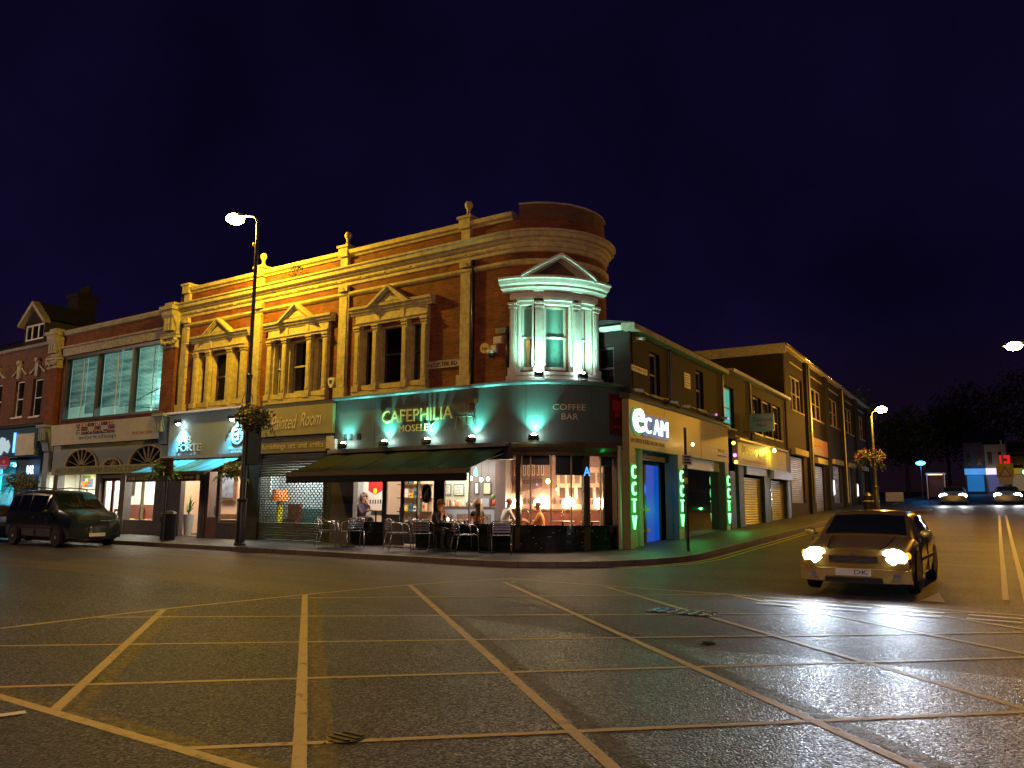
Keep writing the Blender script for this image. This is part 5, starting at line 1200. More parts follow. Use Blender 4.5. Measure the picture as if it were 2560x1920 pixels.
m = MB(); m.blk(4.12, 8.66, -.26, -.10, 2.62, 2.98); m.blk(4.12, 4.95, -.24, -.20, .45, 2.60); put('shutter_box', m, M['metal'], E1)
m = MB(); m.blk(4.95, 8.66, -.24, -.2, .55, 2.62); put('shop_window', m, M['carglass'], E1)
m = MB(); m.blk(4.12, 8.66, -.22, -.14, .2, .58); put('stall_riser', m, M['dark'], E1)
m = MB(); m.blk(4.2, 4.55, -.2, -.19, 1.7, 2.4); put('window_notice', m, M['teal_p'], E1)
# small fixtures
t = thing('wall_light', 'small warm wall light sticking out below the beige fascia', 'lamp', (4.3, -.1, 3.0)); put('arm', MB().tube([(4.25, -.06, 2.98), (4.3, -.30, 3.1), (4.35, -.34, 3.28)], .01, 5), M['metal'], t); put('bulb', MB().sph((4.36, -.35, 3.33), .05, 8), emit('small_warm_bulb', (1, .6, .2), 40), t); light(t, 'POINT', (4.36, -.6, 3.5), 5, (1, .6, .15), .05)
for i, (s_, z, lb) in enumerate(((.55, 5.98, 'white camera under the eaves near the corner of the dark brick building'), (.35, 4.5, 'white camera pair on the flashing at the left end of the beige fascia'), (3.1, 4.48, 'small camera on the flashing above the lit logo'), (4.2, 4.48, 'small camera on the flashing right of the lit logo'), (7.0, 4.5, 'purple glowing camera on the flashing, left of its twin'), (8.4, 4.5, 'purple glowing camera at the right end of the flashing'))):
    t = thing('security_camera', lb, 'camera', (s_, -.15, z)); put('camera_body', MB().cyl((s_, -.10, z+.08), (s_-.16, -.38, z+.02), .045, .05), M['white'], t)
    put('mount', MB().cyl((s_, .0, z), (s_, -.12, z+.06), .02), M['metal'], t)
    if 'purple' in lb: put('infrared_ring', MB().cyl((s_-.16, -.385, z+.02), (s_-.163, -.39, z+.02), .04), emit('violet_ring%d' % i, (.35, .1, 1), 3), t)
t = thing('wall_notice', 'yellowish rectangular notice on dark brick between the two sash windows', 'notice', (4.95, -.02, 5.2)); put('board', MB().blk(4.68, 5.26, .0, .03, 5.22, 5.72), M['cream'], t)
m = MB()
for i in range(5): m.blk(4.74, 5.1+.05*(i % 2), .03, .034, 5.3+i*.08, 5.33+i*.08)
put('notice_lines', m, M['dark'], t)
t = thing('street_name_plate', 'white street name plate reading WOODBRIDGE ROAD high on the dark brick', 'street sign', (.87, -.02, 5.15)); put('plate', MB().blk(.30, 1.46, 0, .03, 5.14, 5.30), M['cream'], t); text('street_lettering', 'WOODBRIDGE ROAD', .36, 1.40, 5.18, 5.27, .03, M['black'], t, d=.004)

# ---------------------------------------------------------------- nail shop
E2 = thing('nail_shop_building', 'low dark brick building with glowing yellow nail bar fascia and two shutters', 'building', (14.4, 1, .5))
nw = [(9.0, 10.42, 4.32, 5.9), (13.2, 14.6, 4.42, 6.0), (14.9, 16.4, 4.42, 6.0), (16.7, 18.2, 4.42, 6.0)]
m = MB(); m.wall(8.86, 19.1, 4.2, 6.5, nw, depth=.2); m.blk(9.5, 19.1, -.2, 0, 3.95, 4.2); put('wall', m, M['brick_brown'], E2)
m = MB(); m.ribbon(9.5, 19.15, [(-.1, 6.42), (.28, 6.42), (.32, 6.46), (.32, 6.56), (-.1, 6.60)]); put('eaves', m, M['metal'], E2)
m = MB(); m.face([(9.5, -.3, 6.6), (19.15, -.3, 6.6), (19.15, 4, 7.5), (9.5, 4, 7.5)]); m.face([(9.5, -.3, 6.6), (9.5, 4, 7.5), (9.5, 4, 6.4)]); put('roof', m, M['roof'], E2)
tw = sash(9.0, 10.42, 4.32, 5.9, E2, fm=M['stone_d'], pm=emit('teal_lit_room', (.06, .62, .48), .62))
for a, b, z0, z1 in nw[1:]: sash(a, b, z0, z1, E2, fm=M['grey_wood'])
m = MB(); m.blk(10.3, 18.45, -.1, .12, 3.0, 3.92); nf = put('fascia', m, M['ecam'], E2)
m = MB(); m.blk(10.25, 18.5, .12, .22, 3.90, 3.98); m.blk(10.25, 18.5, .1, .16, 2.96, 3.0); put('fascia_trim', m, M['metal'], nf)
text('shop_lettering', 'Diamond', 10.9, 13.0, 3.40, 3.80, .12, M['gold'], nf, d=.012, shear=.4); text('shop_lettering', 'Nails', 13.3, 14.7, 3.36, 3.76, .12, M['gold'], nf, d=.012, shear=.4)
text('shop_lettering', 'Professional Nail Care', 11.0, 14.6, 3.12, 3.24, .12, M['brown_p'], nf, d=.006)
m = MB(); m.blk(15.05, 18.4, .12, .13, 3.05, 3.88); put('clear_panel', m, M['olive'], nf)
t = thing('wall_light', 'bright yellow lamp shining down on the nail bar fascia', 'lamp', (15.1, -.3, 3.8)); put('bulb', MB().sph((15.1, -.36, 3.78), .07, 8), emit('yellow_fascia_lamp', (1, .8, .2), 60), t); put('arm', MB().tube([(15.1, -.1, 3.98), (15.1, -.36, 3.95), (15.1, -.36, 3.86)], .014), M['metal'], t); light(t, 'POINT', (15.0, -.45, 3.70), 55, (1, .72, .06), .05)
def shutter(a, b, z0, z1, par, dep=.12, mt=None, name='roller_shutter'):
    S = lambda u, o, z: (u, dep-o, z); m = MB(); z = z0
    while z < z1-.09: m.ribbon(a, b, [(-.03, z), (.012, z+.02), (.018, z+.06), (.0, z+.085), (-.03, z+.10)], S); z += .10
    return put(name, m, mt or M['shutter'], par)
shutter(11.2, 14.4, .55, 2.62, E2); shutter(15.45, 18.6, .65, 2.60, E2)
m = MB(); m.blk(11.7, 15.0, -.1, .06, 2.66, 2.98); put('shutter_box', m, M['metal'], E2); m = MB(); m.blk(15.4, 19.0, -.1, .25, 2.60, 2.95); put('shutter_box', m, M['metal'], E2)
for q in ((9.4, 10.1, -.1, .04, .4, 2.7), (10.5, 11.2, -.1, .06, .4, 3.0), (14.4, 15.45, -.1, .06, .4, 2.66), (18.6, 19.15, -.1, .10, .5, 3.9)): m = MB(); m.blk(*q); put('pilaster', m, M['dark'], E2)
m = MB()
for a in (15.42, 18.62): m.blk(a-.03, a+.03, .04, .09, .7, 2.6)
put('guide_rail', m, M['steel'], E2)
for k, (z, c) in enumerate(((3.75, (1, .55, .05)), (3.30, (.45, .1, 1)), (3.05, (1, .5, .05)))):
    put('party_light', MB().sph((9.75+.12*k, -.12, z), .07, 8), emit('coloured_lamp%d' % k, c, 8), E2)
FRs = FR[0]
t = thing('hanging_sign', 'white projecting nail salon sign with red lettering', 'sign', (12.0, -.2, 4.38))
put('board', MB().box(11.95, 12.05, -1.12, -.20, 4.38, 5.02), M['cream'], t)
SG = lambda u, o, z: (11.95-o, -.2-(u), z)
text('sign_lettering', 'Diamond', .12, .84, 4.74, 4.92, 0, M['red'], t, d=.01, S=SG, shear=.2); text('sign_lettering', 'Nail', .25, .65, 4.52, 4.68, 0, M['red'], t, d=.01, S=SG, shear=.2)
put('bracket', MB().tube([(12, 0, 5.05), (12, -1.1, 5.05)], .02).tube([(12, 0, 4.36), (12, -1.1, 4.36)], .02), M['metal'], t)

# ---------------------------------------------------------------- modern brick block
E3 = thing('modern_brick_building', 'long two storey brown brick block with dark piers and ground floor shutters', 'building', (33, 1, 1))
mw = [(20.6, 23.5, 6.2, 8.0), (25.2, 29.1, 6.25, 8.05), (30.9, 34.8, 6.35, 8.15), (37.0, 40.8, 6.4, 8.2), (42.9, 46.5, 6.45, 8.25)]
sw = [(19.85, 23.0, 1.55, 3.88), (25.5, 28.5, 1.02, 3.70), (30.9, 34.1, 1.6, 3.9), (36.9, 38.9, 1.45, 3.95), (43.4, 45.8, 1.6, 4.0)]
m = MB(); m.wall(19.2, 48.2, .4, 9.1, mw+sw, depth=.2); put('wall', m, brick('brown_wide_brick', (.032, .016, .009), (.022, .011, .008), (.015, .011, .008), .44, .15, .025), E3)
m = MB(); m.wall(-.02, 9, .4, 9.1, [], lambda u, o, z: (19.2-o, u, z), .2); put('end_wall', m, M['brick_brown'], E3)
m = MB(); m.ribbon(19.1, 48.4, [(-.1, 9.08), (.22, 9.08), (.24, 9.12), (.24, 9.26), (-.1, 9.30)]); m.box(19.0, 19.16, -.2, 9.2, 8.78, 9.26); put('roof_edge', m, M['stone_d'], E3)
m = MB(); m.tube([(19.0, -.27, 9.2), (48.4, -.27, 9.2)], .05, 8); put('gutter', m, M['steel'], E3, smooth=True)
put('roof', MB().box(19.1, 48.4, .1, 9.2, 9.2, 9.3), M['roof'], E3)
for a, b in ((23.95, 25.0), (29.5, 30.6), (35.1, 36.6), (41.1, 42.6), (47.2, 48.2)): put('pier', MB().blk(a, b, 0, .16, .4, 9.08), M['pier'], E3)
for a, b, z0, z1 in mw:
    n_ = 3; wd = (b-a)/n_
    for i in range(n_): sash(a+i*wd+.03, a+(i+1)*wd-.03, z0, z1, E3, fm=M['stone_d'])
    put('lintel', MB().blk(a, b, 0, .05, 8.55, 8.62), M['stone_d'], E3)
for a, b, z0, z1 in sw:
    shutter(a, b, z0, z1, E3, .10); put('shutter_box', MB().blk(a+.3, b+.3, 0, .22, z1+.05, z1+.35), M['stone_d'], E3)
t = thing('shop_sign', 'beige and orange wall sign on the brown brick block', 'sign', (27.2, -.1, 4.2))
put('board', MB().blk(24.8, 29.6, 0, .10, 4.22, 5.14), M['ecam'], t); put('orange_panel', MB().blk(27.9, 29.58, .1, .115, 4.24, 5.12), mat('orange_sign', (.6, .26, .05), .5), t); text('sign_lettering', 'mobility', 25.5, 27.7, 4.55, 4.85, .10, M['brown_p'], t, d=.01)
for s_, lb in ((30.2, 'slim lit tube between two shutters of the brown brick block'), (39.6, 'slim lit tube further along the brown brick block')):
    t = thing('wall_light', lb, 'lamp', (s_, -.3, 1.9)); put('tube', MB().cyl((s_, -.24, 2.1), (s_, -.24, 2.9), .035), emit('cool_tube', (.9, .85, 1), 4), t); put('cap', MB().cyl((s_, -.24, 2.9), (s_, -.24, 2.98), .05), M['metal'], t); put('mount', MB().box(s_-.05, s_+.05, -.22, -.14, 2.0, 3.0), M['metal'], t)
FR[0] = I4

# ================================================================ dance studio building
FR[0] = FA
D = thing('dance_studio_building', 'two storey brick shop with a wide blind covered upper window and arched fanlights', 'building', (-31.2, 1, .23))
m = MB(); m.wall(-36.35, -26.92, 4.72, 8.78, [(-35.15, -27.45, 4.90, 7.72)], depth=.25); put('wall', m, M['brick'], D)
m = MB(); m.ribbon(-35.3, -27.5, [(0, 7.76), (.10, 7.78), (.12, 8.10), (.18, 8.14), (.18, 8.20), (0, 8.22)]); put('lintel', m, M['stone_d'], D)
m = MB(); m.ribbon(-35.4, -27.4, [(0, 8.70), (.12, 8.74), (.16, 8.86), (.10, 8.96), (-.3, 9.0), (-.3, 8.70)]); put('coping', m, M['stone_d'], D)
for c in (-35.88, -27.2):
    m = MB(); m.blk(c-.40, c+.40, 0, .22, 4.75, 7.28); put('brick_pier', m, M['brick'], D)
    m = MB(); m.blk(c-.44, c+.44, 0, .26, 7.28, 7.36)
    for k in range(7): m.sph((c-.36+k*.12, -.30, 7.46+.03*math.sin(k*2.3)), .075, 8)
    m.sph((c-.42, -.28, 7.58), .10, 8); m.sph((c+.42, -.28, 7.58), .10, 8); m.blk(c-.38, c+.38, 0, .24, 7.36, 7.66); m.blk(c-.50, c+.50, 0, .32, 7.66, 7.76); m.blk(c-.46, c+.46, 0, .28, 7.80, 7.85)
    put('carved_capital', m, M['stone_d'], D)
    m = MB(); m.ribbon(c-.34, c+.34, [(0, 7.85), (.18, 7.85), (.20, 8.1), (.30, 8.35), (.42, 8.55), (.44, 8.75), (0, 8.75)])
    for k in range(3): m.blk(c-.26+k*.2, c-.14+k*.2, .2, .36, 7.95, 8.5)
    m.blk(c-.42, c+.42, 0, .50, 8.75, 8.90); m.blk(c-.3, c+.3, 0, .35, 8.90, 9.06); put('scroll_bracket', m, M['stone_d'], D)
    m = MB(); m.ribbon(c-.26, c+.26, [(0, 3.55), (.18, 3.6), (.26, 3.9), (.42, 4.3), (.46, 4.62), (0, 4.62)]); m.blk(c-.36, c+.36, 0, .52, 4.62, 4.74)
    for k in range(3): m.blk(c-.2+k*.16, c-.12+k*.16, .25, .46, 4.05, 4.5)
    m.blk(c-.22, c+.22, 0, .14, .25, 3.55); put('shop_console', m, M['lab_grey'], D)
M['blind'] = None
def blind_mat():
    m_, t_, b_ = nt('venetian_blind'); N = t_.nodes.new; L = t_.links.new
    co = N('ShaderNodeTexCoord'); sp = N('ShaderNodeSeparateXYZ'); L(co.outputs['UV'], sp.inputs[0])
    wv = N('ShaderNodeMath'); wv.operation = 'MULTIPLY'; wv.inputs[1].default_value = 2*math.pi/.055; L(sp.outputs[1], wv.inputs[0])
    sn = N('ShaderNodeMath'); sn.operation = 'SINE'; L(wv.outputs[0], sn.inputs[0])
    mr = N('ShaderNodeMapRange'); mr.inputs[1].default_value = -1; mr.inputs[2].default_value = 1; mr.inputs[3].default_value = .25; mr.inputs[4].default_value = 1; L(sn.outputs[0], mr.inputs[0])
    nn = N('ShaderNodeTexNoise'); nn.inputs['Scale'].default_value = 1.1; nn.inputs['Detail'].default_value = 5; mp = N('ShaderNodeMapping'); mp.inputs['Scale'].default_value = (.6, 1, 5); L(co.outputs['Object'], mp.inputs[0]); L(mp.outputs[0], nn.inputs['Vector'])
    r = N('ShaderNodeValToRGB'); r.color_ramp.elements[0].color = (.18, .30, .30, 1); r.color_ramp.elements[1].color = (.62, .72, .66, 1); r.color_ramp.elements[0].position = .35; r.color_ramp.elements[1].position = .62; L(nn.outputs['Fac'], r.inputs[0])
    x = N('ShaderNodeMixRGB'); x.blend_type = 'MULTIPLY'; x.inputs[0].default_value = 1; L(r.outputs[0], x.inputs[1]); L(mr.outputs[0], x.inputs[2])
    tr = N('ShaderNodeBsdfTranslucent'); L(x.outputs[0], tr.inputs[0]); mx = N('ShaderNodeMixShader'); mx.inputs[0].default_value = .65; L(x.outputs[0], b_.inputs['Base Color']); b_.inputs['Roughness'].default_value = .5
    L(b_.outputs[0], mx.inputs[1]); L(tr.outputs[0], mx.inputs[2]); L(mx.outputs[0], t_.nodes['Material Output'].inputs[0]); return m_
M['blind'] = blind_mat()
m = MB()
for a in (-35.15, -32.58, -29.98, -27.53): m.blk(a, a+.09, -.22, .03, 4.9, 7.72)
m.blk(-35.15, -27.45, -.22, .04, 4.86, 4.96); m.blk(-35.15, -27.45, -.22, .04, 7.62, 7.74); put('window_frame', m, M['frame_dark'], D)
m = MB()
for a in (-33.85, -31.2, -28.65): m.blk(a, a+.028, -.12, -.08, 4.96, 7.62)
put('window_mullion', m, M['white'], D)
for i, (a, b) in enumerate(((-35.06, -33.85), (-33.8, -32.58), (-32.49, -31.2), (-31.15, -29.98), (-29.89, -28.65), (-28.6, -27.53))):
    z0 = (5.5, 5.15, 5.35, 5.3, 5.05, 5.25)[i]
    m = MB(); m.face([(a, .25, z0), (b, .25, z0+.03), (b, .25, 7.62), (a, .25, 7.62)], [(a, z0), (b, z0), (b, 7.62), (a, 7.62)]); put('venetian_blind', m, M['blind'], D)
m = MB(); m.face([(-35.1, .1, 4.95), (-27.5, .1, 4.95), (-27.5, .1, 7.65), (-35.1, .1, 7.65)]); put('pane', m, M['glass'], D)
m = MB(); m.box(-35.4, -27.2, 3.0, 3.1, 4.7, 8.2); m.box(-35.5, -35.4, .3, 3, 4.7, 8.2); m.box(-27.3, -27.2, .3, 3, 4.7, 8.2); m.box(-35.4, -27.2, .3, 3, 8.1, 8.2); m.box(-35.4, -27.2, .1, 3, 4.6, 4.78); put('studio_room', m, M['white_wall'], D)
light(D, 'POINT', (-28.0, .95, 5.7), 170, (.50, 1, .88), .15, name='studio_light'); light(D, 'POINT', (-33.2, 1.6, 6.9), 30, (.45, .9, 1), .3, name='studio_light'); light(D, 'POINT', (-30.9, 1.9, 6.2), 16, (.2, .65, 1), .3, name='studio_light')
put('iron_bracket', MB().tube([(-27.7, -.22, 5.75), (-29.0, -.75, 5.1), (-27.6, -.25, 4.98)], .022), M['black'], D)
# signboard, leaning forward
SD = lambda u, o, z: (u, -.30-o-(z-3.8)*.10, z)
m = MB(); m.blk(-35.05, -27.3, 0, .06, 3.80, 4.66, SD); sb = put('signboard', m, M['cream'], D)
m = MB()
for r_, row in enumerate(('010101', '101010', '010101')):
    pass
chx0, chz0, cw_, chh = -32.65, 4.17, .50, .155
for r_ in range(3):
    for c_ in range(5):
        if (r_+c_) % 2 == 1: m.blk(chx0+c_*cw_, chx0+(c_+1)*cw_-.02, .06, .065, chz0+(2-r_)*chh, chz0+(3-r_)*chh-.01, SD)
for c_ in range(5):
    if c_ % 2 == 0: m.blk(chx0+c_*cw_, chx0+(c_+1)*cw_-.02, .06, .065, chz0-.005, chz0+.10, SD)
put('checker_print', m, M['navy'], sb)
for c_, l_ in enumerate('DANCE'):
    text('sign_lettering', l_, chx0+c_*cw_+.06, chx0+(c_+1)*cw_-.07, chz0+.30, chz0+.46, .065, M['brown_p'], sb, d=.008, S=SD)
    text('sign_lettering', l_, chx0+c_*cw_+.06, chx0+(c_+1)*cw_-.07, chz0+.03, chz0+.27, .065, M['cream'] if c_ % 2 else M['brown_p'], sb, d=.012, S=SD)
SV = lambda u, o, z: SD(-32.75-(z), o, 4.18+(u))
m = MB(); text_into(m, 'THE', 0, .45, -.0, .26, .06, .008, SV); put('sign_lettering', m, M['black'], sb)
text('sign_lettering', 'workshop', -32.9, -30.1, 3.92, 4.14, .06, M['teal_p'], sb, d=.01, S=SD); text('sign_lettering', '0121 442 2286', -28.95, -27.65, 4.02, 4.14, .06, M['brown_p'], sb, d=.008, S=SD, shear=.25)
# arched fanlights
m = MB(); AR = [(-33.08, 2.88, 1.28, .76), (-30.70, 2.88, .66, .30), (-28.30, 2.88, 1.28, .76)]
m.blk(-35.5, -27.0, -.1, .04, 2.55, 3.80); put('arch_wall', m, M['lab_grey'], D)
for cx, cz, a, b in AR:
    arc = [(cx+a*math.cos(math.pi*i/18), cz+b*math.sin(math.pi*i/18)) for i in range(19)]; inn = [(cx+(a-.09)*math.cos(math.pi*i/18), cz+(b-.06)*math.sin(math.pi*i/18)) for i in range(19)]
    put('fanlight_pane', MB().plate(arc, .04, .05), M['pane'], D)
    m = MB()
    for i in range(18): m.plate([arc[i], arc[i+1], inn[i+1], inn[i]], .05, .12)
    for ang in (22, 50, 72, 90, 108, 130, 158) if a > 1 else (35, 65, 90, 115, 145):
        q = math.radians(ang); e_ = (cx+(a-.05)*math.cos(q), cz+(b-.03)*math.sin(q)); f_ = (cx+.15*a*math.cos(q), cz+.12*b*math.sin(q)); wv = .022
        m.plate([(f_[0]-wv, f_[1]), (f_[0]+wv, f_[1]), (e_[0]+wv, e_[1]), (e_[0]-wv, e_[1])], .05, .09)
    put('fanlight_bars', m, M['stone'], D)
m = MB(); m.blk(-34.85, -27.05, .04, .26, 2.54, 2.88); st = put('lettering_board', m, M['olive'], D)
text('sign_lettering', 'ARTS MUSIC DRAMA DANCE STUDIOS', -34.75, -27.9, 2.62, 2.82, .26, M['teal_p'], st, d=.01)
m = MB()
for a, b in ((-34.95, -34.6), (-31.62, -31.3), (-29.86, -29.5), (-27.5, -26.95)): m.blk(a, b, -.1, .2, .2, 2.55)
m.blk(-34.6, -31.62, -.1, .14, .2, .55); m.blk(-29.5, -27.5, -.1, .14, .2, .75); m.blk(-31.3, -29.86, .02, .16, 2.36, 2.55); put('shopfront_frame', m, M['grey_wood'], D)
m = MB()
for a in (-33.0, -28.5): m.blk(a, a+.07, .02, .12, .5, 2.55)
put('window_mullion', m, M['stone_d'], D)
m = MB(); m.wall(-31.3, -29.86, .25, 2.36, [(-31.15, -30.67, .5, 2.25), (-30.5, -30.0, .5, 2.25)], lambda u, o, z: (u, -.06-o, z), .05); put('double_door', m, mat('maroon_door', (.09, .03, .035), .4), D)
for a, b, z0 in ((-34.6, -31.6, .55), (-29.5, -27.5, .75)): m = MB(); m.face([(a, -.06, z0), (b, -.06, z0), (b, -.06, 2.5), (a, -.06, 2.5)]); put('shop_window', m, M['glass'], D)
m = MB(); m.box(-36.8, -26.95, 1.7, 1.8, .2, 2.8); m.box(-36.9, -36.8, .1, 1.8, .2, 2.8); m.box(-27.06, -26.98, 0, 1.8, .2, 2.8); m.box(-36.8, -27, 0, 1.8, 2.7, 2.8); put('studio_lobby', m, M['white_wall'], D)
put('lobby_floor', MB().box(-35.1, -26.9, -.1, 3, .18, .22), M['floor'], D)
light(D, 'AREA', (-34, .8, 2.66), 210, (1, .93, .72), rect=(4, .6), aim=(0, 0, -1), name='lobby_light'); light(D, 'AREA', (-29.6, .8, 2.66), 190, (1, .93, .72), rect=(3, .6), aim=(0, 0, -1), name='lobby_light')
FR[0] = FA
t = thing('picture_frame', 'colourful framed painting on the dance studio lobby wall', 'picture', (-35.6, 1.65, 2.0)); put('frame', MB().box(-36.3, -35.05, 1.62, 1.69, 2.0, 2.66), M['cream'], t)
m = MB(); random.seed(9)
pm_ = [M['teal_p'], M['orange'], M['red'], M['yellow'], M['leaf_l'], M['petal_v']]
for i in range(5):
    for j in range(4): m.m = random.randrange(6); m.box(-36.2+i*.22, -36.0+i*.22, 1.60, 1.619, 2.08+j*.13, 2.2+j*.13)
put('painting', m, pm_, t)
t = thing('picture_frame', 'dark framed black and white picture left of the striped chairs', 'picture', (-32.4, 1.65, 1.8)); put('frame', MB().box(-32.8, -31.95, 1.62, 1.69, 1.75, 2.32), M['dark'], t); put('picture', MB().box(-32.72, -32.03, 1.60, 1.619, 1.82, 2.25), M['stone_d'], t)
for x, mt, lb in ((-30.4, M['yellow'], 'bright yellow plastic chair inside the studio window'), (-30.85, M['orange'], 'orange plastic chair left of the yellow one'), (-29.1, M['orange'], 'orange plastic chair at the right of the studio window')):
    t = thing('plastic_chair', lb, 'chair', (x, .5, .22)); put('backrest', MB().wall(x-.22, x+.22, .78, 1.14, [(x-.14, x+.14, .86, .92), (x-.14, x+.14, .98, 1.05)], lambda u, o, z: (u, .35-o, z), .03), mt, t); put('seat', MB().box(x-.22, x+.22, .35, .75, .72, .76), mt, t)
    for dx in (-.19, .19):
        for dy in (.38, .72): put('leg', MB().cyl((x+dx, dy, .22), (x+dx, dy, .72), .015), M['metal'], t)
m = MB(); m.box(-32.3, -30.0, 1.0, 1.55, .22, .7); m.box(-32.3, -30.0, 1.5, 1.65, .7, 1.32); put('sofa', m, M['bench'], label='brown sofa along the back of the studio lobby', cat='sofa')
# potted palm and mirror in the salon
t = thing('potted_palm', 'leafy palm in a grey pot in the salon window', 'plant', (-26.1, .3, .24)); put('pot', MB().lathe((-26.1, .35, .24), [(.13, 0), (.18, .55), (.2, .75), (.17, .75)], 14), M['lab_grey'], t)
m = MB(); random.seed(2)
for i in range(26):
    a = random.uniform(0, 6.28); L_ = random.uniform(.35, .7); k = random.uniform(.5, 1.1); p0 = Vector((-26.1, .35, 1.0)); d = Vector((math.cos(a), math.sin(a)*.7, 0)); s = Vector((-math.sin(a), math.cos(a), 0))*.022
    pp_ = [p0+d*(L_*f*.55)+Vector((0, 0, L_*k*1.5*f-.55*f*f*L_)) for f in (0, .35, .7, 1)]
    for q in range(3): w_ = (1, 1, .8, .05); m.face([pp_[q]-s*w_[q], pp_[q]+s*w_[q], pp_[q+1]+s*w_[q+1], pp_[q+1]-s*w_[q+1]])
put('fronds', m, M['leaf_l'], t); put('trunk', MB().cyl((-26.1, .35, .9), (-26.1, .35, 1.15), .03), M['bark'], t)
t = thing('wall_mirror', 'dark framed mirror with a blue picture in the right salon window', 'mirror', (-25.3, 1.4, 1.5)); put('frame', MB().box(-25.8, -24.85, 1.36, 1.42, 1.52, 2.72), M['wood'], t); put('mirror_face', MB().box(-25.72, -24.93, 1.345, 1.359, 1.6, 2.64), mat('blue_grey_picture', (.12, .16, .24), .3, var=.6, scale=3), t)
t = thing('reception_desk', 'pale topped reception desk with small boxes in the salon', 'desk', (-23.1, .2, .24)); put('desk_top', MB().box(-23.9, -22.3, .0, .4, .80, .84), M['olive'], t); put('desk_body', MB().box(-23.85, -22.35, .05, .35, .24, .80), M['mauve'], t)
FR[0] = I4

# ================================================================ far left building
FR[0] = FA
K = thing('takeaway_building', 'dark brick gabled building with a cyan lit takeaway at far left', 'building', (-40, 1, .23))
kw = [(-39.62, -38.76, 5.3, 7.02), (-37.97, -37.08, 5.25, 7.0)]
m = MB(); m.wall(-50, -36.33, 4.9, 8.55, kw+[(-43.5, -42.6, 5.3, 7.02), (-41.8, -40.9, 5.3, 7.02)], depth=.2); put('wall', m, M['brick_dark'], K)
for a, b, z0, z1 in kw+[(-43.5, -42.6, 5.3, 7.02), (-41.8, -40.9, 5.3, 7.02)]:
    sash(a, b, z0, z1, K, fm=M['white'])
    c = (a+b)/2; m = MB(); m.plate([(a-.25, 7.22), (a-.05, 7.30), (c-.18, 7.52), (c+.18, 7.52), (b+.05, 7.30), (b+.25, 7.22), (b+.25, 7.32), (b+.0, 7.42), (c+.18, 7.64), (c-.18, 7.64), (a, 7.42), (a-.25, 7.32)], 0, .09); m.plate([(c-.12, 7.1), (c+.12, 7.1), (c+.16, 7.8), (c-.16, 7.8)], .0, .14); m.sph((c, -.12, 7.84), .14, 10)
    put('hood_mould', m, M['stone_d'], K)
m = MB(); m.face([(-50, -.25, 8.55), (-36.4, -.25, 8.55), (-39.5, 4.5, 10.9), (-50, 4.5, 10.9)]); m.face([(-36.4, -.25, 8.55), (-36.4, 9, 8.55), (-39.5, 4.5, 10.9)]); put('roof', m, M['roof'], K)
m = MB(); m.ribbon(-50, -36.4, [(0, 8.42), (.2, 8.46), (.3, 8.55), (0, 8.6)]); put('eaves', m, M['stone_d'], K)
m = MB(); m.box(-42.4, -41.4, 3.4, 4.4, 10.2, 12.2); m.box(-42.5, -41.3, 3.3, 4.5, 12.2, 12.4); ck = put('chimney', m, M['brick_brown'], K)
m = MB()
for i in range(3): m.lathe((-42.2+i*.3, 4, 12.4), [(.14, 0), (.12, .45), (.14, .5), (.1, .5)], 10)
put('chimney_pot', m, M['brick_brown'], ck)
SDm = lambda u, o, z: (u, 1.0-o, z)
m = MB(); m.wall(-41.5, -39.5, 9.15, 10.2, [(-41.4, -39.6, 9.3, 10.1)], SDm, .1); m.plate([(-41.5, 10.2), (-39.5, 10.2), (-40.5, 11.0)], -.1, 0, SDm); dm = put('dormer', m, M['brick_brown'], K)
m = MB(); m.wall(-41.4, -39.6, 9.3, 10.1, [(-41.32, -40.85, 9.38, 10.02), (-40.77, -40.22, 9.38, 10.02), (-40.14, -39.68, 9.38, 10.02)], lambda u, o, z: SDm(u, o-.03, z), .04); put('dormer_window', m, M['white'], dm); put('pane', MB().face([SDm(-41.4, -.06, 9.3), SDm(-39.6, -.06, 9.3), SDm(-39.6, -.06, 10.1), SDm(-41.4, -.06, 10.1)]), M['pane'], dm)
m = MB(); 
for s in (-1, 1):
    q = [(-40.5+s*1.25, 10.02), (-40.5+s*1.25, 10.2), (-40.5, 11.25), (-40.5, 11.02)]; m.plate(q if s < 0 else q[::-1], -.1, .25, SDm)
put('bargeboard', m, M['stone_d'], dm)
m = MB()
for s in (-1, 1): m.face([SDm(-40.5+s*1.25, -.1, 10.21), SDm(-40.5, -.1, 11.26), SDm(-40.5, -3, 11.26), SDm(-40.5+s*1.25, -2, 10.21)])
put('dormer_roof', m, M['roof'], dm)
for q in (-39.5, -41.5): m = MB(); m.face([SDm(q, 0, 9.0), SDm(q, -2.2, 9.6), SDm(q, -2.2, 10.2), SDm(q, 0, 10.2)]); put('dormer_cheek', m, M['roof'], dm)
m = MB(); m.blk(-50, -36.4, 0, .35, 3.4, 4.7); kf = put('takeaway_fascia', m, mat('dark_blue_fascia', (.03, .10, .16), .5), K)
m = MB(); m.ribbon(-50, -36.35, [(0, 4.7), (.42, 4.74), (.42, 4.84), (0, 4.95)]); put('lead_flashing', m, M['roof'], K)
put('blank_sign_panel', MB().blk(-38.1, -36.5, .35, .42, 3.46, 4.42), M['cream'], kf)
M['cyan_w'] = emit('cyan_white_sign', (.75, .95, 1), .6)
put('blue_neon_tube', MB().cyl((-38.25, -.42, 3.6), (-38.25, -.42, 4.5), .05), emit('blue_neon', (.10, .35, 1), 3), kf)
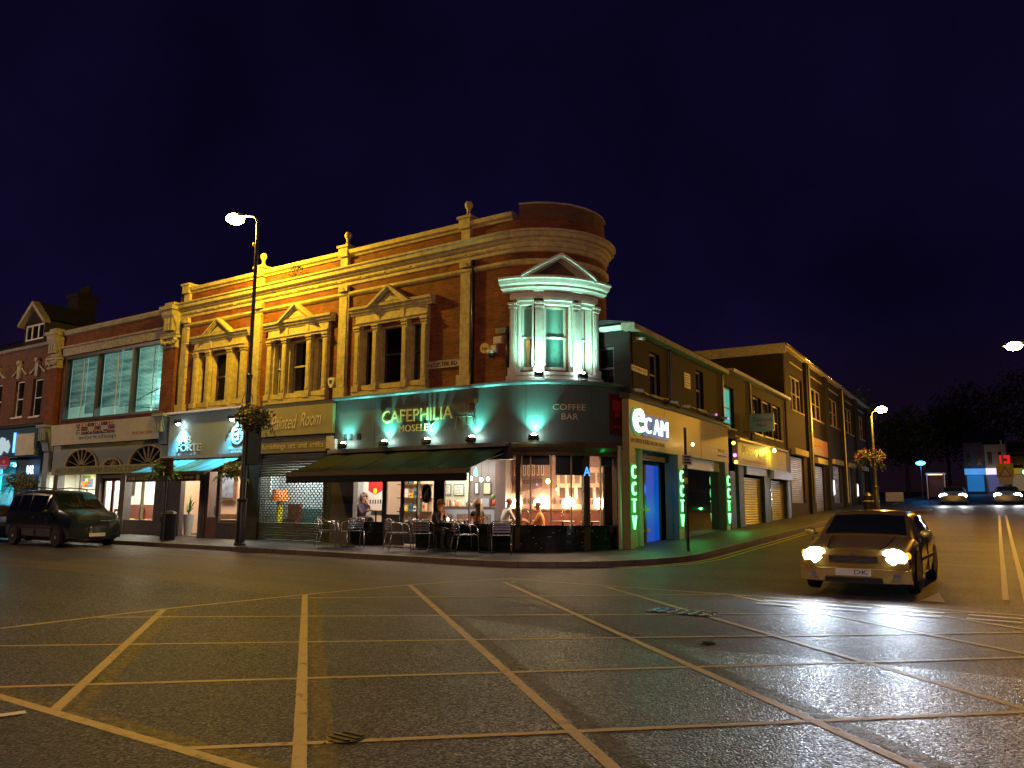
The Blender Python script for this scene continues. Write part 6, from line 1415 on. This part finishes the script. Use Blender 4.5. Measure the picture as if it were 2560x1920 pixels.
text('neon_lettering', 'ES', -41.7, -40.3, 3.95, 4.34, .36, emit('orange_neon', (1, .30, .02), 1.5), kf, d=.04, shear=.4); text('neon_lettering', 'LLING', -42.4, -40.0, 3.50, 3.82, .36, emit('green_white_neon', (.35, 1, .45), 1.5), kf, d=.04)
put('pale_lit_shape', MB().plate([(-40.1, 3.40), (-39.5, 3.55), (-39.3, 3.75), (-38.9, 3.6), (-38.75, 3.9), (-38.95, 4.2), (-39.15, 4.1), (-39.3, 4.30), (-39.6, 4.35), (-39.9, 4.0), (-39.95, 3.7)], .35, .40), M['cyan_w'], kf)
m = MB(); m.plate([(-38.95+.5*math.cos(i*math.pi/12), 3.15+.30*math.sin(i*math.pi/12)) for i in range(24)], .40, .46); rs = put('oval_sign', m, M['red'], K); put('oval_mark', MB().plate([(-38.95+.12*math.cos(i*math.pi/8), 3.2+.08*math.sin(i*math.pi/8)) for i in range(16)], .46, .465).blk(-39.3, -38.6, .46, .465, 3.02, 3.06), M['petal'], rs)
M['cyan_room'] = mat('cyan_room_wall', (.45, .75, .75), .7, var=.15)
m = MB(); m.box(-50, -38.55, 2.4, 2.5, .2, 3.3); m.box(-38.6, -38.5, 0, 2.5, .2, 3.3); m.box(-50, -38.5, 0, 2.5, 3.2, 3.3); m.box(-50, -38.5, 0, 2.5, .18, .22); put('takeaway_room', m, M['cyan_room'], K)
m = MB(); m.blk(-38.55, -36.4, -.1, .1, .2, 3.4); put('shop_pier', m, mat('dim_blue_panel', (.05, .09, .12), .6), K)
m = MB()
for a in (-41.9, -40.2, -38.7): m.blk(a, a+.08, -.05, .05, .2, 3.3)
m.blk(-50, -38.6, -.05, .05, 2.6, 2.68); put('window_frame', m, M['cyan_room'], K)
light(K, 'AREA', (-41, 1.1, 3.15), 420, (.05, .75, 1), rect=(5, 1), aim=(0, 0, -1), name='takeaway_light'); light(K, 'POINT', (-40.2, -.9, 2.8), 14, (.05, .6, 1), .2, name='takeaway_light')
put('light_tube', MB().cyl((-40.3, .6, 3.1), (-39.2, .6, 3.1), .05), emit('cyan_tube', (.4, .95, 1), 20), K)
m = MB(); m.blk(-39.35, -38.75, -.9, -.88, 1.9, 2.3); put('menu_panel', m, M['teal_p'], K)
text('neon_lettering', 'BAR', -37.1, -36.5, 2.62, 3.0, .3, emit('blue_letter', (.3, .6, 1), 4), K, d=.02)
FR[0] = I4
# ================================================================ vehicles
def car_body(name, label, loc, rz, ST_, paintm, wheels, wins, kind_cat, glassm, wr=.31, extra=None):
    t = thing(name, label, kind_cat, loc, rz); MMx = PM[t.name]; FR[0] = MMx
    def ring(s):
        x, zb, zs, w_, zt, tw = s
        half = [(0, zb), (w_*.82, zb), (w_*.97, zb+.10), (w_, (zb+zs)/2), (w_*.985, zs), (tw+(w_-tw)*.12, zs+(zt-zs)*.86), (tw*.90, zt-.02*(zt-zs > .3)), (tw*.5, zt+.012), (0, zt+.018)]
        return [(x, y, z) for y, z in half]+[(x, -y, z) for y, z in reversed(half[1:-1])]
    R = [ring(s) for s in ST_]
    m = MB(); m.rings(R); body = put('body', m, paintm, t, smooth=38)
    def bil(A, B, C, D_, u, v, off):
        A, B, C, D_ = map(Vector, (A, B, C, D_)); p = (A*(1-u)+B*u)*(1-v)+(D_*(1-u)+C*u)*v
        n = ((B-A).cross(D_-A)).normalized(); return p, n*off
    def panel(i, j, u0_, u1_, v0, v1, sgn, nm, mt, off=.010, par=None, frame=True):
        # quad on the side between station i and j, from shoulder (point 4) to roof edge (point 5)
        idx = (4, 5) if sgn > 0 else (len(R[0])-4, len(R[0])-5)
        A, B, C, D_ = R[i][idx[0]], R[j][idx[0]], R[j][idx[1]], R[i][idx[1]]
        P = []
        for u, v in ((u0_, v0), (u1_, v0), (u1_, v1), (u0_, v1)):
            p, n = bil(A, B, C, D_, u, v, off)
            if n.y*sgn < 0: n = -n
            P.append(p+n)
        return put(nm, MB().face(P if sgn < 0 else P), mt, par or t)
    for (i, j, u0_, u1_, v0, v1) in wins:
        for s in (1, -1): panel(i, j, u0_, u1_, v0, v1, s, 'side_window', glassm)
    return t, R, body, panel
def wheel(x, y, r, par, sgn, rim=M['rim'], rimw=.20):
    tw_ = put('wheel', MB().rings([[(x+q*math.cos(2*math.pi*i/22), y+yy*sgn, r+q*math.sin(2*math.pi*i/22)) for i in range(22)] for q, yy in ((r*.6, -.08), (r-.02, -.09), (r, -.07), (r, .05), (r-.02, .075), (r*.66, .08))]), M['tyre'], par, smooth=40)
    m = MB()
    for k in range(5):
        a = k*2*math.pi/5+.3; c, s = math.cos(a), math.sin(a); px, pz = -s*.032, c*.032
        m.face([(x+c*.03-px, y+.078*sgn, r+s*.03-pz), (x+c*r*.66-px*1.5, y+.07*sgn, r+s*r*.66-pz*1.5), (x+c*r*.66+px*1.5, y+.07*sgn, r+s*r*.66+pz*1.5), (x+c*.03+px, y+.078*sgn, r+s*.03+pz)])
    rg = lambda q, yy: [(x+q*math.cos(2*math.pi*i/22), y+yy*sgn, r+q*math.sin(2*math.pi*i/22)) for i in range(22)]
    m.rings([rg(r*.62, .075), rg(r*.70, .08)], cap=False); m.cyl((x, y+.05*sgn, r), (x, y+.082*sgn, r), .05)
    put('rim', m, rim, tw_); return tw_
def arch(x, y, r, par, sgn):
    m = MB(); n = 20
    o = [(x+(r+.085)*math.cos(math.pi*i/n), r+(r+.085)*math.sin(math.pi*i/n)) for i in range(n+1)]+[(x-(r+.08), .22), (x+(r+.08), .22)]
    m.face([(a, y*1.0, b) for a, b in o]); return put('wheel_arch', m, M['black'], par)
def headlamp(x, y, z, par, w_, h_, lm, nm='headlight'):
    return put(nm, MB().sph((x, y, z), 1, 12, (.07, w_, h_)), lm, par, smooth=True)

# car leaving the side street, headlights on; sodium light put into its gold paint
M['lamplit_car'] = mat('lamplight_gold_paint', (.46, .31, .07), .25, metal=.55, var=.05, scale=3, coat=.8)
M['hl'] = emit('white_headlight', (.93, .97, 1), 160)
ST1 = [(2.10, .22, .48, .70, .60, .62), (2.05, .18, .55, .80, .66, .70), (1.80, .16, .62, .835, .72, .73), (1.02, .16, .78, .85, .86, .73), (.95, .16, .79, .85, .88, .73), (.32, .16, .81, .855, 1.24, .63), (.20, .16, .815, .855, 1.285, .62), (-.75, .16, .82, .855, 1.30, .62), (-1.45, .16, .82, .85, 1.26, .60), (-1.78, .18, .82, .84, .94, .68), (-2.06, .20, .80, .82, .88, .68), (-2.14, .28, .56, .76, .64, .62)]
gc, R1, body, panel = car_body('lamplit_car', 'gold four door car with blazing white headlights at the mouth of the side street', (-2.42, 15.72, gz(15.7)+.004), math.radians(-90), ST1, M['lamplit_car'], None, [(6, 7, .06, .90, .10, .92), (7, 8, .0, .86, .10, .92)], 'car', M['carglass'])
def topquad(R, i, j, y0, y1, off, nm, mt, par, k0=6, k1=6):
    a = R[i]; b = R[j]; A = Vector(a[k0]); B = Vector(b[k1]); A2 = Vector((A.x, -A.y, A.z)); B2 = Vector((B.x, -B.y, B.z)); up_ = Vector((.02, 0, .02))
    P = [A.lerp(B, y0)*1, A.lerp(B, y1), A2.lerp(B2, y1), A2.lerp(B2, y0)]
    n = (P[1]-P[0]).cross(P[3]-P[0]).normalized(); n = n if n.z > 0 else -n
    mm = MB(); q = 6
    for s_ in range(q):
        f0, f1 = s_/q, (s_+1)/q; bow = lambda f: n*(off+.028*math.sin(math.pi*f))
        mm.face([P[0].lerp(P[3], f0)+bow(f0), P[1].lerp(P[2], f0)+bow(f0), P[1].lerp(P[2], f1)+bow(f1), P[0].lerp(P[3], f1)+bow(f1)])
    return put(nm, mm, mt, par, smooth=True)
topquad(R1, 4, 5, .06, .97, .012, 'windscreen', M['carglass'], gc)
topquad(R1, 8, 9, .10, .92, .012, 'rear_window', M['carglass'], gc)
for s in (1, -1):
    for x in (1.32, -1.28):
        arch(x, s*.856, .30, gc, s); wheel(x, s*.775, .30, gc, s)
    headlamp(2.04, s*.58, .56, gc, .20, .165, M['hl'])
    put('indicator', MB().sph((1.95, s*.775, .62), 1, 8, (.08, .05, .06)), emit('amber_lamp%d' % s, (1, .4, .02), 1.5), gc)
    mr = put('door_mirror', MB().sph((.78, s*.93, .94), 1, 10, (.06, .10, .065)), M['lamplit_car'], gc, smooth=True)
    put('mirror_arm', MB().cyl((.80, s*.80, .90), (.78, s*.90, .92), .02), M['rubber'], gc)
    put('side_strip', MB().box(-1.0, 1.0, s*.852 if s > 0 else -.872, .872 if s > 0 else -.852, .50, .55), M['rubber'], gc)
    put('door_handle', MB().box(-.28, -.12, s*.855 if s > 0 else -.88, .88 if s > 0 else -.855, .76, .79), M['rubber'], gc)
    put('door_gap', MB().box(.93, .94, s*.84 if s > 0 else -.864, .864 if s > 0 else -.84, .28, .86).box(-.12+.02, -.09, s*.84 if s > 0 else -.864, .864 if s > 0 else -.84, .28, .88), M['black'], gc)
    o_ = light(gc, 'SPOT', (2.14, s*.60, .64), 190, (.60, .78, 1), .06, spot=95, blend=1, aim=(1, s*.05-.02, -.14), name='headlight_beam')
put('grille', MB().box(2.08, 2.125, -.36, .36, .50, .60), M['black'], gc)
m = MB()
for i in range(4): m.box(2.12, 2.13, -.34, .34, .51+i*.022, .518+i*.022)
put('grille_bars', m, M['steel'], gc)
put('lower_intake', MB().box(2.10, 2.185, -.42, .42, .19, .27), M['black'], gc)
put('bonnet_crease', MB().tube([(2.0, .42, .695), (1.05, .50, .885)], .008, 4).tube([(2.0, -.42, .695), (1.05, -.50, .885)], .008, 4), M['black'], gc)
for s in (1, -1): put('fog_lamp', MB().cyl((2.09, s*.62, .30), (2.125, s*.62, .30), .055), M['steel'], gc)
put('badge', MB().cyl((2.09, 0, .635), (2.11, 0, .635), .035), M['steel'], gc)
put('bumper', MB().rings([[(x, y, z) for x, z in ((1.98-abs(y)*.12, .17), (2.16-abs(y)*.12, .20), (2.18-abs(y)*.12, .40), (2.05-abs(y)*.12, .46))] for y in (-.82, -.6, -.3, 0, .3, .6, .82)]), M['lamplit_car'], gc, smooth=30)
npl = put('number_plate', MB().box(2.18, 2.192, -.26, .26, .30, .41), M['plate'], gc)
SGc = lambda u, o, z: (2.192+o, u, z)
text('plate_lettering', 'DK', .02, .22, .325, .39, 0, M['black'], npl, d=.004, S=lambda u, o, z: (2.192+o, u, z))

FR[0] = I4

# dark parked people carrier
M['van_paint'] = mat('dark_blue_grey_paint', (.022, .035, .045), .22, metal=.3, var=.05, coat=.9)
ST2 = [(2.10, .30, .66, .70, .86, .62), (2.04, .24, .80, .82, .98, .72), (1.80, .22, .94, .85, 1.08, .76), (1.30, .22, 1.05, .86, 1.17, .77), (1.22, .22, 1.06, .86, 1.20, .77), (.62, .22, 1.08, .865, 1.70, .68), (.48, .22, 1.08, .865, 1.76, .67), (-.60, .22, 1.08, .865, 1.81, .67), (-1.35, .22, 1.08, .86, 1.80, .67), (-2.0, .22, 1.08, .85, 1.72, .66), (-2.10, .24, 1.06, .83, 1.10, .72), (-2.13, .30, .60, .80, .66, .66)]
vn, R2, body, panel = car_body('people_carrier', 'dark blue grey people carrier with roof rails parked outside the dance studio', (-27.15, 13.95, .0), 0, ST2, M['van_paint'], None, [(5, 6, .0, 1, .05, .80), (6, 7, .06, .96, .05, .90), (7, 8, .06, .94, .05, .90), (8, 9, .08, .85, .05, .90)], 'people carrier', M['carglass'])
topquad(R2, 4, 5, .05, .97, .012, 'windscreen', M['carglass'], vn)
for s in (1, -1):
    for x in (1.36, -1.40): arch(x, s*.866, .31, vn, s); wheel(x, s*.815, .31, vn, s)
    headlamp(2.0, s*.64, .84, vn, .14, .11, M['carglass_in'])
    put('roof_rail', MB().tube([(.35, s*.54, 1.77), (.20, s*.56, 1.86), (-.8, s*.57, 1.90), (-1.7, s*.56, 1.87), (-1.9, s*.54, 1.77)], .018), M['bark'], vn, smooth=True)
    put('door_mirror', MB().sph((.78, s*.98, 1.10), 1, 10, (.07, .11, .09)), M['van_paint'], vn, smooth=True)
    put('door_handle', MB().box(-.30, -.12, s*.865 if s > 0 else -.885, .885 if s > 0 else -.865, .90, .93), M['steel'], vn)
    put('side_strip', MB().box(-1.0, 1.0, s*.862 if s > 0 else -.878, .878 if s > 0 else -.862, .56, .63), M['rubber'], vn)
    put('door_gap', MB().box(.98, .99, s*.85 if s > 0 else -.871, .871 if s > 0 else -.85, .28, 1.0).box(-.06, -.05, s*.85 if s > 0 else -.871, .871 if s > 0 else -.85, .28, 1.0).box(-1.0, -.99, s*.85 if s > 0 else -.871, .871 if s > 0 else -.85, .28, 1.0), M['black'], vn)
put('grille', MB().box(2.05, 2.11, -.4, .4, .68, .82), M['black'], vn)
put('bumper', MB().rings([[(x, y, z) for x, z in ((1.95-abs(y)*.12, .26), (2.14-abs(y)*.12, .29), (2.16-abs(y)*.12, .46), (2.02-abs(y)*.12, .54))] for y in (-.83, -.6, -.3, 0, .3, .6, .83)]), M['van_paint'], vn, smooth=30)
put('number_plate', MB().box(2.155, 2.165, -.26, .26, .34, .45), M['plate'], vn)
put('wiper', MB().tube([(1.24, .45, 1.23), (1.0, -.05, 1.42)], .01, 4).tube([(1.24, -.2, 1.23), (1.0, -.6, 1.42)], .01, 4), M['rubber'], vn)
FR[0] = I4
c2, R3, body, panel = car_body('hatchback_car', 'dark car at the left edge parked behind the people carrier', (-32.3, 13.95, .0), 0, ST1, mat('dark_blue_car_paint', (.02, .03, .08), .3, metal=.3, var=.05, coat=.8), None, [(6, 7, .06, .90, .10, .92), (7, 8, .0, .86, .10, .92)], 'car', M['carglass'])
topquad(R3, 4, 5, .06, .97, .012, 'windscreen', M['carglass'], c2)
for s in (1, -1):
    for x in (1.32, -1.28): arch(x, s*.856, .30, c2, s); wheel(x, s*.80, .30, c2, s)
    headlamp(2.0, s*.60, .62, c2, .165, .085, M['carglass_in'])
FR[0] = I4
# approaching cars far up the side street
def far_car(x, y, label, on, rz=-88):
    c, R_, b_, p_ = car_body('distant_car', label, (x, y, gz(y)), math.radians(rz), ST1, mat('silver_paint', (.25, .25, .27), .3, metal=.4, var=.05), None, [(6, 7, .06, .90, .10, .92)], 'car', M['carglass'])
    topquad(R_, 4, 5, .06, .97, .012, 'windscreen', M['carglass'], c)
    for s in (1, -1):
        for xx in (1.32, -1.28): wheel(xx, s*.80, .30, c, s)
        headlamp(2.0, s*.60, .62, c, .26, .15, M['hl'])
        light(c, 'SPOT', (2.15, s*.6, .64), 130, (.9, .94, 1), .08, spot=70, blend=1, aim=(1, 0, -.04), name='headlight_beam')
    FR[0] = I4
far_car(-4.6, 66.5, 'left of two distant silver cars coming down the side street with headlights on', 1)
far_car(-1.3, 68, 'right of two distant silver cars coming down the side street with headlights on', 1)

# ================================================================ side street furniture
street_lamp((-6.75, 45.5, gz(45.5)+.12), 5.15, (.35, -.3), 'short street lamp beside the brown brick block with a basket on its post', 1300, color=(1, .42, .01))
street_lamp((2.6, 36, gz(36)), 6.7, (-2.3, -.3), 'sodium street lamp reaching over the side street at the right edge', 2500, soft=.2, color=(1, .44, .01))
basket((-6.95, 45.2, gz(45)+3.1), .62, 'autumn coloured flower basket on the distant lamp post', 0, [M['petal_r'], M['petal']], 61, M['leaf_d'], 420)
t = thing('litter_bin', 'black litter bin at the foot of the distant lamp post', 'bin', (-7.0, 44.5, gz(44.5)+.12)); put('bin_body', MB().lathe((-7.0, 44.5, gz(44.5)+.12), [(.22, 0), (.26, .9), (.28, .93), (.05, 1.1)], 14), M['black'], t); put('bin_band', MB().cyl((-7.0, 44.5, gz(44.5)+.75), (-7.0, 44.5, gz(44.5)+.80), .262), M['gold'], t)
put('low_wall', MB().box(-9.7, -8.4, 70, 70.3, gz(70), gz(70)+.85), M['white'], label='low white wall beyond the brown brick block', cat='wall')
t = thing('blue_street_lamp', 'small intensely blue lamp on a thin post far up the street', 'lamp', (-8.0, 80, gz(80))); put('pole', MB().cyl((-8.0, 80, gz(80)), (-8.0, 80, 5.2), .05), M['post'], t); put('lens', MB().sph((-8.0, 80, 5.3), .30, 12, (1.3, 1, .6)), emit('blue_lamp_lens', (.02, .35, 1), 30), t); light(t, 'POINT', (-8.0, 79.6, 4.9), 60, (.05, .3, 1), .2)
t = thing('bus_shelter', 'small glazed shelter with a lit roof edge far up the street', 'shelter', (-7.3, 84, gz(84)))
z = gz(84); m = MB()
for x in (-7.95, -6.5): m.box(x, x+.08, 83.5, 83.6, z, z+2.3)
put('posts', m, M['metal'], t); put('roof', MB().box(-8.0, -6.4, 83.3, 84.8, z+2.3, z+2.42), M['metal'], t); put('back_panel', MB().box(-7.9, -6.5, 84.6, 84.65, z+.2, z+2.2), M['bench'], t); put('roof_light', MB().box(-7.8, -6.6, 83.32, 83.4, z+2.24, z+2.29), emit('shelter_strip', (1, .6, .25), 5), t)
# far row of shops
def far_shop(x0, x1, y, h, wallm, fm, label, sign_c, glow, es=3):
    z0 = gz(y); t = thing('distant_shop', label, 'building', ((x0+x1)/2, y, z0))
    FR[0] = Matrix.Translation((0, y, z0)); n_ = max(2, int((x1-x0)/1.6)); wd = (x1-x0)/n_
    hl_ = [(x0+i*wd+.3, x0+(i+1)*wd-.35, 3.5, 5.1) for i in range(n_)]
    m = MB(); m.wall(x0, x1, 0, h, hl_+[(x0+.2, x1-.2, .3, 2.3)], depth=.2); put('wall', m, wallm, t)
    for a, b, c, d in hl_: put('window', MB().blk(a, b, -.15, -.1, c, d), fm, t); 
    m = MB(); m.face([(x0, -.3, h), (x1, -.3, h), (x1, 3, h+2), (x0, 3, h+2)]); put('roof', m, M['roof'], t)
    put('fascia', MB().blk(x0, x1, 0, .15, 2.35, 3.1), emit('far_sign', sign_c, es*.5), t); put('shop_window', MB().blk(x0+.2, x1-.2, -.2, -.15, .3, 2.3), emit('far_window', glow, .5), t)
    light(t, 'POINT', ((x0+x1)/2, -1.6, 2.6), 110, glow, .3, name='shop_glow')
    FR[0] = I4
far_shop(-6.4, -4.2, 112, 6.3, M['brick_dark'], M['pane'], 'distant shop with a bright blue glowing front', (.10, .35, .9), (.02, .25, .7), 1.6)
far_shop(-4.15, -1.9, 112, 6.0, M['olive'], M['pane'], 'distant yellow walled shop with a white lit sign', (.7, .6, 1), (.12, .12, .3), 3)
far_shop(-1.8, 4.5, 116, 4.6, M['brick_brown'], M['pane'], 'distant low shop with a dim yellow sign at right', (.5, .35, .03), (.25, .18, .1), .8)
def far_tree(x, y, h, r, label, seed, lm=M['leaf_d'], n=3000):
    z = gz(y); t = thing('street_tree', label, 'tree', (x, y, z), group='trees beyond the side street')
    m = MB(); m.lathe((x, y, z), [(.32, 0), (.22, .6), (.16, h*.45), (.06, h*.8)], 10)
    random.seed(seed)
    for i in range(6):
        a = i*1.05+seed; b = h*(.4+.07*i); m.cyl((x, y, z+b), (x+math.cos(a)*r*.7, y+math.sin(a)*r*.7, z+b+r*.6), .09, .03, 6)
    put('trunk', m, M['bark'], t)
    m = leaves((x, y, z+h*.72), r, n, .24, [lm], seed, (1, 1, h*.38/r), .2); put('crown', m, lm, t)
for i, a in enumerate(((-13.5, 74, 9.5, 3.4, 'bushy tree lit orange behind the distant lamp'), (-10.5, 92, 8.5, 3.2, 'dark tree beyond the blue lamp'), (-9.0, 125, 12, 4.4, 'tall dark tree left of the distant blue shop'), (-6.5, 132, 15, 5, 'broad dark tree rising over the distant blue shop'), (.5, 130, 16, 5.5, 'tallest dark tree over the distant yellow shop'), (7, 122, 15, 5.5, 'dark tree at the right edge behind the signs'), (-16.5, 84, 9, 3.5, 'dark tree peeping past the brown brick block'))):
    far_tree(*a, seed=70+i, lm=M['leaf'] if i in (0, 5) else M['leaf_d'])  # lighter leaf colour paints lamplight onto the tree behind the lamp
t = thing('warning_sign', 'triangular warning sign above a white plate on a grey post far up the street', 'road sign', (-1.5, 78, gz(78)))
z = gz(78); put('pole', MB().cyl((-1.5, 78, z), (-1.5, 78, z+3.1), .05), M['metal'], t)
FR[0] = Matrix.Translation((-1.5, 77.92, z)); put('triangle', MB().plate([(-.5, 2.0), (.5, 2.0), (0, 2.9)], 0, .03), M['red'], t); put('triangle_face', MB().plate([(-.33, 2.1), (.33, 2.1), (0, 2.7)], .03, .04), M['white'], t); put('lower_plate', MB().blk(-.5, .5, 0, .03, 1.35, 1.9), M['white'], t); put('yellow_backing', MB().blk(-.62, .62, -.03, -.01, 1.9, 3.1), M['yellow'], t); FR[0] = I4
t = thing('traffic_light', 'distant traffic signal showing green', 'traffic light', (-.1, 90, gz(90))); z = gz(90)
put('pole', MB().cyl((-.1, 90, z), (-.1, 90, z+2.3), .06), M['post'], t); put('signal_head', MB().box(-.25, .05, 89.9, 90.1, z+2.2, z+3.2), M['black'], t); put('green_lens', MB().sph((-.1, 89.85, z+2.45), .22, 10), emit('green_signal', (.1, 1, .35), 14), t)
put('amber_lens', MB().sph((-.1, 89.85, z+2.95), .1, 8), M['orange'], t)
t = thing('shop_hanging_sign', 'small red hanging sign on the distant yellow shop', 'sign', (-2.1, 110, gz(110)+3.6)); z = gz(110); put('board', MB().box(-2.6, -1.5, 109.9, 110, z+3.5, z+4.6), emit('red_lit_sign', (.6, .01, .01), 1.2), t); put('sign_mark', MB().box(-2.3, -1.8, 109.88, 109.9, z+3.9, z+4.2), M['yellow'], t)
t = thing('column', 'pale thin column lit yellow above the warning sign', 'post', (-1.9, 92, gz(92))); put('shaft', MB().cyl((-1.9, 92, gz(92)), (-1.9, 92, gz(92)+5.6), .09, .07), M['cream'], t); put('top_cap', MB().cyl((-1.9, 92, gz(92)+5.6), (-1.9, 92, gz(92)+5.7), .12), M['metal'], t)

FR[0] = FB
for s_, z1 in ((3.3, 6.2), (8.75, 6.2)): put('downpipe', MB().tube([(s_, -.07, z) for z in (4.5, z1)], .045, 8), M['black'], E1)
for s_ in (12.6, 19.0): put('downpipe', MB().tube([(s_, -.07, z) for z in (4.0, 6.4)], .05, 8), M['black'], E2)
for s_ in (24.4, 35.4): put('downpipe', MB().tube([(s_, -.22, z) for z in (1.6, 9.0)], .055, 8), M['metal'], E3)
put('wall_cable', MB().tube([(.3+i*.6, -.03, 4.60+.05*math.sin(i*1.7)) for i in range(15)], .012, 4), M['black'], E1)
put('wall_cable', MB().tube([(9.6+i*.7, -.03, 4.08+.04*math.sin(i*2.1)) for i in range(14)], .012, 4), M['black'], E2)
FR[0] = I4
